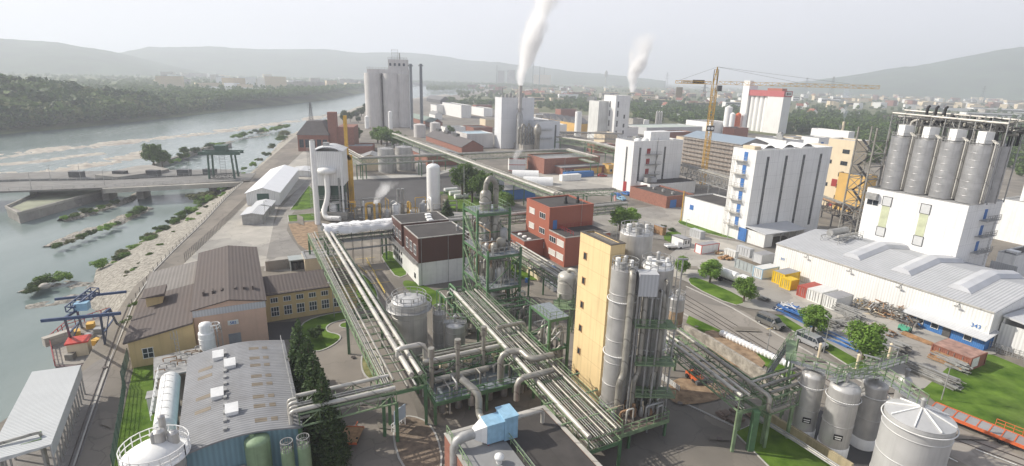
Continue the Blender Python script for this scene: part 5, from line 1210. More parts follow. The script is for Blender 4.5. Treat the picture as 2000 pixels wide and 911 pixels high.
for i in range(8):
 q = c_.lerp(a, .08+.1*i); b = MB(); b.beam(q-GX*3.6+Vector((0, 0, .1)), q+GX*3.9+Vector((0, 0, .1)), .14); b.build('crossbeam', pgreen, R3)
q = c_.lerp(a, .62); pipeobj(R3, [q-GX*1.5+Vector((0, 0, 1.)), q+GX*3+Vector((0, 0, 1.)), q+GX*3+Vector((0, 0, -2))], .3, insul, 10)
q = c_.lerp(a, .45); pipeobj(R3, [q-GX*4+Vector((0, 0, -3)), q-GX*4+Vector((0, 0, 1)), q-GX*1.2+Vector((0, 0, 1.)), q-GX*1.2-GY*3+Vector((0, 0, 1.)), q+GX*2-GY*3+Vector((0, 0, 1.))], .42, insul, 12, .9)
q = c_.lerp(a, .3); pipeobj(R3, [q-GX*4.6+Vector((0, 0, -2)), q-GX*4.6+Vector((0, 0, .9)), q+GX*.4+Vector((0, 0, .9))], .38, insul, 12, .9)
a = G(1022, 474, 7.5); c_ = G(1112, 548, 7.5); ln = (a-c_).dot(GY)
R5 = rack('short rack with grey pipes between the process tower and the red building', [c_+GY*ln, c_], 3.6, 1.5, [(-1.4, .3, .3, insul), (.4, .2, .25, insul), (1.4, .2, .2, insulw)]+small(-.8, 5)+small(-1.4, 8, -1.3), 11, pgreen, greenst, group=None)
a = G(610, 443, 7.6); a = k0.copy(); a.z = 7.6
R6 = rack('long grey rack behind the brown topped building, reaching the slit windowed block', [a+GX*1, a+GX*40, a+GX*84], 4.2, 2.2, [(-1.8, .4, .4, insulw), (-.8, .2, .2, insul), (.2, .2, .18, insul), (1.2, .2, .25, insul)]+small(-1.8, 9, -2.)+small(-1.6, 8, -1.1), 14, pgreen, greenst, 2.6, group=None)
wr = thing('sheeted_pipe_stretch', 'white plastic sheeting wrapped over pipes above the scaffolding', 'sheeting'); rows = []
for i in range(41):
 s = i/40; q = a+GX*(.5+17*s); r_ = []
 for j in range(13):
  u = math.pi*(j/12)*1.15-.25; p = q+GY*(math.cos(u)*2.4)+Vector((0, 0, .2+max(-.6, math.sin(u))*1.5)); p += Vector((noise.noise(p*.9), noise.noise(p*.9+Vector((5, 0, 0))), noise.noise(p*.9+Vector((0, 9, 0)))))*.4; r_.append(p)
 rows.append(r_)
b = MB(); b.gridmesh(rows); b.build('sheeting', foil, wr)
sc = thing('scaffolding', 'tube scaffolding standing under the white sheeting', 'scaffolding'); b = MB(); q0 = a+GX*2-GY*2.6
for i in range(8):
 for j in range(2): p = q0+GX*(i*2.1)-GY*(j*1.2); b.beam((p.x, p.y, 0), (p.x, p.y, 7.6), .07)
for z in (1.9, 3.8, 5.7, 7.4):
 for j in range(2): p = q0-GY*(j*1.2)+Vector((0, 0, z)); b.beam(p, p+GX*14.7, .06)
 for i in range(8): p = q0+GX*(i*2.1)+Vector((0, 0, z)); b.beam(p, p-GY*1.2, .05)
b.build('tube_frame', darkst, sc); b = MB()
for z in (3.9, 5.8):
 b.prism([V2(q0), V2(q0+GX*14.7), V2(q0+GX*14.7-GY*1.2), V2(q0-GY*1.2)], z, z+.06)
b.build('board', galv, sc)
a = G(772, 262, 9); c_ = G(1092, 380, 9); 
R7 = rack('straight rack with one white pipe running from the far silos to the red building', [a, c_], 4.2, 1.6, [(-1.6, .4, .38, insulw), (-.2, .3, .25, insul), (1.4, .2, .2, insul)]+small(-.9, 3)+small(.3, 3)+small(-1.8, 6, -1.5, .09, .5), 24, pgreen, greenst, 3, group=None)
a = G(665, 288, 8.5); m1 = G(705, 310, 8.5); c_ = G(1108, 293, 8.5); e = G(1162, 308, 8.5)
R8 = rack('far cross rack passing in front of the clad tanks and the boiler house', [a, m1, c_, e], 4., 2.4, [(-1.6, .3, .25, insul), (0, .3, .25, insul), (1.4, .3, .25, insulw)]+small(-1.5, 5, -2.2, .12, .5), 26, pgreen, greenst, 3.5, group=None)
rack('dark rack behind the cross rack, running to the twin white towers', [G(1075,258,9), G(1215,262,9)], 5, 3.5, [(-1.6, .3, .25, insul), (0, .3, .25, insuld), (1.4, .3, .25, insulw)], 30, galv, galv, 4, .3, web=.16)
rack('rack with pale green frames between the boiler house and the first white block', [G(1090,268,8), G(1150,277,8), G(1240,300,8)], 5, 2.8, [(-1.6, .3, .3, insul), (0, .3, .3, insuld), (1.4, .3, .3, insulw)], 22, pgreen, greenst, 3.5, .2, web=.12)
rack('low rack behind the red building leading towards the first white block', [G(1085,375,5), G(1200,370,5)], 3, 1.6, [(-1, .3, .2, insul), (.5, .3, .2, insul)]+small(-.5, 4), 10, greenst, greenst, 2.4)
a = G(1302, 645, 7.0); c_ = G(1476, 775, 7.0); ln = (a-c_).length
R10 = rack('green rack carrying three grey pipes over the digging site', [a, c_], 4.6, 1.5, [(-2.1, .5, .22, insulw), (-1.0, .4, .16, insulw), (.9, .5, .26, insul)]+small(-1.8, 3, -1.3, .06, .4)+small(1.6, 2, .1), 16, pgreen, pgreen, group=None, rail=False)
b = MB(); q = c_-GY*.4; b.beam((q.x, q.y, 0), (q.x, q.y, 5.4), .7, .7); b.build('column', greenst, R10)
pipeobj(R10, [c_+GX*.9+Vector((0, 0, .5)), c_+GX*.9-GY*1.2+Vector((0, 0, .5)), c_+GX*.9-GY*1.2+Vector((0, 0, -1.6)), c_+GX*4.5-GY*1.2+Vector((0, 0, -1.6))], .27, insul, 10, .6)
e = G(1640, 742, 6.6); e2 = c_+GX*9.5
R11 = rack('branching green pipe gantry between the digging site rack and the steel silos', [c_+GX*1.8+GY*1+Vector((0, 0, -.1)), c_+GX*10+GY*1+Vector((0, 0, -.1))], 4.0, 2.2, [(-1.5, .4, .2, insul), (0, .3, .2, insul), (1.2, .3, .16, insulw)]+small(-1.6, 6, -2.), 5, pgreen, pgreen, 1.8, group=None)
st = thing('access_stair', 'pale green stair and landing beside the steel silos', 'stair'); s0 = G(1502, 730, 5.4); s1 = G(1545, 665, 9.4)
b = MB(); 
for s in (-.5, .5): b.beam(s0+GX*s, s1+GX*s, .1, .3)
for i in range(14): b.beam(s0.lerp(s1, i/14)-GX*.5, s0.lerp(s1, i/14)+GX*.5, .28, .05)
b.build('flight', MATS['walk_grating'], st); b = MB()
for s in (-.55, .55): b.rail([s0+GX*s, s1+GX*s, s1+GX*s+GX*3], 1.1, 1.2, .03)
b.build('railing', pgreen, st); b = MB(); b.beam(s1, A[0], 1.2, .15); b.build('landing', pgreen, st)
for q in (s1, s1+GX*1.5, A[0]): b = MB(); b.beam((q.x, q.y, 0), (q.x, q.y, q.z-.1), .2); b.build('post', pgreen, st)
N = G(951, 628, 0); W = solve(lambda t: proj(N+GX*t+Vector((0, 0, 9.3)))[0], 1016); D = solve(lambda t: proj(N+GY*t+Vector((0, 0, 9.3)))[0], 906)
PT = thing('process_tower', 'green steel process tower with open platforms and a gooseneck pipe on top', 'process tower', N, GR)
lv = [0, 4.6, 9.4]; ub = D*.42
for x, y, zt in ((0, 0, 10.5), (W, 0, 10.5), (0, D, 15.4), (W, D, 15.4), (0, ub, 15.4), (W, ub, 15.4)): b = MB(); b.beam((x, y, 0), (x, y, zt), .36, .36); b.build('column', greenst, PT)
b = MB()
for z in lv[1:]:
 for p_, q_ in (((0, 0), (W, 0)), ((W, 0), (W, D)), ((W, D), (0, D)), ((0, D), (0, 0)), ((0, ub), (W, ub))): b.beam((*p_, z), (*q_, z), .2, .32)
for p_, q_ in (((0, ub), (W, ub)), ((W, ub), (W, D)), ((W, D), (0, D)), ((0, D), (0, ub))): b.beam((*p_, 14.6), (*q_, 14.6), .2, .32); b.beam((*p_, 12), (*q_, 12), .12)
for z0, z1 in ((0, 4.4), (4.8, 9.2)):
 b.beam((W, .0, z0), (W, ub, z1), .12); b.beam((W, ub, z0), (W, 0, z1), .12); b.beam((0, ub, z0), (0, D, z1), .12); b.beam((0, D, z0), (0, ub, z1), .12)
 b.beam((0, 0, z0), (W, 0, z1), .1)
b.beam((0, ub, 9.6), (0, D, 14.4), .12); b.beam((W, ub, 9.6), (W, D, 14.4), .12)
b.build('brace', greenst, PT)
for z in lv[1:]: b = MB(); b.box(.1, .1, z+.17, W-.1, D-.1, z+.25); b.build('platform', mat('grating', (.25, .28, .3), .6, metal=.3, var=.25, scale=3), PT); b = MB(); b.rail([(0, D, z+.25), (0, 0, z+.25), (W, 0, z+.25), (W, D, z+.25)], 1.1, 1.1, .035, mid=3); b.build('railing', galv, PT)
b = MB(); b.box(.1, ub, 14.78, W-.1, D-.1, 14.86); b.build('platform', MATS['grating'], PT); b = MB(); b.rail([(0, D, 14.9), (0, ub, 14.9), (W, ub, 14.9), (W, D, 14.9)], 1.1, 1.1, .035, mid=3); b.build('railing', pgreen, PT)
cx, cy = W*.42, D*.66; rc = 1.05
b = MB(); b.lathe(cx, cy, [(rc, 4.8), (rc, 17.2), (rc*.8, 17.6), (rc*.3, 17.9), (.01, 18)], 24); b.build('column_vessel', insul, PT)
b = MB()
for z in (7, 10.5, 13, 16): b.lathe(cx, cy, [(rc, z-.12), (rc+.12, z-.1), (rc+.12, z+.1), (rc, z+.12)], 24)
b.build('flange', galv, PT)
pipeobj(PT, [(cx, cy, 17.5), (cx, cy, 18.8), (cx+.9, cy-.2, 19.7), (cx+1.9, cy-.4, 18.8), (cx+1.9, cy-.4, 11), (cx+1.9, cy-.4, 10)], .48, insul, 14, 1.0)
b = MB(); b.lathe(cx+1.9, cy-.4, [(.8, 10.6), (.8, 14.2), (.4, 14.5)], 16); b.build('condenser', insul, PT)
for x, y, rr, z0, z1 in ((.6, .25, .85, 9.7, 11.6), (.3, .15, .6, 9.7, 11.2), (.78, .38, .7, 9.7, 12.6), (.2, .3, .5, 9.7, 10.9), (.55, .2, .7, 4.9, 7.4), (.3, .3, .75, 4.9, 7.9), (.75, .45, .6, 4.9, 7.0), (.25, .7, .6, 4.9, 7.6), (.5, .3, 1.0, .3, 3.4), (.8, .6, .8, .3, 3.0)):
 b = MB(); b.lathe(W*x, D*y, [(.01, z0), (rr*.7, z0+.1), (rr, z0+.35), (rr, z1-.3), (rr*.6, z1-.05), (.01, z1)], 18); b.build('vessel', (insul, galv, steel)[int(x*10) % 3], PT)
g = random.Random(4)
for i in range(62):
 x, y = g.uniform(.3, W-.2), g.uniform(.2, D-.3); z0 = g.choice([.2, .2, 4.9, 9.7]); z1 = z0+g.choice([3.5, 4.2, 8, 2.5]); z1 = min(z1, 14 if y > ub else 10.8); x2, y2 = (g.uniform(.3, W-.3), y) if i % 2 else (x, g.uniform(.3, D-.3))
 pipeobj(PT, [(x, y, z0), (x, y, z1), (x2, y2, z1), (x2, y2, z1-1.3)], g.choice([.07, .09, .12, .18]), g.choice([insul, galv, insuld, insulw, rust]), 6)
for i, z in enumerate(lv): b = MB(); b.beam((-.9, D*.2, z+.2), (-.9, D*.8, z+4.6), .08, .3); b.beam((-.2, D*.2, z+.2), (-.2, D*.8, z+4.6), .08, .3); [b.beam((-.9, D*(.2+.6*k/12), z+.2+4.4*k/12), (-.2, D*(.2+.6*k/12), z+.2+4.4*k/12), .25, .04) for k in range(12)]; b.build('stair', pgreen, PT)
b = MB(); b.cyl((0, D, 15), (0, D, 21), .05, n=6); b.build('mast', galv, PT)
PT.scale = (1, 1, 1.25)
N = G(858, 812, 0); RW = 14.; RD = 8.5
N = G(850, 790, 2.9); N.z = 0
RK = thing('reactor_deck', 'crowded green steel deck of pumps, vessels and pipes before the yellow tower', 'process deck', N, GR)
for x in (0, RW/2, RW):
 for y in (0, RD): b = MB(); b.beam((x, y, 0), (x, y, 3.0), .3); b.build('column', greenst, RK)
b = MB(); b.box(0, 0, 2.9, RW, RD, 3.0); b.build('platform', MATS['grating'], RK)
b = MB(); b.rail([(0, 0, 3), (RW, 0, 3), (RW, RD, 3), (0, RD, 3), (0, 0, 3)], 1.1, 1.2, .035); b.build('railing', greenst, RK)
b = MB(); b.box(-.1, -.1, 2.6, RW+.1, .1, 3.1); b.box(-.1, RD-.1, 2.6, RW+.1, RD+.1, 3.1); b.box(-.1, .1, 2.6, .1, RD-.1, 3.1); b.box(RW-.1, .1, 2.6, RW+.1, RD-.1, 3.1); b.build('edge_beam', greenst, RK)
for i, (px, py) in enumerate([(843, 744), (894, 727), (944, 702)]):
 q = G(px, py, 5.0); lx, ly = (q-N).dot(GX), (q-N).dot(GY); zt = top_of(q, py-64); b = MB(); b.cyl((lx, ly, 1), (lx, ly, zt-1.4), .26, n=12); b.cyl((lx, ly, zt-1.2), (lx, ly, zt), .42, n=12); b.cyl((lx, ly, zt-1.4), (lx, ly, zt-1.2), .26, .42, n=12); b.build('vent_stack', insul, RK)
pipeobj(RK, [(1.0, 3.2, 4.2), (8.6, 3.2, 4.2)], .42, insul, 14); pipeobj(RK, [(4.4, 3.2, 4.2), (4.4, 2.3, 4.2), (4.9, 1.4, 3.8), (4.9, .2, 3.4), (4.9, .2, 1.4)], .42, insul, 12, .6)
pipeobj(RK, [(.6, 4.3, 3.7), (10, 4.3, 3.7)], .3, galv, 10)
for i in range(11):
 for j, y in enumerate((5.4, 6.9)):
  if (i+j) % 2 and i > 7: continue
  x = .9+i*1.2; b = MB(); b.lathe(x, y, [(.3, 3.0), (.34, 4.0), (.2, 4.1), (.2, 4.5), (.36, 4.55), (.36, 4.8), (.05, 5.0)], 10); b.build('reactor_head', (galv, insul, cream)[i % 3], RK)
for i in range(6): b = MB(); x = 1.5+i*2.2; b.lathe(x, 1.6, [(.01, .3), (.45, .5), (.45, 2.2), (.3, 2.5), (.01, 2.6)], 12); b.build('pump', galv, RK)
for i in range(40):
 x, y = g.uniform(.3, RW-.3), g.uniform(.3, RD-.3); z1 = g.choice([3.6, 4.2, 4.8, 5.2]); x2, y2 = (min(RW-.2, x+g.uniform(1, 4)), y) if i % 2 else (x, min(RD-.2, y+g.uniform(1, 3)))
 pipeobj(RK, [(x, y, .5 if i % 3 else 3.), (x, y, z1), (x2, y2, z1), (x2, y2, 3.1)], g.choice([.07, .1, .14, .19]), g.choice([insul, galv, insuld, insulw, greenst, pgreen]), 6)
for lb, px, py, ex, ey, nn, sd in (('tangle of pipes and valves between the grey tanks and the central rack', 905, 668, 5, 13, 46, 31), ('crowded pipes below the central rack beside the reactor deck', 1010, 770, 4.5, 11, 40, 32), ('pipes and vessels at the foot of the process tower', 965, 650, 7, 5, 34, 33)):
 o = G(px, py, 0); PK = thing('pipework', lb, 'pipework', o, GR, 'pipework between the racks'); g2 = random.Random(sd)
 for i in range(nn):
  x, y = g2.uniform(0, ex), g2.uniform(0, ey); z1 = g2.choice([1.4, 2.2, 3, 3.8, 4.6]); x2, y2 = (x+g2.uniform(.6, 3), y) if i % 2 else (x, y+g2.uniform(1, 4))
  pipeobj(PK, [(x, y, 0), (x, y, z1), (x2, y2, z1), (x2, y2, g2.choice([0, 0, z1-.8]))], g2.choice([.05, .07, .1, .15, .22]), g2.choice([insul, galv, insuld, insulw, pgreen, greenst, steel]), 6)
 for i in range(6): x, y = g2.uniform(.5, ex), g2.uniform(.5, ey); rr = g2.uniform(.3, .65); hh = g2.uniform(1.4, 3.2); b = MB(); b.lathe(x, y, [(rr, .3), (rr, hh), (rr*.5, hh+.25), (.01, hh+.3)], 14); b.build('vessel', g2.choice([steel, insul, galv]), PK)
 b = MB()
 for i in range(4):
  for j in range(2): b.beam((ex*j, ey*i/3, 0), (ex*j, ey*i/3, 4.2), .16)
  b.beam((0, ey*i/3, 4.2), (ex, ey*i/3, 4.2), .16)
 for j in range(2): b.beam((ex*j, 0, 4.2), (ex*j, ey, 4.2), .16); b.beam((ex*j, 0, 2.2), (ex*j, ey, 2.2), .12)
 b.build('frame', greenst, PK)
N2 = G(1068, 745, 0); F2 = thing('pipe_gallery', 'green braced pipe gallery left of the yellow tower foot', 'process deck', N2, GR); fw, fd, fh = 3.2, 5.5, 9.5
for x in (0, fw):
 for y in (0, fd): b = MB(); b.beam((x, y, 0), (x, y, fh), .34); b.build('column', greenst, F2)
b = MB()
for z in (4.8, 9.4):
 for p_, q_ in (((0, 0), (fw, 0)), ((fw, 0), (fw, fd)), ((fw, fd), (0, fd)), ((0, fd), (0, 0))): b.beam((*p_, z), (*q_, z), .2, .3)
b.beam((0, 0, .2), (0, fd, 4.7), .12); b.beam((0, fd, 4.9), (0, 0, 9.3), .12); b.build('brace', greenst, F2)
b = MB(); b.box(0, 0, 9.5, fw, fd, 9.6); b.build('platform', MATS['grating'], F2); b = MB(); b.rail([(fw, 0, 9.6), (0, 0, 9.6), (0, fd, 9.6)], 1.1, 1, .03, mid=3); b.build('railing', pgreen, F2)
for i in range(16):
 x, y = g.uniform(.3, fw-.3), g.uniform(.3, fd-.3); z1 = g.uniform(4, 9)
 pipeobj(F2, [(x, y, .2), (x, y, z1), (g.uniform(.3, fw), y, z1), (g.uniform(.3, fw), y+.5, z1-1.5)], g.choice([.1, .14, .2, .3]), g.choice([insul, galv, insulw]), 8)
N3 = G(1150, 905, 0); PP_ = thing('pump_platform', 'railed green platform of rusty pumps and valves at the foot of the silos', 'process deck', N3+GX*0, GR); pw, pd = 11.5, 5.2
b = MB(); b.box(0, 0, 2.3, pw, pd, 2.45); b.build('platform', mat('dirty_plate', (.2, .16, .13), .85, var=.4, scale=1, dirt=.5), PP_); b = MB(); b.rail([(0, pd, 2.45), (0, 0, 2.45), (pw, 0, 2.45), (pw, pd, 2.45)], 1.1, 1.1, .035, mid=3); b.build('railing', pgreen, PP_)
b = MB(); b.box(-.1, -.12, 2.0, pw+.1, .0, 2.5); b.build('edge_beam', pgreen, PP_)
for x in (0.2, pw/2, pw-.2): b = MB(); b.beam((x, .2, 0), (x, .2, 2.3), .25); b.build('column', greenst, PP_)
for i in range(14):
 x, y = .6+g.random()*(pw-1.2), .6+g.random()*(pd-1.2); rr = g.uniform(.2, .45); h_ = g.uniform(.7, 1.8); b = MB(); b.lathe(x, y, [(rr, 2.45), (rr, 2.45+h_*.6), (rr*.6, 2.45+h_*.7), (rr*.6, 2.45+h_), (.01, 2.5+h_)], 10); b.build('pump', g.choice([galv, rust, cream, insul]), PP_)
for i in range(26):
 x, y = g.uniform(.3, pw-.3), g.uniform(.3, pd-.3); z1 = 2.45+g.uniform(.4, 2.2); x2 = min(pw-.2, x+g.uniform(.6, 3))
 pipeobj(PP_, [(x, y, 2.5), (x, y, z1), (x2, y, z1), (x2, y, 2.5)], g.choice([.06, .1, .14]), g.choice([insul, galv, rust, cream, insulw]), 6)
# ================================================================== m
def box_b(name, label, cat, cx, cy, ty, xl, xr, wm, rm, rot=GR, group=None, par=.4, D=None, W=None, wn=None, cop=None):
 C, W_, D_, h = nb(cx, cy, ty, xl, xr, rot); W = W or W_; D = D or D_
 r = thing(name, label, cat, C, rot, group); boxbuild(r, W, D, h, wm, rm, par, cop or wm)
 return r, W, D, h
def gab_b(name, label, cat, cx, cy, ty, xl, xr, wm, rm, rot=GR, rise=2., along='x', D=None, group=None, ov=.4):
 C, W, D_, h = nb(cx, cy, ty, xl, xr, rot); D = D or D_
 r = thing(name, label, cat, C, rot, group); gable(r, W, D, h, h+rise, wm, rm, along, ov); return r, W, D, h
p = G(614, 428, 0); rot = R_(8); h = top_of(p, 296); Cc, W, D = nbt(610, 296, h, None, 668, rot)
r = thing('filter_house', 'white filter house on dark legs with a fat bent duct in front', 'industrial building', Cc, rot); D = 8.5
zb = h*.5; b = MB(); b.prism([(0, 0), (W, 0), (W, D), (0, D)], zb, h); b.build('wall', whitec, r)
b = MB()
for i in range(8):
 x0, x1 = W*i/8-(.3 if i == 0 else 0), W*(i+1)/8+(.3 if i == 7 else 0); z0 = h+.05+1.2*math.sin(math.pi*i/8); z1 = h+.05+1.2*math.sin(math.pi*(i+1)/8); b.prism([(x0, -.3), (x1, -.3), (x1, D+.3), (x0, D+.3)], [z0-.1, z1-.1, z1-.1, z0-.1] if 0 < i < 7 else h, [z0+.1, z1+.1, z1+.1, z0+.1])
b.build('roof', fibrel, r)
for x in (.3, W/2, W-.3):
 for y in (.3, D-.3): b = MB(); b.beam((x, y, 0), (x, y, zb), .4); b.build('column', darkst, r)
b = MB(); b.box(.5, .6, 0, W-.5, D-1, zb*.98); b.build('base_room', dgreen, r)
b = MB(); b.rail([(0, -.8, zb*.6), (W, -.8, zb*.6)], 1.1, 1.2, .04); b.box(0, -.9, zb*.6-.1, W, 0, zb*.6); b.build('landing', galv, r)
b = MB(); b.lathe(0, 0, [(.01, 0), (2.5, .1), (2.7, .9), (2.5, 1.6), (.01, 2.1)], 20); o = b.build('duct_hood', whitep, r, (W*.45, -.1, h*.68)); 
pipeobj(r, [(W*.45, -1, h*.72), (W*.45, -1, zb*.7), (W*.3, -2, zb*.3), (W*.35, -3, 1), (W*.9, -4.5, 1.2)], .75, whitep, 14, 1.5, 'duct')
b = MB(); b.cbox(W*.4, D*.4, h+1, 1.6, 1.6, 1.2); b.build('roof_vent', galv, r)
for i, px in enumerate((632, 662, 672)): q = G(px, 425, 0)
pipeobj(r, [(W*.95, -.6, 0), (W*.95, -.6, h*.8)], .3, whitep, 8); pipeobj(r, [(W*.84, -.6, 0), (W*.84, -.6, h*.62)], .25, galv, 8)
p = G(621, 438, 0); h = top_of(p, 274); t = thing('chimney', 'slim pale steel chimney left of the filter house', 'chimney', p); b = MB(); b.cyl((0, 0, 0), (0, 0, h), .78, .72, 18); b.build('stack', whitep, t); b = MB(); b.lathe(0, 0, [(.74, h-.1), (.8, h), (.6, h+.02)], 18); b.build('rim', darkst, t)
b = MB(); b.ladder(-.9, 0, 0, h-3, -1, 0); b.build('ladder', galv, t)
p = G(687, 412, 0); h = top_of(p, 226); t = thing('yellow_column', 'tall yellow steel column with gusset plates right of the filter house', 'column', p)
b = MB(); b.beam((-.55, 0, 0), (-.55, 0, h*.6), .3, 1.2); b.beam((.45, 0, 0), (.45, 0, h*.6), .3, 1.2); b.beam((-.5, 0, h*.6), (-.5, 0, h), .9, .9); b.box(-.5, -.1, 0, .4, .1, h*.6); b.build('stanchion', cyel, t); b = MB(); b.beam((-.45, 0, h*.6), (.45, 0, h*.55), .3, 1); b.cbox(0, 0, 0, 2.2, 2.2, 3.0); b.build('base', cyel, t)
t = thing('scrubber_plant', 'white ducts and vessels at the foot of the filter house', 'process plant', G(660, 425, 0), R_(10))
b = MB(); b.box(-5, -3, 0, 3, 1, 2.2); b.build('base', concl, t)
for x, y, rr, hh, m_ in ((-1, -1, 1.2, 3.8, whitep), (1.6, -.5, .6, 5, insul), (2.6, .5, .4, 7, galv), (-3.6, -1.6, .8, 3, whitep)): b = MB(); b.lathe(x, y, [(rr, 2), (rr, hh), (rr*.4, hh+.6), (.01, hh+.65)], 16); b.build('vessel', m_, t)
pipeobj(t, [(-3.6, -1.6, 3), (-3.6, -1.6, 4.2), (-1, -1, 4.6), (1.6, -.5, 5)], .5, whitep, 12, .9)
for i in range(10): x = g.uniform(-4, 8); y = g.uniform(-2, 4); z1 = g.uniform(1.5, 5); pipeobj(t, [(x, y, 0), (x, y, z1), (x+g.uniform(1, 3), y, z1)], .1, g.choice([galv, cyel, insul]), 6)
p = G(700, 415, 0); t = thing('cooling_plant', 'low jumble of grey vessels and white pipes before the dark yard', 'process plant', G(705, 432, 0), GR)
g = random.Random(11)
for i in range(12):
 x, y = g.uniform(0, 26), g.uniform(0, 7); rr = g.uniform(.5, 1.3); hh = g.uniform(2, 4.5); b = MB(); b.lathe(x, y, [(rr, 0), (rr, hh), (rr*.3, hh+.5), (.01, hh+.55)], 14); b.build('vessel', (whitep, insul, steel, galv)[i % 4], t)
for i in range(26):
 x, y = g.uniform(-1, 27), g.uniform(-1, 8); z1 = g.uniform(1.5, 5.5); x2 = x+g.uniform(2, 6)*(i % 2); y2 = y+g.uniform(1, 4)*(1-i % 2)
 pipeobj(t, [(x, y, 0), (x, y, z1), (x2, y2, z1), (x2, y2, 0)], g.choice([.12, .2, .35]), g.choice([whitep, insul, galv, cyel, insulw]), 8)
for k in (0, 1): b = MB(); q = (13+k*1.4, 6, 0); b.cyl(q, (q[0], q[1], 7.6), .5, n=12); b.build('vent_stack', galv, t)
r, W, D, h = gab_b('storage_tent', 'long white roofed storage tent beside the river road', 'storage tent', 483, 402, 378, None, 545, whitec, mat('tent_roof', (.8, .81, .82), .5, var=.03, scale=.3), R_(14), 1.6, 'y', 46)
b = MB(); b.box(W*.32, -.05, 0, W*.68, .0, h*.95); b.build('gate', dgreen, r)
r, W, D, h = gab_b('storage_shed', 'small pale roofed shed nearest the long white tent', 'shed', 496, 420, 404, None, 528, galv, fibrel, R_(14), .5, 'y', 7)
r, W, D, h = gab_b('storage_shed', 'low pale shed with sheet roof in the storage yard corner', 'shed', 474, 440, 421, None, 512, galv, fibrel, R_(14), .5, 'y', 9)
r, W, D, h = gab_b('storage_shed', 'flat white canopy behind the long white tent', 'shed', 572, 345, 336, None, 606, whitec, fibrel, R_(14), .4, 'y', 12)
p = G(585, 312, 0)
C = G(583, 296, 0); h = top_of(C, 264); Cc, W, D = nbt(proj((C.x, C.y, h))[0], 264, h, None, 641, R_(8)); D = 22
r = thing('brick_powerhouse', 'brick powerhouse with dark hipped roof and square brick chimney', 'industrial building', Cc, R_(8)); boxbuild(r, W, D, h, brick, greyr, .1, concl)
b = MB(); b.add([(-.6, -.6, h+.1), (W+.6, -.6, h+.1), (W+.6, D+.6, h+.1), (-.6, D+.6, h+.1), (W*.25, D*.3, h+7), (W*.75, D*.3, h+7), (W*.75, D*.7, h+7), (W*.25, D*.7, h+7)], [(0, 1, 5, 4), (1, 2, 6, 5), (2, 3, 7, 6), (3, 0, 4, 7), (4, 5, 6, 7), (3, 2, 1, 0)]); b.build('roof', mat('dark_slate', (.085, .075, .072), .8, var=.2, scale=.4), r)
b = MB(); b.box(W*.98, 2, 0, W*.98+4.6, 6.6, 21); b.build('chimney', brick, r); b = MB(); b.box(W*.98+4.6, 3, 0, W+13, D, 13); b.build('side_wing', brick, r)
wins(r, 'F', [W*(.12+.19*i) for i in range(5)], [2.2], 2.2, 4.2, W, D, 2, 3, False, frameD, key='p')
box_b('brick_shed', 'low red brick shed with flat grey roof behind the yellow column', 'shed', 662, 300, 286, None, 728, brick, greyr, R_(10), D=14)
r, W, D, h = gab_b('workshop', 'small pale workshop under the cross rack left of the clad tanks', 'workshop', 705, 334, 309, None, 742, cream, greyr, R_(10), 1.5, 'y', 12)
sc_ = (2, 4); pos = []
p0 = G(732, 247, 0); cr = pm(17, p0)*.94; htop = top_of(p0, 143)
sb = thing('concrete_silo_block', 'cluster of tall pale concrete silos with a headhouse by the river', 'silo block', p0, R_(6))
for j in range(2):
 for i, x in enumerate((0, 2.15*cr, 3.55*cr)):
  b = MB(); rr = cr if i < 2 else cr*.78; b.cyl((x, j*2.0*cr, 0), (x, j*2.0*cr, htop), rr, n=36); b.build('silo', concsilo, sb)
Lx = 4.4*cr
b = MB(); b.box(-.6*cr, -.3*cr, htop+.01, Lx*.95, 2.4*cr, htop+3.2); b.build('gallery', concsilo, sb)
b = MB(); b.box(Lx*.42, 0, htop+3.21, Lx*.93, 1.9*cr, htop+11); b.build('headhouse', concsilo, sb); me = window_mesh(1.6, 2, 1, 1, False, frameD, 'd')
for i in range(4): link('window', me, sb, (Lx*(.48+.12*i), -.02, htop+6))
b = MB(); b.rail([(Lx*.42, 0, htop+11), (Lx*.93, 0, htop+11)], 1.4, 2.5, .08); b.truss((Lx*.6, 2, htop+11), (Lx*.6, 2, htop+17.5), (2.4, 0, 0), 1, 2.2, .2, .14); b.cyl((Lx*.72, 3, htop+11), (Lx*.72, 3, htop+16), .5, n=8); b.build('roof_frame', galv, sb)
b = MB(); b.rail([(-.6*cr, -.3*cr, htop+3.2), (Lx*.42, -.3*cr, htop+3.2)], 1.3, 2.5, .07); b.build('railing', galv, sb)
b = MB(); b.box(cr*.95, .2*cr, 0, cr*1.2, cr, htop-4); b.build('shaft', mat('gap_dark', (.16, .14, .13), .9), sb)  # box added to fill the gap between the silos with a dark line
for px, lb in ((804, 'tall slim grey chimney nearest the concrete silos'), (823.5, 'tall slim grey chimney standing further from the concrete silos')):
 p = G(px+.5, 253 if px < 810 else 249, 0); h = top_of(p, 125); t = thing('chimney', lb, 'chimney', p); b = MB(); b.cyl((0, 0, 0), (0, 0, h), 1.35, 1.15, 16); b.build('stack', mat('chimney_grey', (.2, .22, .24), .6), t); b = MB(); b.ringrail(0, 0, h-2, 1.8, 1.1, 12, .06); b.build('railing', darkst, t)
 b = MB(); b.ladder(0, -1.6, 2, h-3, 0, -1, False); b.build('ladder', darkst, t)
for px, py, h, wp, lb in ((763, 252, 13, 8, 'small white silo in front of the concrete silos'), (717.5, 251, 9, 9, 'small pale tank left of the trees below the concrete silos'), (820, 268, 8.5, 23, 'broad low pale tank beside the far rack'), (850, 262, 8, 20, 'broad low pale tank behind the far rack')):
 c = G(px, py, 0); tank('storage_tank', lb, c, pm(wp/2, c), h, concsilo if wp > 12 else whitep, 'cone', 1, 2, False, None, None, vent=False)
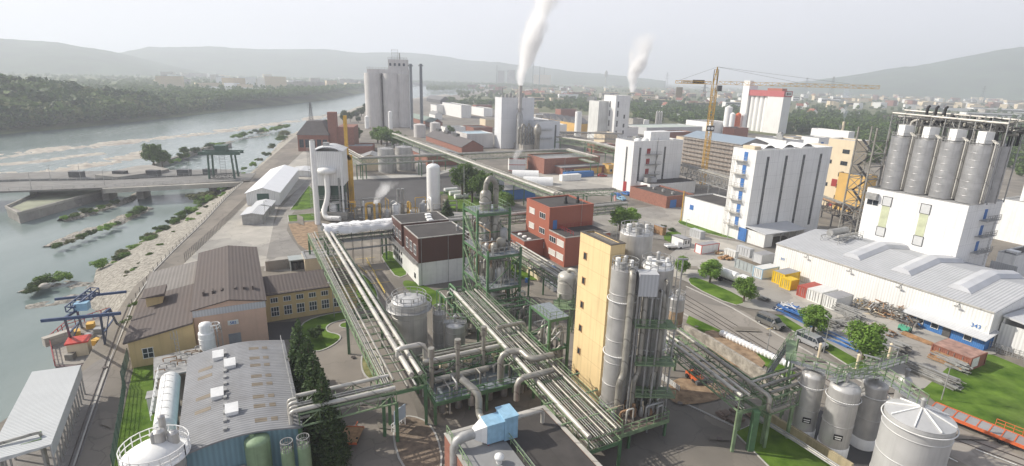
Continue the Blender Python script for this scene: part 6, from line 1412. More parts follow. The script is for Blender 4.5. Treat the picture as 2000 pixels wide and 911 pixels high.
box_b('warehouse', 'white windowless warehouse behind the two grey chimneys', 'warehouse', 901, 231, 206, 864, 920, whitec, greyr)
box_b('warehouse', 'white warehouse with red edge left of the windowless one', 'warehouse', 853, 224, 206, 841, 872, whitec, greyr)
box_b('warehouse', 'low pale warehouse next to the boiler house', 'warehouse', 945, 228, 212, 921, 962, whitep, greyr)
gab_b('brick_works_hall', 'brick hall with pale green roof near the chimneys', 'industrial hall', 845, 250, 240, 800, 864, brick, mat('green_grey_roof', (.2, .25, .22), .8, var=.1), rise=3, along='y')
gab_b('works_hall', 'large hall with dark rounded roof at the river bend', 'industrial hall', 860, 203, 196, 833, 878, darkst, mat('roof_dark_grey', (.13, .13, .135), .8), rise=5, along='y')
gab_b('works_hall', 'small white gabled hall in front of the white warehouses', 'industrial hall', 850, 234, 224, 838, 864, whitep, greyr, rise=2.5, along='y')
r, W, D, h = gab_b('brick_workshop', 'brown brick workshop with long dark roof beside the far rack', 'workshop', 902, 300, 288, 832, 944, brick, mat('workshop_roof', (.115, .105, .105), .85, var=.15, scale=.4, kind='corr', p=(.8, 1), bump=.2), rise=3.6, along='y')
for f in (.35, .6, .85): b = MB(); b.box(W*.42, D*f, h+3.2, W*.58, D*f+6, h+5); b.build('ridge_vent', darkst, r)
r, W, D, h = gab_b('brick_workshop', 'brown brick workshop under the start of the white piped rack', 'workshop', 835, 325, 306, 800, 905, brick, greyr, rise=2.5, along='y')
r, W, D, h = box_b('pale_hall', 'pale hall with light blue roof left of the boiler house', 'industrial hall', 912, 290, 262, 895, 964, concsilo, mat('pale_blue_roof', (.36, .46, .52), .7), D=18)
box_b('brick_hall', 'brick hall with brown roof behind the pale hall', 'industrial hall', 925, 262, 250, 905, 962, brick, brownr)
r, W, D, h = box_b('boiler_house', 'tall pale boiler house with a steaming steel stack', 'industrial building', 978, 291, 191, 967, 1044, mat('boiler_white', (.7, .71, .72), .5, var=.05, scale=.15, kind='panel', p=(4, 9)), greyr)
b = MB()
for i in range(7): b.cbox(W*(.12+.12*i), D*.5, h-.3, 1.5, 1.5, 1.4+.8*(i % 3))
b.cyl((W*.1, D*.4, h), (W*.1, D*.4, h+5.5), .3, n=8); b.build('roof_vent', galv, r)
p = G(1013, 292, 0); STK = (p, top_of(p, 168)); t = thing('boiler_stack', 'steel stack rising beside the boiler house and blowing steam', 'chimney', p); b = MB(); b.cyl((0, 0, 0), (0, 0, STK[1]), 1.3, 1.05, 16); b.build('stack', mat('stack_grey', (.42, .4, .38), .6, metal=.3), t)
b = MB(); b.ringrail(0, 0, STK[1]-14, 1.9, 1.1, 12, .06); b.lathe(0, 0, [(2.1, 0), (2.1, 20), (1.3, 22)], 16); b.build('stack_base', galv, t)
r, W, D, h = box_b('process_building', 'pale process building with white bent ducts in front of the boiler house', 'industrial building', 1050, 294, 238, 986, 1094, mat('boiler_white2', (.68, .7, .72), .5, var=.05, scale=.15, kind='panel', p=(4, 9)), greyr)
onface(r, 'window_strip', panelmesh(1.1, h*.8, MATS['slit_glass']), 'F', W*.8, h*.08, W, D)
for z in (.4, .7): b = MB(); b.box(W*.05, -1.2, h*z, W*.6, -.02, h*z+.15); b.rail([(W*.05, -1.15, h*z), (W*.6, -1.15, h*z)], 1, 1.5, .05); b.build('balcony', galv, r)
b = MB(); b.box(-10, 0, 0, -.1, 12, h*.2); b.build('podium', concl, r)
for i in range(5): x = -2-1.9*i; pipeobj(r, [(x, 3, h*.2), (x, 3, h*.75+(i % 2)*2), (x-1.2, 3, h*.75+(i % 2)*2+1.2), (x-2.2, 3, h*.75), (x-2.2, 3, h*.2)], .45, insul, 10, 1.1)
b = MB(); b.lathe(-2, -2.5, [(1.6, 0), (1.6, h*.55), (2.3, h*.6), (2.3, h*.8), (1, h*.92), (.01, h*.95)], 18); b.build('vessel', insul, r)
b = MB(); 
for z in (.2, .4, .6): b.box(-10, 1, h*z, -.2, 8, h*z+.12); b.rail([(-10, 1, h*z), (-.2, 1, h*z)], 1, 1.5, .05)
b.build('platform', galv, r)
r, W, D, h = box_b('white_tower_block', 'taller of the twin white towers, with dark window columns', 'industrial building', 1197, 276, 187, 1184, 1232, white, greyr, D=14)
for f in (.18,): 
 for z in (.1, .32, .54, .74): onface(r, 'window', panelmesh(W*.1, h*.13, MATS['slit_glass']), 'F', W*f, h*z, W, D); onface(r, 'window', panelmesh(1.3, h*.13, MATS['slit_glass']), 'L', D*.45, h*z, W, D)
for z in (.15, .3, .5): onface(r, 'window', panelmesh(1.4, 2.6, darkst), 'F', W*.66, h*z, W, D)
r, W, D, h = box_b('white_tower_block', 'lower of the twin white towers, stained grey in front', 'industrial building', 1165, 274, 198, 1157, 1189, mat('stained_white', (.62, .63, .61), .7, var=.12, scale=.12, dirt=.35, streak=.4), greyr, D=12)
p = G(1127, 276, 0); h = top_of(p, 219); t = tank('white_silo', 'white cylindrical silo before the saw tooth roofed hall', p, pm(6.5, p), h, whitep, 'flat', .2, 2, True, None, None, 'silo', vent=False)
r, W, D, h = box_b('saw_tooth_hall', 'ochre hall with saw tooth roof left of the twin white towers', 'industrial hall', 1132, 262, 243, 1035, 1158, ochre, greyr, D=60)
for i in range(5):
 b = MB(); y = 4+i*11; b.add([(0, y, h+.1), (W, y, h+.1), (W, y+10, h+.1), (0, y+10, h+.1), (0, y+10, h+4), (W, y+10, h+4)], [(0, 1, 5, 4), (3, 4, 5, 2), (0, 4, 3), (1, 2, 5), (0, 3, 2, 1)]); b.build('saw_tooth', MATS['roof_dark_grey'], r)
box_b('long_hall', 'long low grey hall beyond the first white block', 'industrial hall', 1262, 264, 250, 1245, 1372, greyc, mat('pale_green_roof', (.42, .47, .42), .8, var=.05), D=30)
box_b('container_office', 'small white office cube beside the long low grey hall', 'office', 1257, 250, 235, 1241, 1268, whitep, greyr)
for i, px in enumerate((1281, 1285.5, 1290)): p = G(px, 246, 0); tank('slim_silo', 'slim grey silo in the trio behind the first white block', p, pm(2.1, p), 13, steel, 'cone', 1.5, 1, False, None, None, 'silo', 'trio of slim silos behind the first white block', vent=False)
r, W, D, h = box_b('brick_workshop', 'low brick workshop with yellow doors beside the lorry yard', 'workshop', 1062, 341, 311, 1046, 1172, brick, greyr, D=16)
b = MB(); b.box(W*.2, -6, 0, W*.95, -.02, 3.6); o_ = b.build('front_wing', brick, r); b = MB(); b.box(W*.18, -6.3, 3.6, W*.97, -.02, 3.9); b.build('roof', greyr, o_)
for i in range(5): link('door', panelmesh(3, 2.6, ochre), r, (W*(.45+.1*i), -6.03, .2))
for i in range(3): link('window', window_mesh(1.6, 1.4, 2, 1), r, (W*(.24+.07*i), -6.03, 1))
r, W, D, h = box_b('site_office', 'small ochre flat roofed office beside the dark red car', 'office', 1188, 341, 323, 1180, 1206, ochre, greyr, D=5)
for i in range(2): onface(r, 'window', window_mesh(1.2, 1.1, 1, 1), 'F', W*(.3+.4*i), 1.2, W, D)
r, W, D, h = box_b('brick_store', 'brick store with wide dark flat roof below the first white block', 'store', 1300, 408, 385, 1231, 1356, brick, darkr)
for i in range(2): onface(r, 'gate', panelmesh(2.8, 2.8, blue), 'F', W*(.25+.5*i), .1, W, D)
for i in range(3): b = MB(); b.cbox(W*.5, D*(.2+.25*i), h-.3, .8, .8, .9); b.build('roof_vent', galv, r)
for i, (cx, cy, xr, lb) in enumerate(((1000, 348, 1052, 'rounded white storage tent, the rear of the pair'), (1022, 362, 1080, 'rounded white storage tent, the front of the pair'))):
 p = G(cx, cy, 0); W = solve(lambda t: proj(p+Vector((1, 0, 0))*t)[0], xr, 0, 80); t = thing('round_tent', lb, 'storage tent', p, 0); b = MB(); b.gridmesh([[Vector((x, 3.2*math.cos(a)+3.2, 3.0*math.sin(a))) for x in np.linspace(0, W, 6)] for a in np.linspace(0, math.pi, 10)]); b.add([(x, 3.2*math.cos(a)+3.2, 3.0*math.sin(a)) for x in (0,) for a in np.linspace(0, math.pi, 10)], [tuple(range(10))]); b.add([(W, 3.2*math.cos(a)+3.2, 3.0*math.sin(a)) for a in np.linspace(0, math.pi, 10)], [tuple(range(9, -1, -1))]); b.build('canvas', foil if 0 else whitep, t)
t, W, D, h = box_b('water_cooler', 'stacked white cooling tower block giving off a little steam', 'cooling tower', 994, 334, 311, 991, 1027, whitep, darkst, R_(5), D=6); b = MB()
for z in (0, h*.5, h): b.box(-.1, -.1, z, W+.1, 0, z+.25)
b.build('frame_band', red, t)
r, W, D, h = gab_b('blue_shed', 'low blue shed half hidden by the straight rack', 'shed', 985, 392, 372, 968, 1046, cblue, greyr, rise=.6, along='x', D=7)
r, W, D, h = gab_b('grey_shed', 'grey shed beside the tall bushy trees and the straight rack', 'shed', 962, 375, 350, 955, 985, greyc, greyr, rise=.8, along='x', D=8)
r, W, D, h = gab_b('scaffolded_building', 'scaffold wrapped building with blue grey roof behind the yellow crane', 'building under construction', 1440, 345, 283, 1336, 1500, mat('shell_grey', (.33, .31, .29), .9, var=.15, scale=.3), mat('blue_grey_roof', (.26, .32, .38), .7, var=.06, scale=.3, kind='corr', p=(.8, 1)), rise=2.5, along='y', D=None)
SCF = thing('scaffolding', 'dense scaffolding round the building behind the yellow crane', 'scaffolding', r.location, GR); b = MB(); y = 0
while y < D: b.beam((-1.3, y, 0), (-1.3, y, h), .12); b.beam((-.4, y, 0), (-.4, y, h), .12); y += 2.4
z = 2.
while z < h: b.beam((-1.3, 0, z), (-1.3, D, z), .1); b.beam((-1.3, 0, z+1), (-1.3, D, z+1), .08); z += 2
b.build('tube_frame', mat('scaffold_tube', (.42, .38, .33), .6, metal=.2), SCF); b = MB(); z = 2.
while z < h: b.box(-1.3, 0, z-.05, -.4, D, z+.02); z += 2
b.build('board', wood, SCF); b = MB(); b.box(W*.02, -1.2, 0, W*.02+.1, -1.1, h)
x = 0
while x < W: b.beam((x, -1.2, 0), (x, -1.2, h), .12); x += 2.4
z = 2.
while z < h: b.beam((0, -1.2, z), (W, -1.2, z), .1); z += 2
b.build('tube_frame', MATS['scaffold_tube'], SCF)
rack('galvanised lattice bridge beside the yellow tower crane', [G(1334,322,9), G(1436,352,9)], 5, 3.6, [(-1.6, .3, .3, insul), (0, .3, .3, insuld)], 12, galv, galv, 2.2, .2, web=.14)
rack('rust brown rack between the slit windowed block and the silo block', [G(1600,384,7), G(1690,418,7)], 4, 3.2, [(-1.6, .3, .3, rust), (0, .3, .3, insuld), (1.2, .3, .25, insul)], 10, darkst, darkst, 2.2, .2, web=.14)
p = G(1371, 366, 0); h = top_of(p, 165); cr_ = thing('tower_crane', 'yellow tower crane with a long horizontal jib behind the white blocks', 'crane', p)
b = MB(); mh = .85
for x in (-mh, mh):
 for y in (-mh, mh): b.beam((x, y, 0), (x, y, h), .22)
z = 0; k = 0
while z < h-2:
 for a, c_ in (((-mh, -mh), (mh, -mh)), ((mh, -mh), (mh, mh)), ((mh, mh), (-mh, mh)), ((-mh, mh), (-mh, -mh))):
  if k % 2: a, c_ = c_, a
  b.beam((*a, z), (*c_, z+2), .12); b.beam((*a, z), (*c_, z), .1)
 z += 2; k += 1
b.build('mast', cyel, cr_)
jd = (G(1712, 163, h)-G(1371, 166, h)); jd.z = 0
e = Vector((1, 0, 0)); 
th = solve(lambda t: proj(p+Vector((math.cos(t), math.sin(t), 0))*58+Vector((0, 0, h)))[0]*-1, -1716., -.6, 1.2)
ja = Vector((math.cos(th), math.sin(th), 0)); jb = Vector((-ja.y, ja.x, 0))
tp = top_of(p, 131); b = MB(); b.truss(Vector((0, 0, h)), Vector((0, 0, tp-1)), ja*.8, .01, 2, .2, .12); b.beam((-.7, 0, h), (.2, 0, tp), .3); b.beam((.7, 0, h), (.2, 0, tp), .3); b.build('apex', cyel, cr_)
b = MB(); b.truss(ja*1.5+Vector((0, 0, h)), ja*58+Vector((0, 0, h)), jb*.6, 1.2, 2.2, .12, .07); b.build('jib', cyel, cr_)
b = MB(); b.truss(-ja*1.5+Vector((0, 0, h)), -ja*15+Vector((0, 0, h)), jb*.8, 1.0, 2.2, .2, .1); b.build('counter_jib', cyel, cr_)
b = MB(); b.beam(-ja*12+Vector((0, 0, h-3.5)), -ja*14.5+Vector((0, 0, h-3.5)), 1.4, 4); b.build('counterweight', concl, cr_)
b = MB(); b.beam(-ja*4+Vector((0, 0, h+.8)), -ja*8.5+Vector((0, 0, h+.8)), .3, 1.4); b.build('sign_panel', darkst, cr_); b = MB(); b.beam(-ja*8.6+Vector((0, 0, h+.7)), -ja*12.4+Vector((0, 0, h+.7)), 1.3, 1.2); b.build('winch', whitep, cr_)
b = MB(); b.beam(Vector((.2, 0, tp)), ja*30+Vector((0, 0, h+1.5)), .07); b.beam(Vector((.2, 0, tp)), ja*48+Vector((0, 0, h+1.5)), .07); b.beam(Vector((.2, 0, tp)), -ja*14+Vector((0, 0, h+1)), .07); b.build('stay_rope', darkst, cr_)
b = MB(); b.cbox(1.4, -1.6, h-2.6, 1.5, 1.6, 2.2); b.build('cab', darkst, cr_); b = MB(); b.cbox(0, 0, 0, 6, 6, 1.2); b.build('base', concl, cr_)
z = h*.56; b = MB(); b.cbox(0, -1.2, z, 3, .3, 2.2); b.build('banner', darkst, cr_); b = MB(); b.cyl((-.7, -1.4, z+1.1), (-.7, -1.45, z+1.1), .6, n=16); b.cyl((.7, -1.4, z+1.1), (.7, -1.45, z+1.1), .6, n=16); b.build('banner_disc', whitep, cr_)
C, W, D = nbt(1672, 276, 24, 1620, 1698); r = thing('cream_tower_block', 'cream rendered tower with small window rows behind the slit windowed block', 'industrial building', C, GR); h = 24.
boxbuild(r, W, D, h, cream, greyr, .4, whitep)
for i in range(5): onface(r, 'window', window_mesh(2.4, 1.3, 3, 1, False, frameD, 'd3'), 'L', D*.28, 3+i*4.1, W, D); onface(r, 'window', window_mesh(1.0, 1.2, 1, 1, False, frameD, 'd4'), 'L', D*.8, 3+i*4.1, W, D) if i % 2 else None
for i in range(2): onface(r, 'door', panelmesh(2.0, 2.6, dred), 'L', D*.5, .2+i*7.2, W, D)
b = MB(); b.box(-.1, D+.02, 0, W*.9, D+8, h-3); b.build('side_wing', cream, r); 
r2_, W2_, D2_, h2_ = nbt(1690, 345, 13, 1655, 1720)[0], 7, 9, 13
t = thing('ochre_annex', 'ochre annex with outside landings beside the cream tower', 'industrial building', r2_, GR); boxbuild(t, W2_, D2_, 13, ochre, greyr, .2, darkst)
for z in (4, 8): b = MB(); b.box(1, -1.4, z, 6, -.02, z+.12); b.rail([(1, -1.4, z), (6, -1.4, z)], 1.1, 1, .04); b.build('balcony', darkst, t)
C, W, D = nbt(1536, 275, 17, 1476, 1570); r = thing('pale_block', 'pale flat roofed block with roof equipment behind the slit windowed block', 'industrial building', C, GR); boxbuild(r, W, D, 17, whitep, greyr, .3)
for i in range(5): b = MB(); b.cbox(W*(.3+.12*i), D*(.3+.1*i), 16.5, 1.2, 1.2, 1.5+(i % 3)); b.build('roof_vent', galv, r)
C, W, D = nbt(1600, 270, 18, 1566, 1622); r = thing('white_block', 'small white block with a blue door near the cream tower', 'industrial building', C, GR); boxbuild(r, W, D, 18, whitep, greyr, .3); onface(r, 'door', panelmesh(2, 3, blue), 'F', W*.35, 13, W, D)
r, W, D, h = box_b('white_block', 'white flat roofed block carrying a small smoking chimney', 'industrial building', 1650, 300, 258, 1595, 1670, whitep, greyr, D=26)
p = G(1640, 283, 0); CH2 = (p, top_of(p, 238)); t = thing('chimney', 'short pale chimney giving off thin smoke by the cream tower', 'chimney', p); b = MB(); b.cyl((0, 0, 0), (0, 0, CH2[1]), .9, .8, 12); b.build('stack', cream, t); b = MB(); b.rail([(-2.5, 0, CH2[1]-5), (-1, 0, CH2[1]-5)], 2.5, 1, .1); b.build('ladder', galv, t)
p = G(1519, 262, 0); h = top_of(p, 190); Cc, W, D = nbt(proj((p.x, p.y, h))[0], 190, h, None, 1546); 
r = thing('red_topped_silos', 'white silo works with a red top storey and four round silos', 'silo block', Cc, GR); D = W*.9
D = solve(lambda t: proj(Cc+GY*t+Vector((0, 0, h)))[0]*-1, -1500., 0, 100); Df = solve(lambda t: proj(Cc+GY*t+Vector((0, 0, h)))[0]*-1, -1463., 0, 300)
boxbuild(r, W, D, h, whitec, greyr, .1)
b = MB(); b.box(-.3, -.3, h, W+.3, Df, h+5); b.build('top_storey', mat('top_red', (.42, .1, .1), .6, var=.06), r)
cr2 = (Df-D)/8
for i in range(4): b = MB(); b.cyl((W*.35, D+cr2*(1+2*i), 0), (W*.35, D+cr2*(1+2*i), h-.01), cr2*.97, n=24); b.build('silo', whitep, r)
b = MB(); b.box(-1, Df, 0, W*.4, Df+7, h+13); b.build('stair_tower', whitep, r); b = MB(); b.box(W*.4, Df+.1, h, W*1., Df+6.5, h+9); b.build('lift_house', whitep, r)
onface(r, 'sign_plate', panelmesh(W*.75, 3.4, linewhite), 'F', W*.55, h+1.0, W, D, .3); b = MB(); b.cyl((W*.36, -.5, h+2.6), (W*.36, -.6, h+2.6), 1.1, n=16); b.build('emblem', darkst, r); b = MB(); b.box(W*.48, -.6, h+2.1, W*.8, -.45, h+3.1); b.build('sign_lettering', darkst, r)
b = MB(); b.box(W*.1, D*.2, h+5, W*.7, Df*.5, h+7); b.build('roof_unit', redp, r)
for i, px in enumerate((1425, 1436, 1447)): p = G(px, 272, 0); h = 19; t = tank('blending_silo', ('white silo left of the orange one by the red topped silos', 'orange silo between two white ones by the red topped silos', 'white silo right of the orange one by the red topped silos')[i], p, pm(5, p), h, orange if i == 1 else whitep, 'cone', 1.5, 1, False, None, None, 'silo', vent=False)
t, W, D, h = box_b('red_unit', 'small red equipment cabin above the orange silo', 'equipment cabin', 1432, 262, 236, 1428, 1458, red, red, D=6)
r, W, D, h = box_b('low_white_works', 'low white works building left of the orange silo', 'industrial building', 1388, 262, 240, 1376, 1432, whitep, greyr, D=30)
p = G(1417, 262, 0); tank('white_silo', 'squat white silo with a thin crown on the low white works', p, pm(7, p), 22, whitep, 'cone', 2, 1, True, None, None, 'silo')
C, W, D = nbt(2030, 400, 12, 1958, 2120); r = thing('white_hall', 'white flat roofed hall behind the silo block at the right edge', 'industrial hall', C, GR); boxbuild(r, 40, D, 12, whitep, greyr, .3)
for i in range(5): t_ = tank('gas_cylinder_tank', 'white upright gas tank in the row on the white hall roof', C+GX*(4+i*2.2)+GY*(D*.6), .8, 5.5, whitep, 'dome', .8, 0, False, None, None, 'tank', 'row of gas tanks on the white hall', vent=False, z0=11.7)
C, W, D = nbt(1985, 500, 6, 1950, 2050); r = thing('grey_garage', 'pale grey garages with dark flat roof at the right edge', 'garage', C, GR); boxbuild(r, 20, D, 6, whitep, darkr, .2)
b = MB(); b.cbox(3, D*.5, 5.9, 2, 2, .5); b.build('roof_light', whitep, r)
for i in range(3): onface(r, 'door', panelmesh(3, 3.4, greyc, .04), 'L', D*(.2+.3*i), .2, 20, D)
C, W, D = SB; z0 = 19.5
spots = [(1742, 357), (1786, 366), (1834, 377), (1891, 389)]
names = ['first big steel silo on the white block, next to the lattice stair', 'second big steel silo on the white block from the lattice stair', 'third big steel silo on the white block from the lattice stair', 'big steel silo on the near corner of the white block']
SS = []
for i, (px, py) in enumerate(spots):
 c = C+GX*4.3+Vector((0, 0, z0)); c = c+GY*solve(lambda t: proj(c+GY*t)[0], px+2, 0, 40); SS.append((c, 1))
r_ = (SS[3][0]-SS[0][0]).length/3*.485; base = SS[0][0]; dirv = (SS[3][0]-SS[0][0])/3
for i in range(4):
 for j in range(2):
  c = SS[0][0]+dirv*i+GX*(j*2*r_*1.05); h = 11.7
  lb = names[i] if j == 0 else ['rear steel silo mostly hidden behind the first one', 'rear steel silo mostly hidden behind the second one', 'rear steel silo mostly hidden behind the third one', 'rear steel silo showing right of the near corner silo'][i]
  t = tank('roof_silo', lb, c, r_, h, steeld, 'cone', .6, 7, True, None, None, 'silo', 'big steel silos on the white block', vent=False, z0=z0, seg=40)
  if j == 0:
   for k in range(3): a = R_(-92)+k*.13; x, y = (r_+.3)*math.cos(a), (r_+.3)*math.sin(a); pipeobj(t, [(x, y, .3), (x, y, h+.6), (x*.6, y*.6, h+1.2)], .13, insulw, 8)
   b = MB(); b.box(-1.2, -1.2, h+.4, 1.0, .8, h+2.8); b.build('filter_housing', whitep, t)
   b = MB(); b.cyl((.9, .9, h+.5), (.9, .9, h+4.5), .35, n=10); b.build('blower', darkst, t)
RF = thing('silo_roof_pipework', 'dense pipe and platform frame above the big steel silos', 'pipework'); z = z0+11.7; A = SS[0][0]-dirv*.7; Bq = SS[0][0]+dirv*3.6
for k, (dz, off) in enumerate(((5.2, 0), (4.4, 2.5), (5.8, 4.5), (3.6, 5.5))): pipeobj(RF, [Vector((A.x, A.y, z+dz))+GX*off, Vector((Bq.x, Bq.y, z+dz-.6))+GX*off], .24, insulw, 8)
b = MB(); P0 = Vector((A.x, A.y, z+3)); P1 = Vector((Bq.x, Bq.y, z+3)); b.truss(P0+GX*1, P1+GX*1, GX*.9, 1.4, 2.0, .16, .1); b.truss(P0+GX*6, P1+GX*6, GX*.9, 1.4, 2.0, .16, .1); b.build('platform_frame', darkst, RF)
b = MB()
for i in range(9):
 for o in (0, 3.4, 7): q = P0.lerp(P1, i/8)+GX*o; b.beam((q.x, q.y, z0), (q.x, q.y, z+5.6), .16)
b.build('post', galv, RF)
g = random.Random(5)
for i in range(70): q = P0.lerp(P1, g.random())+GX*g.uniform(0, 7); pipeobj(RF, [q+Vector((0, 0, -3)), q+Vector((0, 0, g.uniform(-1, 2.5))), q+dirv.normalized()*g.uniform(.6, 3)+Vector((0, 0, g.uniform(-1, 2.5)))], g.choice([.1, .18, .3]), g.choice([galv, insulw, darkst, black, insul]), 6)
for k in range(3): q = P0.lerp(P1, .25+.08*k)+GX*3; pipeobj(RF, [q, q+Vector((0, 0, 3.8)), q+GX*.6+Vector((0, 0, 4.0))], .28, black, 8)
LT = thing('lattice_stair_tower', 'dark galvanised lattice stair tower beside the big steel silos', 'stair tower', Vector((C.x, C.y, 0))+GY*(D+.6)+GX*0, GR); lw, ld, lh = 5.2, 4.2, 33
b = MB()
for x in (0, lw):
 for y in (0, ld): b.beam((x, y, 0), (x, y, lh), .28)
zz = 0; k = 0
while zz < lh-3:
 for a, c_ in (((0, 0), (lw, 0)), ((lw, 0), (lw, ld)), ((lw, ld), (0, ld)), ((0, ld), (0, 0))):
  b.beam((*a, zz), (*c_, zz), .14); b.beam((*(a if k % 2 else c_), zz), (*(c_ if k % 2 else a), zz+3), .12)
 zz += 3; k += 1
b.build('lattice', insuld, LT); b = MB(); zz = 0; k = 0
while zz < lh-3: y0, y1 = ((.6, ld-.6) if k % 2 else (ld-.6, .6)); b.beam((lw*.3, y0, zz), (lw*.3, y1, zz+3), .9, .12); b.box(0.2, .2, zz+2.9, lw-.2, .8, zz+3); zz += 3; k += 1
b.build('flight', darkst, LT)
t = thing('roof_plant', 'grey tanks and frame standing on the far end of the long hall roof', 'process plant', HALL[0]+GY*(HALL[2]-7)+GX*8+Vector((0, 0, 7.6)), GR)
b = MB(); b.truss((0, 0, 0), (9, 0, 0), (0, 2, 0), 1.6, 1.6, .12, .08); b.build('frame', galv, t); b = MB(); b.cyl((1, .8, 2.4), (7, .8, 2.4), .8, n=16); b.build('vessel', galv, t); b = MB(); b.cyl((1, -1.2, 2), (8, -1.2, 2), .3, n=10); b.build('pipe', insulw, t); b = MB(); b.rail([(0, -2, 1.6), (9, -2, 1.6)], 1, 1, .03); b.build('railing', galv, t)
# ================================================================== c
def cont(label, cx, cy, ty, xl, xr, m, roof=None, frame=None, group='containers in the works yard', win=False, doors='L', D=None, W=None, name='container'):
 C, W_, D_, h = nb(cx, cy, ty, xl, xr); W = W or W_; D = D or D_; h = max(2.3, min(3.4, h))
 r = thing(name, label, 'container', C, GR, group); b = MB(); b.box(0.02, 0.02, .12, W-.02, D-.02, h-.02); b.build('body', m, r)
 b = MB(); e = .09
 for x in (0, W):
  for y in (0, D): b.cbox(x, y, 0, .16, .16, h)
 for z in (.1, h-.08):
  for y in (0, D): b.beam((0, y, z), (W, y, z), .12)
  for x in (0, W): b.beam((x, 0, z), (x, D, z), .12)
 b.build('frame', frame or m, r)
 b = MB(); b.box(.05, .05, h-.03, W-.05, D-.05, h+.02); b.build('roof', roof or m, r)
 if doors:
  b = MB(); f = D if doors == 'L' else W
  for t in (.2, .42, .58, .8):
   if doors == 'L': b.beam((-.03, f*t, .3), (-.03, f*t, h-.2), .06)
   else: b.beam((f*t, -.03, .3), (f*t, -.03, h-.2), .06)
  b.build('door_bar', galv, r)
 if win:
  for u in (.3, .7): onface(r, 'window', window_mesh(W*.22, 1.0, 1, 1), 'F', W*u, 1.0, W, D)
 return r
cgb = mat('container_roof_grey', (.3, .3, .31), .7, var=.1, scale=.6)
cont('large yellow container with grey roof by the long hall', 1529, 560, 537, 1511, 1563, yellow, cgb)
cont('small bright yellow container in front of the large yellow one', 1542, 569, 549, 1526, 1561, yellow)
cont('brick red container between the small yellow and the white one', 1577, 586, 567, 1559, 1612, redbrown)
cont('plain white container next to the brick red one', 1601, 596, 573, 1579, 1637, cwhite)
cont('cream white container with dark grey roof beside the scrap heaps', 1629, 608, 584, 1610, 1667, cwhite, cgb)
cont('long grey green container with brownish open top', 1474, 538, 522, 1437, 1488, cgrey, mat('roof_litter', (.17, .14, .1), .9, var=.3, scale=1))
cont('white container with blue frame behind the long grey green one', 1487, 547, 527, 1473, 1522, cwhite, None, lblue)
cont('light grey ribbed container behind the small white one', 1463, 505, 488, 1440, 1473, greyc)
cont('small white container on the gravel beside the pallets', 1434, 510, 494, 1416, 1442, cwhite)
cont('white cabin container with bright red frame edges', 1369, 498, 480, 1359, 1405, whitep, cgb, red, doors=None)
cont('white site office container with two small windows', 1334, 485, 468, 1312, 1350, whitep, cgb, frameD, win=True, doors=None)
cont('pale grey ribbed container at the edge of the lawn', 1367, 469, 456, 1348, 1377, greyc, fibrel)
cont('brown wooden box container by the small bushes', 1293, 461, 445, 1277, 1301, wood, cgb, doors=None)
cont('low grey skip container behind the white and blue framed one', 1486, 517, 506, 1471, 1512, greyc, cgb, doors=None)
rc = cont('rusty brown container used as a store beside the blue cabins', 1890, 727, 702, 1822, 1928, mat('rusty_container', (.3, .11, .07), .8, var=.3, scale=1, kind='corr', p=(.3, 2), bump=.4, dirt=.3), mat('rust_roof', (.33, .2, .16), .85, var=.35, scale=1))
onface(rc, 'notice_board', panelmesh(2.0, 1.7, linewhite, .03), 'F', 1.6, .5, 5, 2.5)
bc = cont('row of joined blue cabins under a sheet roof against the long hall', 1919, 686, 664, 1774, 1950, cblue, None, None, None, doors=None, W=2.6, name='cabin_row')
C, W, D, h = nb(1919, 686, 664, 1774, 1950)
b = MB(); b.prism([(-1.2, -.5), (3.2, -.5), (3.2, D+.5), (-1.2, D+.5)], [h+.1, h+.9, h+.9, h+.1], [h+.25, h+1.05, h+1.05, h+.25]); b.build('sheet_roof', fibrel, bc)
for f in (.62, .82): onface(bc, 'window', window_mesh(1.1, 1.1, 1, 1), 'L', D*f, .9, 2.6, D, .02)
onface(bc, 'door', panelmesh(1.2, 2.1, darkst), 'L', D*.46, .1, 2.6, D, .03); onface(bc, 'window', window_mesh(1.1, 1., 1, 1), 'L', D*.2, .9, 2.6, D, .02)
for i, (cx, cy, ty, xl, xr, m_, lb) in enumerate(((1105, 349, 338, 1082, 1160, cblue, 'long blue container behind the white lorry trailer'), (1098, 355, 343, 1090, 1135, whitep, 'white box trailer in front of the blue container'))): cont(lb, cx, cy, ty, None, xr, m_, None, None, 'lorry trailers in the rear yard', doors=None, D=2.5)
WHL = MB(); WHL.cyl((0, -.12, 0), (0, .12, 0), .34, n=16); WHM = WHL.mesh('wheel', black); RIM = MB(); RIM.cyl((0, -.13, 0), (0, .13, 0), .19, n=12); RIMM = RIM.mesh('rim', galv)
def profile(pts, w, wt, zt):
 """closed side profile (x,z) extruded across, narrowing above zt"""
 b = MB(); n = len(pts); vs = []
 for s in (-1, 1):
  for x, z in pts: k = w/2 if z <= zt else w/2-(w-wt)/2*min(1, (z-zt)/.7); vs.append((x, s*k, z))
 b.add(vs, [tuple(range(n)), tuple(range(2*n-1, n-1, -1))]+[(i, i+n, (i+1) % n+n, (i+1) % n) for i in range(n)]); return b
def vehicle(name, label, p, rz, paint, prof, w, wt, zt, wins_, wheels, L, lights=True, group=None, roofz=None):
 r = thing(name, label, 'car' if 'car' in name else 'van', p, rz, group)
 profile(prof, w, wt, zt).build('body', paint, r)
 for q in wins_:                                          # side glass quads (x,z) on both flanks
  for s in (-1, 1):
   b = MB(); vs = []
   for x, z in q: k = w/2-(w-wt)/2*min(1, max(0, (z-zt)/.7))+.012; vs.append((x, s*k, z))
   b.add(vs, [tuple(range(len(q))) if s < 0 else tuple(range(len(q)-1, -1, -1))]); b.build('window', glass, r)
 for x in wheels:
  for s in (-1, 1): o = link('wheel', WHM, r, (x, s*(w/2-.1), .34)); link('rim', RIMM, o, (0, 0, 0))
 return r
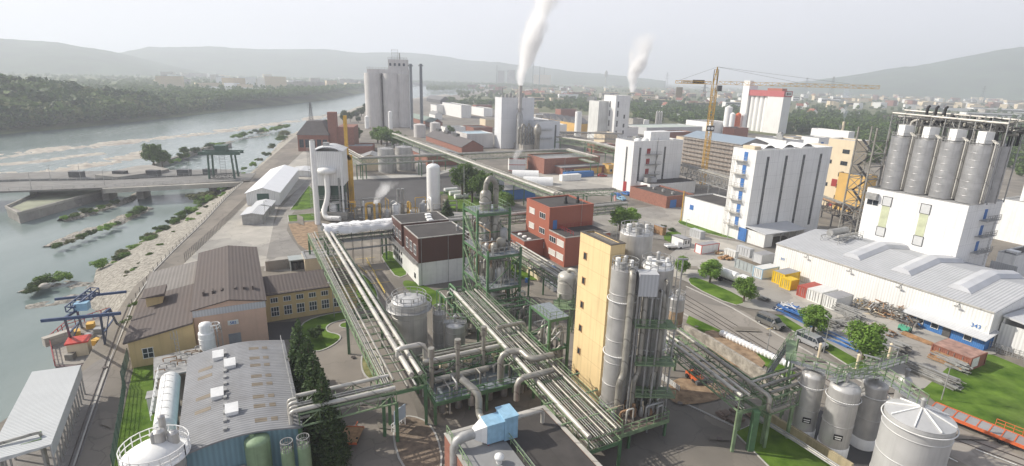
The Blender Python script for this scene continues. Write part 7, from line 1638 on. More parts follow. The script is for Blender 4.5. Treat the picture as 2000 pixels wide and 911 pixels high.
silver = mat('silver_paint', (.48, .49, .5), .32, metal=.5, var=.03); gunm = mat('grey_paint', (.22, .215, .2), .32, metal=.5, var=.03)
vprof = [(-2.4, .3), (2.35, .3), (2.45, .55), (2.4, .95), (1.75, 1.18), (1.1, 1.88), (.8, 1.95), (-2.2, 1.96), (-2.4, 1.75), (-2.45, 1.0)]
def van(label, p, rz, paint, group=None):
 r = vehicle('van', label, p, rz, paint, vprof, 1.9, 1.6, 1.05, [[(-2.2, 1.15), (-.2, 1.15), (-.2, 1.72), (-2.15, 1.72)], [(-.1, 1.15), (.65, 1.15), (.65, 1.72), (-.1, 1.72)], [(.75, 1.15), (1.6, 1.15), (1.15, 1.7), (.75, 1.72)]], (-1.5, 1.55), 4.9, group=group)
 b = MB(); b.add([(1.73, -.8, 1.22), (1.73, .8, 1.22), (1.13, .7, 1.87), (1.13, -.7, 1.87)], [(0, 1, 2, 3)]); b.build('windscreen', glass, r, (.02, 0, .01))
 for s in (-1, 1): b = MB(); b.box(2.3, s*.72-.15, .72, 2.46, s*.72+.15, .92); b.build('headlight', linewhite, r); b = MB(); b.box(1.2, s*1.08-.08, 1.15, 1.32, s*1.08+.08, 1.38); b.build('mirror', paint, r)
 b = MB(); b.box(2.3, -.9, .3, 2.5, .9, .5); b.box(2.38, -.5, .6, 2.47, .5, .85); b.build('bumper', black, r)
 b = MB(); b.box(-2.46, -.7, 1.2, -2.41, .7, 1.7); b.build('rear_window', glass, r); return r
HD = R_(27.3-90)
van('dark grey minibus parked on the avenue beside the grass strip', G(1503, 636, .02), HD+R_(4), gunm); van('silver minibus parked further down the avenue by the grass strip', G(1583, 674, .02), HD+R_(2), silver)
cprof = [(-2.1, .3), (2.05, .3), (2.15, .6), (1.9, .82), (1.0, .95), (.4, 1.4), (-1.1, 1.44), (-1.8, .98), (-2.12, .9)]
def car(label, p, rz, paint, group=None): return vehicle('car', label, p, rz, paint, cprof, 1.75, 1.35, .9, [[(-1.45, .97), (-.3, .97), (-.3, 1.34), (-1.05, 1.36)], [(-.2, .97), (.8, .97), (.35, 1.34), (-.2, 1.34)]], (-1.35, 1.35), 4.2, group=group)
car('dark red car parked before the small ochre office', G(1176, 346, .02), R_(10), dred)
for i, (x, y, c_, lb) in enumerate(((1203, 384, blue, 'blue car behind the low rack, left of the pair'), (1222, 381, blue, 'blue car behind the low rack, right of the pair'), (1212, 391, lblue, 'light blue car parked nearest the low rack'), (1346, 391, whitep, 'white car parked beside the brick store'), (1357, 397, whitep, 'white car nearest the low white hall wall'))): car(lb, G(x, y, .02), GR+R_(90 if i < 3 else 60), c_)
t = thing('tank_lorry', 'white tank lorry between the two round street trees', 'lorry', G(1432, 556, 0), HD+R_(6)); b = MB(); b.cyl((-4.6, 0, 1.9), (.6, 0, 1.9), 1.05, n=20); b.cyl((.6, 0, 1.9), (.85, 0, 1.9), 1.05, .6, 20); b.build('tank', whitep, t); profile([(1.3, .5), (3.2, .5), (3.2, 1.5), (2.9, 2.6), (1.3, 2.7)], 2.2, 2.0, 1.6).build('cab', whitep, t)
b = MB(); b.box(-4.6, -.5, .6, 3, .5, .85); b.build('chassis', darkst, t); b = MB(); b.add([(3.22, -.9, 1.6), (3.22, .9, 1.6), (2.98, .85, 2.4), (2.98, -.85, 2.4)], [(0, 1, 2, 3)]); b.build('windscreen', glass, t)
for x in (-3.8, -2.6, 2.3):
 for s in (-1, 1): o = link('wheel', WHM, t, (x, s*1, .45)); o.scale = (1.35, 1.6, 1.35)
t = thing('pickup_lorry', 'small white flatbed lorry beside the site office container', 'lorry', G(1316, 486, 0), HD+R_(75)); profile([(.6, .4), (2.2, .4), (2.2, 1.1), (1.7, 1.9), (.6, 1.95)], 1.8, 1.6, 1.1).build('cab', whitep, t); b = MB(); b.box(-2.4, -.95, .7, .5, .95, .85); b.box(-2.4, -.95, .86, .5, -.88, 1.2); b.box(-2.4, .88, .86, .5, .95, 1.2); b.build('load_bed', whitep, t)
for x in (-1.6, 1.5):
 for s in (-1, 1): link('wheel', WHM, t, (x, s*.8, .34))
b = MB(); b.add([(2.06, -.7, 1.25), (2.06, .7, 1.25), (1.78, .7, 1.8), (1.78, -.7, 1.8)], [(0, 1, 2, 3)]); b.build('windscreen', glass, t)
t = thing('skid_loader', 'small orange red skid loader standing on the sandy digging site', 'loader', G(1356, 742, 0), R_(-70)); profile([(-1.3, .3), (1.0, .3), (1.2, .7), (.6, 1.0), (-1.0, 1.15), (-1.35, .9)], 1.3, 1.1, .9).build('body', orange, t)
b = MB(); b.box(-.6, -.5, 1.0, .5, .5, 1.12); b.box(-.7, -.6, 1.95, .5, .6, 2.05)
for x in (-.6, .4):
 for s in (-.5, .5): b.cbox(x, s, 1.1, .08, .08, .9)
b.build('roll_cage', black, t); b = MB(); b.beam((-1, -.75, 1.2), (1.3, -.75, .6), .14); b.beam((-1, .75, 1.2), (1.3, .75, .6), .14); b.build('arm', orange, t); b = MB(); b.box(1.2, -.85, .15, 1.7, .85, .7); b.build('bucket', darkst, t)
for x in (-.8, .7):
 for s in (-1, 1): link('wheel', WHM, t, (x, s*.68, .34))
a = G(1822, 793, .9); c_ = G(2010, 868, .9); d = (c_-a); L = d.length; t = thing('flatbed_trailer', 'long orange red flatbed trailer parked along the lawn edge', 'trailer', (a.x, a.y, 0), math.atan2(d.y, d.x))
b = MB(); b.box(0, -1.2, .85, L, 1.2, .95); b.build('deck', greyr, t); b = MB(); b.box(0, -1.32, .65, L, -1.2, 1.05); b.box(0, 1.2, .65, L, 1.32, 1.05)
for i in range(9): b.box(L*i/8-.06, -1.19, .955, L*i/8+.06, 1.19, 1.0)
b.box(L-.2, -1.19, 1.0, L, 1.19, 1.8); b.rail([(L-3.5, 1.26, 1.05), (L, 1.26, 1.05)], .9, .8, .03); b.build('frame', orange, t)
for x in (L-1.2, L-2.4, 1.4):
 for s in (-1, 1): link('wheel', WHM, t, (x, s*.95, .34))
p = G(686, 858, 0); t = thing('flat_cart', 'flat orange brown trailer cart parked under the left rack', 'trailer', p, GR+R_(-28)); b = MB(); b.box(-1.1, -1.5, .5, 1.1, 1.5, .62); b.build('deck', wood, t); b = MB(); b.box(-1.15, -1.55, .4, 1.15, -1.5, .7); b.box(-1.15, 1.5, .4, 1.15, 1.55, .7); b.beam((0, 1.5, .5), (0, 2.7, .5), .1); b.build('frame', orange, t)
for s in (-1, 1): link('wheel', WHM, t, (s*.9, -.6, .34)).rotation_euler = (0, 0, R_(90))
p = G(782, 838, 0); t = thing('notice_board', 'pale blue board on a white frame by the brown gravel bed', 'sign', p, R_(60)); b = MB(); b.box(-1, -.05, 1.2, 1, .05, 3.0); b.build('board', mat('board_blue', (.5, .6, .68), .5, var=.04), t); b = MB(); b.beam((-.9, 0, 0), (-.9, 0, 1.2), .1); b.beam((.9, 0, 0), (.9, 0, 1.2), .1); b.rail([(-1, .5, 0), (1.2, .5, 0)], 1, .4, .04); b.build('frame', whitep, t)
p = G(1196, 432, 0); t = thing('windsock', 'faded red and white windsock hanging from a pole behind the red building', 'windsock', p); b = MB(); b.cyl((0, 0, 0), (0, 0, 8.2), .07, n=6); b.build('pole', galv, t); b = MB(); b.cyl((.2, 0, 8.1), (.6, -.2, 4.9), .35, .28, 12); b.build('sock', mat('sock_pink', (.7, .4, .38), .8, var=.3, scale=.8), t)
LP = None
for i, (x, y, h_, lb) in enumerate([(1838, 783, 5.4, 'lamp post leaning a little at the edge of the big lawn'), (1497, 690, 5., 'thin lamp post beside the second minibus'), (1608, 690, 6, 'lamp post standing in the grass strip by the blue steel stacks'), (653, 620, 6.2, 'lamp post in front of the yellow wing windows'), (1265, 560, 6, 'lamp post at the corner of the container yard'), (1420, 470, 6, 'lamp post by the store shed'), (1337, 470, 6, 'lamp post beside the lawn and the red framed container'), (520, 440, 7, 'lamp post beside the small pale sheds'), (900, 392, 7, 'lamp post behind the slim white tank'), (1102, 345, 8, 'lamp post in the rear lorry yard'), (1270, 505, 6, 'lamp post near the pale grey containers'), (712, 470, 6, 'lamp post beside the brown topped building')]):
 q = G(x, y, 0); 
 r = thing('street_lamp', lb, 'lamp', q, R_(i*47)); b = MB(); b.cyl((0, 0, 0), (0, 0, h_), .08, .05, 6); b.beam((0, 0, h_), (.9, 0, h_+.1), .06); b.build('post', galv, r); b = MB(); b.box(.7, -.12, h_+.05, 1.4, .12, h_+.17); b.build('lamp_head', galv, r)
a = G(1408, 650, .55); c_ = G(1548, 716, .55); t = thing('wrapped_pipe_row', 'row of white plastic wrapped rolls lying along the avenue', 'wrapped rolls'); n_ = 20
for i in range(n_): q0 = a.lerp(c_, i/n_); q1 = a.lerp(c_, (i+.93)/n_); m_ = q0.lerp(q1, .5); b = MB(); b.cyl(q0, m_, .48, .62, 12); b.cyl(m_, q1, .62, .48, 12); b.build('roll', foil, t)
g = random.Random(21)
def pile(label, px, py, w_, d_, h_, ms, rz=GR, kind='bundle', name='stack', n=26, group=None):
 p = G(px, py, 0); r = thing(name, label, 'stack', p, rz, group)
 for k, m_ in enumerate(ms):
  b = MB()
  for i in range(n):
   x = g.uniform(-w_/2, w_/2); y = g.uniform(-d_/2, d_/2); z = h_*g.random()*(1-.5*abs(x/w_*2)**2)
   if kind == 'bundle': l_ = d_*g.uniform(.5, 1.1)/2; a_ = g.gauss(0, .06); b.beam((x-l_*math.sin(a_), y*.3-l_, z+.08), (x+l_*math.sin(a_), y*.3+l_, z+.1), g.uniform(.07, .2))
   elif kind == 'scrap': a_ = g.random()*6.28; l_ = g.uniform(.3, 1.2); b.beam((x-l_*math.cos(a_), y-l_*math.sin(a_), z+.1), (x+l_*math.cos(a_), y+l_*math.sin(a_), z+g.uniform(0, .9)), g.uniform(.05, .22))
   else: b.cbox(x, y, z*.6, g.uniform(.5, 1.1), g.uniform(.5, 1.1), g.uniform(.15, .6))
  b.build('material', m_, r)
 return r
pile('long stack of bundled grey scaffold tubes at the lawn edge', 1822, 740, 2.6, 6.0, 1.3, [galv, insuld], GR, n=50)
pile('stack of grey planks and frames left of the rusty container', 1848, 712, 2.4, 4.2, 1.4, [galv, wood], GR, n=36)
pile('stack of metal frames leaning on the rusty container', 1868, 724, 1.2, 3, 2.0, [galv], GR, n=30)
pile('grey block of stacked lattice frames behind the biggest tree', 1737, 682, 4.2, 4.6, 1.6, [galv, insuld], GR, n=60)
pile('low stack of tubes right of the biggest tree', 1722, 652, 3.6, 3.6, .9, [galv, rust], GR, n=36)
pile('stack of blue steel frames beneath the grass strip tree', 1640, 668, 2.6, 7, .9, [blue, galv], GR, n=36)
pile('stack of blue scaffold frames next to the dark grey minibus', 1560, 622, 2.8, 7.5, 1.2, [blue, bluesteel], GR, n=44)
pile('low heap of blue and white parts behind the dark grey minibus', 1536, 608, 3, 3, 1.2, [blue, whitep], GR, 'scrap', n=24)
pile('heap of brown scrap tubes against the long hall', 1740, 622, 9, 3, 2.2, [insuld, galv, rust], GR+R_(90), 'scrap', n=55)
pile('heap of fittings and crates in the middle of the yard', 1700, 606, 5, 5, 1.4, [galv, insuld, cream], GR, 'scrap', n=40)
pile('rack of galvanised frames beside the cream white container', 1652, 616, 1.6, 5, 1.8, [galv], GR, n=60)
pile('small heap of yellow and grey parts by the long hall', 1683, 590, 3, 3, 1.3, [cyel, insuld], GR, 'box', n=9)
pile('low stacks of tubes in the yard behind the tree row', 1668, 640, 4, 5, 1.0, [galv, insuld], GR, 'scrap', n=44)
pile('grey tube stack in the shade of the second minibus tree', 1620, 636, 3, 3, 1.2, [insuld, galv], GR, n=30)
pile('orange brown planks in front of the blue cabins', 1798, 667, .9, 5, .5, [wood, rust], GR, n=20)
pile('pallets with planks next to the small white container', 1418, 507, 3, 2.6, .7, [wood], GR, 'box', n=16)
pile('tan pallets beside the red framed cabin', 1404, 496, 2, 1.6, .6, [wood, cream], GR, 'box', n=8)
pile('grey pipe bundle right of the second round street tree', 1481, 583, 1.6, 4, .7, [galv, insuld], GR, n=24)
pile('rubble and slabs under the digging site rack', 1437, 812, 4, 2.4, 1., [mat('slab_brown', (.2, .15, .12), .9, var=.3)], GR, 'box', n=14, name='rubble_stack')
pile('heap of dark parts at the foot of the small dark silo', 1300, 690, 4, 3, 1., [insuld, galv], GR, 'scrap', n=24)
t = thing('forklift', 'small green forklift beside the blue cabins', 'forklift', G(1766, 648, 0), HD); profile([(-.9, .3), (.8, .3), (.8, .9), (-.4, 1.0), (-.9, 1.1)], 1.1, 1., .9).build('body', mat('green_paint', (.08, .38, .24), .5), t)
b = MB(); b.box(-.6, -.5, 1.9, .5, .5, 2.0); [b.cbox(x, s, 1, .07, .07, .9) for x in (-.5, .4) for s in (-.45, .45)]; b.beam((.95, -.3, .1), (.95, -.3, 2.2), .1); b.beam((.95, .3, .1), (.95, .3, 2.2), .1); b.build('mast', darkst, t)
for x in (-.6, .6):
 for s in (-1, 1): link('wheel', WHM, t, (x, s*.5, .3)).scale = (.8, .8, .8)
tote = None
for i, (x, y) in enumerate([(1066, 556), (1074, 562), (1082, 568), (1078, 549), (1087, 556), (1070, 548), (1094, 562)]):
 q = G(x, y, 0)
 if tote is None: tote = thing('liquid_tote', 'white caged liquid tote standing below the pale round topped vessel', 'tote', q, GR, 'liquid totes below the pale vessel'); b = MB(); b.cbox(0, 0, .15, 1.0, 1.1, .95); b.build('tank', whitep, tote); b = MB(); b.cbox(0, 0, 0, 1.1, 1.2, .14); b.rail([(-.55, -.6, .14), (.55, -.6, .14), (.55, .6, .14), (-.55, .6, .14), (-.55, -.6, .14)], 1.0, .3, .012, mid=3); b.build('cage', galv, tote)
 else: dup(tote, q)
for i, (x, y, m_, lb) in enumerate([(1028, 552, blue, 'blue drum standing alone on the tan yard'), (1082, 536, blue, 'large blue bin beside the yellow low wall'), (1092, 545, black, 'black bin beside the large blue bin'), (1708, 601, red, 'red drum beside the scrap heaps')]):
 r = thing('drum' if i in (0, 3) else 'bin', lb, 'drum' if i in (0, 3) else 'bin', G(x, y, 0)); b = MB(); rr = .32 if i in (0, 3) else .7; hh = .95 if i in (0, 3) else 1.9; b.lathe(0, 0, [(rr*.9, 0), (rr, .05), (rr, hh*.3), (rr*1.05, hh*.33), (rr, hh*.36), (rr, hh), (0.01, hh)], 16); b.build('shell', m_, r)
t = thing('waste_skip', 'dark waste skips along the shaded wall of the brown topped building', 'skip', G(893, 582, 0), GR)
for i in range(2): b = MB(); b.prism([(i*1.8-1.6, -.6), (i*1.8, -.6), (i*1.8, .6), (i*1.8-1.6, .6)], 0, 1.5); b.build('skip_box', darkst, t)
for i, (x, y) in enumerate(((868, 372), (878, 378), (888, 384))): q = G(x, y, .9); t = thing('gas_tank', ('first', 'second', 'third')[i]+' white horizontal gas tank from the back on the lawn behind the slim tank', 'tank', q, GR, 'white horizontal tanks'); b = MB(); b.cyl((0, 0, 0), (5, 0, 0), .85, n=14); b.build('shell', whitep, t); b = MB(); b.cbox(.8, 0, -.9, .4, 1.2, .6); b.cbox(4.2, 0, -.9, .4, 1.2, .6); b.build('saddle', concl, t)
for i in range(3): q = G(893+i*3, 418+i*3, .8); t = thing('pipe_bundle', ('rear', 'middle', 'front')[i]+' of the pale horizontal pipes lying right of the slim white tank', 'pipe', q, R_(3)); b = MB(); b.cyl((-4, 0, 0), (5, 0, 0), .5, n=12); b.build('shell', insulw, t)
boul = thing('boulder', 'pale boulder lying on the gravel spit', 'boulder', G(88, 564, -5.2)); b = MB(); b.lathe(0, 0, [(.01, 0), (1, .2), (1.2, .6), (.7, 1.1), (.01, 1.25)], 8); b.build('boulder', concl, boul)
# ================================================================== t
def T_(px, py, h, kind, label, z=0., top=None, **k):
 p = G(px, py, z)
 if top is not None: h = top_of(p, top)-z
 return tree(p, h, kind, label, **k)
T_(1386, 553, 0, 'D', 'round bright green street tree left of the tank lorry', top=506, wide=1.25); T_(1452, 590, 0, 'D', 'round bright green street tree right of the tank lorry', top=540, var=1, wide=1.25)
T_(1587, 652, 0, 'D', 'round bright green tree between the two minibuses', top=596, wide=1.25); T_(1684, 706, 0, 'D', 'biggest round bright green tree in the grass strip by the yard', top=628, var=1, wide=1.3)
T_(1331, 538, 0, 'D', 'small bright tree behind the stained brown tank', top=500, wide=1.1); T_(1210, 452, 0, 'D', 'spreading bright green tree behind the windsock pole', top=402, wide=1.3, var=1); T_(1232, 442, 0, 'D', 'leafy tree right of the windsock pole', top=405, wide=1.2); T_(1012, 528, 0, 'A', 'bushy tree at the foot of the low red hall', top=492, wide=1.2)
for i, (x, y, t, k, lb) in enumerate([(903, 388, 312, 'A', 'tall bushy tree nearest the slim white tank in the clump'), (922, 396, 322, 'B', 'dark bushy tree in the middle of the clump by the rack'), (943, 402, 330, 'A', 'broad green tree of the clump before the grey shed'), (962, 410, 345, 'B', 'dark green tree of the clump behind the process tower'), (985, 420, 368, 'A', 'lower green tree at the right end of the clump'), (912, 380, 318, 'B', 'dark tree at the back of the clump by the rack')]): T_(x, y, 0, k, lb, top=t, var=i, wide=1.05)
T_(873, 445, 0, 'C', 'dark conical conifer behind the brown topped building', top=388, wide=1.5)
for i, (x, y, t, lb) in enumerate([(592, 765, 622, 'tallest dark conifer beside the blue hall'), (612, 800, 655, 'dark conifer second along the blue hall wall'), (622, 845, 690, 'dark conifer third along the blue hall wall'), (640, 890, 725, 'broad dark conifer nearest the rack over the cart'), (600, 800, 672, 'slim dark conifer against the blue hall roof edge'), (652, 905, 790, 'low dark conifer under the left rack')]): T_(x, y, 0, 'C', lb, top=t, var=i, wide=1.0)
T_(620, 664, 0, 'B', 'dark purple green bush on the curved lawn', top=636, wide=1.5, trunk=False, name='bush', cat='bush')
T_(302, 330, 0, 'A', 'big dark round tree on the stony strip in the river', z=-5.5, top=275, wide=1.15); T_(318, 328, 0, 'A', 'shorter tree joined to the big river tree', z=-5.5, top=290, wide=1.3); T_(360, 305, 0, 'A', 'small olive tree upstream of the big river tree', z=-5.5, top=285, wide=1.4)
T_(698, 279, 0, 'B', 'dark round tree behind the brick shed', top=246, wide=1.1)
for i, (x, y, t) in enumerate([(745, 283, 248), (756, 287, 252), (768, 288, 256), (782, 290, 262), (738, 280, 255), (795, 296, 272)]): T_(x, y, 0, 'A' if i % 2 else 'E_' if 0 else 'A', 'yellow green tree in the row before the concrete silos', top=t-4, var=i, group='tree row before the concrete silos', wide=1.5)
for i, (x, y, t) in enumerate([(674, 240, 212), (684, 238, 218), (695, 233, 214), (706, 228, 206), (718, 225, 200), (640, 250, 232), (700, 240, 226)]): T_(x, y, 0, 'b', 'bushy tree on the river side of the concrete silos', top=t, var=i, group='trees on the river side of the concrete silos', wide=1.2)
for i, (x, y, t) in enumerate([(905, 285, 268), (918, 280, 262), (932, 284, 270), (890, 288, 274), (880, 262, 244), (895, 258, 245)]): T_(x, y, 0, 'a', 'green tree between the brick workshops and the boiler house', top=t, var=i, group='trees left of the boiler house', wide=1.3)
def shrub(px, py, wpx, label, z=-5.2, var=0, group=None, ty=None):
 p = G(px, py, z); s = pm(wpx, p)/1.0; r = thing('shrub', label, 'shrub', p, random.random()*6, group); r.scale = (s*random.uniform(.75, 1.7), s*random.uniform(.7, 1.2), s*random.uniform(.5, .95)); link('foliage', CROWN['S'][var % 4], r); return r
g = random.Random(3)
def line_shrubs(pts, n, w0, w1, label, group, z=-5.3, jit=4):
 for i in range(n):
  t = (i+g.random()*.8)/n*(len(pts)-1); k = min(int(t), len(pts)-2); f = t-k; x = pts[k][0]*(1-f)+pts[k+1][0]*f; y = pts[k][1]*(1-f)+pts[k+1][1]*f
  shrub(x+g.uniform(-jit, jit), y+g.uniform(-jit*.4, jit*.4), g.uniform(w0, w1), label, z, g.randrange(4), group)
line_shrubs([(108,486),(160,466),(205,450),(236,436)], 9, 14, 24, 'dense shrub along the stones of the long islet', 'shrubs on the long islet')
line_shrubs([(245,425),(290,408)], 5, 14, 24, 'dense shrub at the far tip of the long islet', 'shrubs at the tip of the long islet')
line_shrubs([(120,432),(150,422),(200,408),(240,394)], 10, 12, 26, 'dense shrub on the narrow upper islet', 'shrubs on the upper islet')
line_shrubs([(62,572),(80,552),(128,548)], 12, 16, 30, 'green shrub on the tip of the gravel spit', 'shrubs on the gravel spit')
line_shrubs([(192,524),(232,506),(280,474),(300,462),(330,442),(360,424),(395,398),(412,388)], 30, 12, 30, 'shrub on the water edge of the stony bank', 'shrubs on the water edge', jit=9)
line_shrubs([(385,392),(402,388),(418,396)], 5, 22, 34, 'olive shrub where the bank meets the weir', 'shrubs near the weir', z=-5)
line_shrubs([(230,545),(300,500),(370,440),(420,392),(450,365)], 26, 8, 16, 'low weedy tuft on the stony bank slope', 'tufts on the bank slope', z=-2.5, jit=12)
line_shrubs([(470,345),(500,318),(520,300),(545,275),(560,262)], 16, 10, 20, 'shrub on the bank above the weir', 'shrubs above the weir', z=-3.5, jit=8)
line_shrubs([(330,322),(372,303),(410,290),(440,283)], 12, 14, 26, 'shrub along the training wall strip', 'shrubs along the training wall', z=-5, jit=4)
line_shrubs([(455,272),(490,262),(530,256),(560,248)], 12, 10, 22, 'far shrub on the upstream stony strip', 'shrubs on the upstream strip', z=-5, jit=4)
line_shrubs([(262,600),(255,625),(245,640)], 5, 12, 20, 'shrub beside the quay fence', 'shrubs beside the quay fence', z=-.5, jit=3)
shrub(1295, 447, 16, 'small dark bush left of the brown wooden box', 0, 2); shrub(1312, 452, 15, 'small dark bush right of the brown wooden box', 0, 2); shrub(1371, 443, 12, 'clipped round bush at the low white hall', 0, 2); shrub(688, 638, 14, 'low bush around the rack leg on the lawn', 0, 3); shrub(1302, 560, 20, 'bush behind the tall steel silos', 0, 3)
shrub(1006, 545, 24, 'green bush beneath the process tower rack', 0, 3); shrub(1770, 752, 26, 'mossy low bush at the lawn tip', 0, 1); shrub(702, 560, 20, 'dark ground bush beside the rack leg', 0, 2)
def canopy(name, P, H, m, n=90, seed=0, size=.1, kind_label=None):
 base = [leaves(broad_blobs(s+60, 1, .48), n, size, s) for s in range(6)]; gg = np.random.default_rng(seed); V = []
 for (x, y, z), h in zip(P, H):
  v = base[gg.integers(6)]; a = gg.random()*6.28; c, s = math.cos(a), math.sin(a)
  V.append(np.stack([(v[:, 0]*c-v[:, 1]*s)*h*1.15+x, (v[:, 0]*s+v[:, 1]*c)*h*1.15+y, v[:, 2]*h+z-.12*h], 1))
 return tag(link(name, qmesh(name, np.concatenate(V), m)), kind='stuff')
def farm(name, a, b_):
 return leafmat(name, a, b_)
wl = leafmat('wood_far', (.045, .085, .02), (.12, .18, .045))
P = []; H = []; gg = np.random.default_rng(5)
for _ in range(5200):
 i = int(gg.integers(2, 8)); t = gg.random(); k = fpts[i][1]*(1-t)+fpts[i+1][1]*t; d = fdir[i].lerp(fdir[i+1], t); p = fpts[i][0].lerp(fpts[i+1][0], t)
 q = 10+700*gg.random()**1.7
 if i >= 6 and gg.random() < .3: continue
 P.append((p.x+d.x*q, p.y+d.y*q, farz(q, k)-1)); H.append(gg.uniform(12, 21) if k > .5 else gg.uniform(8, 14))
canopy('woods', P[::5]+P[1::5]+P[2::5], H[::5]+H[1::5]+H[2::5], wl, 100, 1); canopy('woods', P[3::5], H[3::5], leafmat('wood_far_pale', (.07, .1, .03), (.17, .19, .07)), 100, 7); canopy('woods', P[4::5], [h*1.15 for h in H[4::5]], leafmat('wood_far_dark', (.02, .045, .015), (.06, .1, .03)), 100, 8)
P = []; H = []
for _ in range(5200):
 i = int(gg.integers(8, 15)); t = gg.random(); d = fdir[i].lerp(fdir[i+1], t); p = fpts[i][0].lerp(fpts[i+1][0], t); q = 10+(40*gg.random() if gg.random() < .35 else 1100*gg.random()**1.5)
 P.append((p.x+d.x*q, p.y+d.y*q, 3)); H.append(gg.uniform(8, 15))
for _ in range(500):
 x = gg.uniform(835, 985); y = 186-12*gg.random()-(x-835)*.02; p = G(x, y-8, 0); P.append((p.x, p.y, -1)); H.append(gg.uniform(9, 16))
canopy('woods', P, H, wl, 60, 2, .13)
def clear(p, boxes): return True
P = []; H = []
def belt(poly, n, h0, h1):
 xs = [q[0] for q in poly]; ys = [q[1] for q in poly]; c = 0
 while c < n:
  x = gg.uniform(min(xs), max(xs)); y = min(ys)+(max(ys)-min(ys))*gg.random()
  ins = False; j = len(poly)-1
  for i in range(len(poly)):
   if (poly[i][1] > y) != (poly[j][1] > y) and x < (poly[j][0]-poly[i][0])*(y-poly[i][1])/(poly[j][1]-poly[i][1])+poly[i][0]: ins = not ins
   j = i
  if ins: p = G(x, y, 0); P.append((p.x, p.y, -.5)); H.append(gg.uniform(h0, h1)); c += 1
belt([(1545,232),(1600,225),(1700,232),(1840,240),(2060,262),(2060,292),(1830,275),(1680,268),(1560,262)], 950, 6, 13)
belt([(1080,178),(1300,185),(1500,190),(1545,200),(1545,240),(1440,236),(1240,226),(1080,205)], 200, 7, 12)
belt([(890,172),(1060,186),(1240,196),(1240,216),(1100,207),(890,192)], 260, 6, 12)
belt([(900,160),(1400,163),(1900,178),(2060,182),(2060,200),(1500,185),(1000,180)], 500, 7, 12)
belt([(900,153),(1400,157),(2060,178),(2060,184),(1400,163),(900,158)], 900, 8, 14)
belt([(1550,182),(2060,198),(2060,262),(1840,238),(1560,222)], 520, 5, 10)
belt([(1238,200),(1450,208),(1545,228),(1545,262),(1440,250),(1376,246),(1240,240)], 420, 7, 12)
belt([(1030,188),(1155,196),(1155,222),(1030,214)], 110, 7, 11); belt([(850,196),(965,200),(965,210),(880,206)], 60, 6, 11); belt([(985,205),(1035,208),(1035,228),(985,222)], 30, 6, 10)
belt([(1668,262),(1740,262),(1740,300),(1700,330),(1680,300)], 80, 6, 10); belt([(1930,300),(2060,290),(2060,350),(1990,345)], 60, 5, 9)
canopy('woods', P, H, wl, 110, 3, .11)
treesN = 0
def reg(x): return ('left of the boiler house steam', 'between the boiler steam and the twin white towers', 'between the twin white towers and the yellow crane', 'between the yellow crane and the red topped silos', 'between the red topped silos and the lattice stair', 'above the big steel silos', 'at the right edge of the photo')[sum(x > q for q in (1010, 1160, 1370, 1520, 1690, 1880))]
TC = [CROWN['a'], CROWN['b']]
for i in range(150):
 r = g.random()
 if r < .45: x = g.uniform(1240, 1440); y = g.uniform(196, 246)
 elif r < .8: x = g.uniform(1545, 1990); y = g.uniform(215, 285)
 else: x = g.uniform(1040, 1240); y = g.uniform(185, 215)
 if y > 222+(x-1240)*.06: y -= 22
 p = G(x, y, 0); tree(p, g.uniform(7, 12), 'ab'[i % 2], ('mid green', 'dark green')[i % 2]+' tree behind the works '+reg(x), 'trees standing behind the works', i, 1.1)
hm_ = {}
def house_proto(k, wm_, rm_, label, group):
 r = thing('house', label, 'house', (0, 0, -500), 0, group); L, Wd, e, rg = ((11, 9, 5.2, 9), (14, 10, 5.5, 9.5), (10, 9, 4, 8.5))[k % 3]
 gable(r, L, Wd, e, rg, wm_, rm_, 'x', .5); b = MB(); b.box(L*.6, Wd*.4, rg-1.2, L*.6+.8, Wd*.4+.8, rg+1.0); b.build('chimney', brick, r)
 me = window_mesh(1.3, 1.3, 2, 1)
 for z in (1, 3.6):
  for f in (.2, .5, .8): link('window', me, r, (L*f, -.02, z)); 
 for f in (.3, .7): o = link('window', me, r, (-.02, Wd*f, 1.6)); o.rotation_euler = (0, 0, R_(-90))
 return r
tile2 = mat('roof_tile_brown', (.16, .09, .065), .85, var=.2); tile3 = mat('roof_tile_dark', (.1, .085, .08), .85, var=.2)
protos = [house_proto(0, whitep, tile, 'white rendered house with red tiled roof in the town beyond', 'white houses with red roofs'), house_proto(1, cream, tile2, 'cream rendered house with brown roof in the town beyond', 'cream houses with brown roofs'), house_proto(2, whitep, tile3, 'white house with steep dark roof in the town beyond', 'white houses with dark roofs'), house_proto(4, ochre, tile, 'ochre house with red tiled roof in the town beyond', 'ochre houses with red roofs')]
hs = []
HP = [(1555,212),(1575,210),(1596,226),(1620,228),(1650,222),(1680,230),(1725,240),(1240,190),(1262,184),(1285,192),(1300,188),(1320,200),(1265,205),(1308,212),(1345,208),(1380,205),(1400,200),(1420,210),(1110,190),(1130,188),(1060,192),(1075,188),(1150,182),(1395,190),(1425,195),(1350,190),(1375,185),(1270,176),(1290,178),(1310,180)]
for _ in range(210):
 x = g.uniform(930, 2000); y = 163+34*g.random()**1.6+(x-1400)*.014; HP.append((x, y))
used = set()
for i, (x, y) in enumerate(HP):
 k = g.randrange(4) if i > 6 else (0, 0, 0, 2, 0, 2, 2)[i]; p = G(x, y, 0); rz = R_(g.choice([15, 40, -20, 100, 65]))
 lb = ('white house with red tiled roof ', 'cream house with brown roof ', 'white house with steep dark roof ', 'ochre house with red roof ')[k]+reg(x)
 if k not in used: protos[k].location = p; protos[k].rotation_euler = (0, 0, rz); used.add(k); protos[k]['label'] = lb
 else: dup(protos[k], p, rz, lb)
for k in range(4):
 if k not in used: protos[k].location = G(1500+k*20, 180, 0)
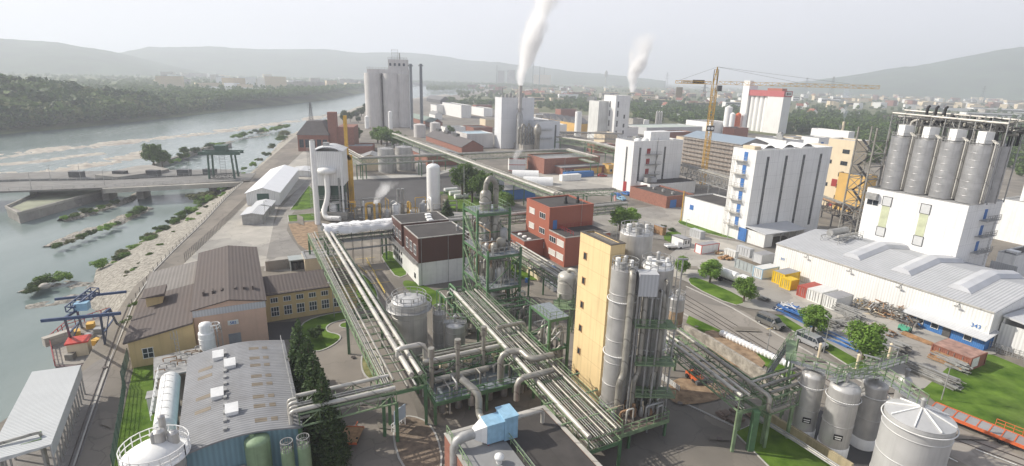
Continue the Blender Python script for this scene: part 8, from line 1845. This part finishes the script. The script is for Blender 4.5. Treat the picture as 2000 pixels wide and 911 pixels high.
def slab(label, cx, cy, w_, d_, h_, wm_, rm_, rz, group=None, floors=0, name='office_block', p=None):
 p = p or G(cx, cy, 0); r = thing(name, label, 'building', p, rz, group); boxbuild(r, w_, d_, h_, wm_, rm_, .5)
 if floors:
  for k in range(floors): b = MB(); b.box(w_*.04, -.08, h_*(k+.35)/floors, w_*.96, 0, h_*(k+.7)/floors); b.build('window_band', frameD, r)
 return r
slab('long cream office building with three window bands beyond the tree belt', 1772, 196, 50, 14, 12, cream, greyr, R_(-8), None, 3); slab('grey stair block on the end of the cream office building', 1812, 196, 22, 16, 13, concl, greyr, R_(-8))
slab('wide white building with dark window bands at the far right', 1885, 232, 70, 20, 9, whitep, greyr, R_(-14), None, 2); slab('white building row behind the wide banded one', 1900, 218, 90, 24, 7, whitep, fibrel, R_(-14), None, 1); slab('cream building with window bands at the right edge of the town', 1965, 205, 60, 20, 14, cream, greyr, R_(-14), None, 3); slab('long low hall with blue grey roof in the town', 1622, 196, 120, 20, 8, ochre, MATS['pale_blue_roof'], R_(-8)); slab('low white shed row beyond the tree belt', 1835, 216, 60, 20, 5, whitep, fibrel, R_(-12))
slab('long pale wall like hall behind the tree belt', 1330, 224, 40, 8, 5, concl, greyr, R_(-20)); slab('long low white hall near the steaming tower block', 1265, 226, 50, 10, 4, whitep, greyr, R_(-25)); slab('brown long industrial hall in the far town', 1040, 172, 160, 30, 10, mat('far_brown', (.22, .13, .1), .9), tile3, R_(-6)); slab('grey long roofed hall left in the far town', 1100, 168, 130, 40, 8, greyc, MATS['roof_dark_grey'], R_(-6)); slab('red roofed long hall at the far works', 950, 170, 90, 25, 8, cream, tile, R_(3))
for i, (x, w_) in enumerate([(1496, 22), (1510, 20), (1527, 24), (1545, 22), (1558, 22), (1700, 26), (1716, 24), (1738, 20)]): slab('pale tower block on the horizon beside its like', x, 164+(x-1500)*.028, w_, 16, 46 if x < 1600 else 30, concl if i % 2 else cream, greyr, R_(-5), 'pale tower blocks on the horizon', 0, 'tower_block')
gl = random.Random(8)
for i, (x, y, w_, d_, h_) in enumerate([(985,232,20,14,7),(1046,236,26,16,6),(1095,228,22,12,8),(948,250,18,12,7),(1068,262,18,14,7),(1095,284,16,10,5),(1165,300,14,10,5),(1010,222,30,14,6),(1205,268,20,12,7),(1385,300,16,14,9),(1300,275,26,12,6),(1340,290,14,10,7),(870,262,16,10,5),(1110,248,24,16,5),(1430,285,14,10,12),(1545,300,18,12,10),(880,222,16,12,6),(1235,252,12,10,9),(930,215,22,12,6),(1180,285,10,12,8)]):
 lb = ('low white works shed', 'grey flat roofed works shed', 'red brick works shed', 'cream works shed')[i % 4]+' '+('behind the brick workshops', 'near the boiler house', 'between the twin towers and the crane', 'behind the crane')[sum(x > q for q in (960, 1120, 1330))]; slab(lb, x, y, w_, d_, h_, (whitep, concl, brick, cream)[i % 4], (greyr, fibrel, darkr)[i % 3], GR, 'works sheds in the middle distance', 0, 'works_shed')
for i in range(85): x = gl.uniform(1740, 2000); y = gl.uniform(176, 214); slab(('low', 'wide', 'narrow')[i % 3]+' pale building in the far town '+reg(x), x, y, gl.uniform(14, 40), gl.uniform(8, 18), gl.uniform(7, 14), gl.choice([whitep, cream, concl, brick]), greyr, R_(gl.choice([-14, 10, 40])), 'pale low buildings of the far town', 0)
for i in range(120): x = gl.uniform(900, 1740); y = gl.uniform(159, 192)+(x-1300)*.01; slab('small hazy town building '+reg(x), x, y, gl.uniform(12, 38), gl.uniform(8, 16), gl.uniform(8, 14), gl.choice([whitep, cream, concl, brick, tile2]), gl.choice([greyr, tile, fibrel]), R_(gl.choice([-14, 10, 40, 70])), 'small pale buildings of the hazy town', 0)
for i in range(60): 
 x = gl.uniform(300, 720); k = .2; y = gl.uniform(143, 176)+(x-400)*.012; p = G(x, y, 6)
 slab('pale hazy building on the far side of the river', 0, 0, gl.uniform(14, 46), gl.uniform(10, 18), gl.uniform(8, 20) if gl.random() < .7 else gl.uniform(18, 26), gl.choice([whitep, cream, concl]), greyr, R_(gl.choice([-10, 20, 40])), 'hazy buildings across the river', 0, p=Vector((p.x, p.y, 4)))
slab('long white roofed halls among trees across the river', 400, 176, 110, 30, 6, whitep, fibrel, R_(-5), p=Vector((*G(395, 176, 6).xy, 5)))
for i in range(75):
 x = gl.uniform(1000, 2000); y = gl.uniform(186, 214)+(x-1400)*.02; slab(('white flat roofed', 'cream', 'grey', 'red roofed')[i % 4]+' town block '+reg(x), x, y, gl.uniform(14, 46), gl.uniform(8, 16), gl.uniform(8, 13), (whitep, cream, concl, cream)[i % 4], (fibrel, greyr, greyr, tile)[i % 4], R_(gl.choice([-14, 10, 40, 75])), 'town blocks among the trees', i % 3)
for x, y, hpx, lb in ((1040, 170, 122, 'far thin chimney, tallest of the three near the steam'), (1053, 170, 130, 'far thin chimney in the middle of the three'), (1062, 168, 133, 'far thin chimney rightmost of the three'), (970, 168, 128, 'far thin mast of the hazy steelworks')): p = G(x, y, 0); h = top_of(p, hpx); t = thing('chimney', lb, 'chimney', p); b = MB(); b.cyl((0, 0, 0), (0, 0, h), 2.4, 1.8, 10); b.build('stack', darkst, t)
for x, w_, ty, lb in ((972, 30, 138, 'hazy dark works tower by the far mast'), (990, 38, 137, 'hazy grey works block beside the dark works tower'), (1042, 90, 146, 'hazy tan works building below the thin chimneys')): p = G(x, 168, 0); slab(lb, x, 168, w_, 20, top_of(p, ty), insuld if x < 980 else concl if x < 1000 else cream, greyr, 0, name='works_tower')
p = G(1182, 172, 0); h = top_of(p, 138); t = thing('water_tower', 'water tower with wide round head standing above the hazy town', 'water tower', p); b = MB(); b.cyl((0, 0, 0), (0, 0, h*.6), 4, 3, 14); b.build('shaft', concl, t); b = MB(); b.lathe(0, 0, [(3, h*.58), (8, h*.72), (8, h*.9), (3, h)], 18); b.build('head', insuld, t)
for x, y, ty, lb in ((608, 238, 200, 'thin steel lattice pylon on the river side of the powerhouse'), (1372, 210, 165, 'lattice pylon behind the yellow tower crane'), (1570, 195, 152, 'lattice pylon left of the long jib end'), (1620, 200, 150, 'lattice pylon under the jib end'), (1915, 205, 168, 'lattice pylon above the white town buildings'), (1300, 180, 142, 'far lattice pylon above the red roofs')):
 p = G(x, y, 0); h = top_of(p, ty); t = thing('pylon', lb, 'pylon', p); b = MB(); w_ = h*.09
 for sx in (-1, 1):
  for sy in (-1, 1): b.beam((sx*w_, sy*w_, 0), (sx*w_*.2, sy*w_*.2, h), .35)
 for k in range(8): z = h*k/8; u = w_*(1-.8*k/8); v = w_*(1-.8*(k+1)/8); b.beam((-u, -u, z), (v, -v, z+h/8), .22); b.beam((u, u, z), (-v, v, z+h/8), .22)
 for z in (.72, .86): b.beam((-h*.16, 0, h*z), (h*.16, 0, h*z), .4)
 b.build('lattice', darkst, t)
def plume(name, p, H_, r0, r1, drift, dens, seed, col=(1, 1, 1), soft=.45, ns=1., curve=1.6):
 m = bpy.data.materials.new(name+'_vapour'); m.use_nodes = True; n = m.node_tree.nodes; l = m.node_tree.links; n.remove(n['Principled BSDF'])
 def M_(op, a, b_=None, c=None):
  q = n.new('ShaderNodeMath'); q.operation = op
  for i, x in enumerate((a, b_, c)):
   if x is None: continue
   if isinstance(x, (int, float)): q.inputs[i].default_value = x
   else: l.new(x, q.inputs[i])
  return q.outputs[0]
 tc = n.new('ShaderNodeTexCoord'); sx = n.new('ShaderNodeSeparateXYZ'); l.new(tc.outputs['Object'], sx.inputs[0]); X, Y, Z = sx.outputs
 u = M_('MAXIMUM', M_('DIVIDE', Z, H_), 0); cx = M_('MULTIPLY', M_('POWER', u, curve), drift[0]); cy = M_('MULTIPLY', M_('POWER', u, curve), drift[1])
 rr = M_('MULTIPLY_ADD', M_('POWER', u, .8), r1-r0, r0); dx = M_('DIVIDE', M_('SUBTRACT', X, cx), rr); dy = M_('DIVIDE', M_('SUBTRACT', Y, cy), rr)
 q = M_('SQRT', M_('ADD', M_('MULTIPLY', dx, dx), M_('MULTIPLY', dy, dy)))
 nz = n.new('ShaderNodeTexNoise'); nz.inputs['Scale'].default_value = ns/r1*1.6; nz.inputs['Detail'].default_value = 5; mp = n.new('ShaderNodeMapping'); mp.inputs['Location'].default_value = (seed*7, seed*3, 0); mp.inputs['Scale'].default_value = (1, 1, .7); l.new(tc.outputs['Object'], mp.inputs[0]); l.new(mp.outputs[0], nz.inputs[0])
 e = M_('ADD', q, M_('MULTIPLY', M_('SUBTRACT', nz.outputs[0], .5), 2.2))
 d = n.new('ShaderNodeMapRange'); d.interpolation_type = 'SMOOTHSTEP'; l.new(e, d.inputs[0]); d.inputs[1].default_value = .78; d.inputs[2].default_value = .78-soft; d.inputs[3].default_value = 0; d.inputs[4].default_value = 1
 fade = n.new('ShaderNodeMapRange'); l.new(u, fade.inputs[0]); fade.inputs[1].default_value = .6; fade.inputs[2].default_value = 1.; fade.inputs[3].default_value = 1; fade.inputs[4].default_value = 0.0
 thin = M_('DIVIDE', r0*1.4, M_('MAXIMUM', rr, .1))
 dd = M_('MULTIPLY', M_('MULTIPLY', M_('MULTIPLY', d.outputs[0], fade.outputs[0]), thin), dens)
 v = n.new('ShaderNodeVolumePrincipled'); v.inputs['Color'].default_value = (*col, 1); v.inputs['Anisotropy'].default_value = .3; l.new(dd, v.inputs['Density']); l.new(v.outputs[0], n['Material Output'].inputs['Volume'])
 b = MB(); rows = []; N = 12; pr = []
 for i in range(N+1):
  uu = i/N; c = uu**curve; r_ = (r0+(r1-r0)*uu**.8)*1.35; pr.append([(drift[0]*c+r_*math.cos(a), drift[1]*c+r_*math.sin(a), H_*uu) for a in np.linspace(0, 2*math.pi, 13)[:-1]])
 vs = [q_ for r_ in pr for q_ in r_]; fs = [(i*12+k, i*12+(k+1) % 12, (i+1)*12+(k+1) % 12, (i+1)*12+k) for i in range(N) for k in range(12)]; b.add(vs, fs); b.add(pr[0], [tuple(range(11, -1, -1))]); b.add(pr[-1], [tuple(range(12))])
 o = b.build(name, m); o.location = p; m.cycles.volume_step_rate = .35 if 0 else 1.; tag(o, kind='stuff'); return o
p, h = STK; P1 = Vector((p.x, p.y, h+.2)); q = G(1075, -60, 0)
dr = pm(80, Vector((p.x, p.y, 70))); H1 = top_of(p, 0)*1.25-h; plume('steam', P1, H1, 1.7, pm(58, P1), (dr*1.05, 0), 3., 1, soft=.9)
p = G(1230, 277, 0); h = top_of(p, 181); P2 = Vector((p.x, p.y+6, h)); H2 = top_of(p, 60)-h; plume('steam', P2, H2, 1.7, pm(34, P2), (pm(24, P2), 0), 3., 2, soft=.9)
p, h = CH2; P3 = Vector((p.x, p.y, h+.1)); plume('smoke', P3, top_of(p, 150)-h, .7, pm(16, P3), (-pm(8, P3), 0), .22, 3, (.8, .85, 1))
q = G(733, 398, 7.5); plume('steam', q, 6.5, .8, 3.6, (4.5, 0), .9, 4, curve=1.)
q = G(1007, 312, 8); plume('steam', q, 5, 1.5, 3.0, (1.5, 0), .25, 5)
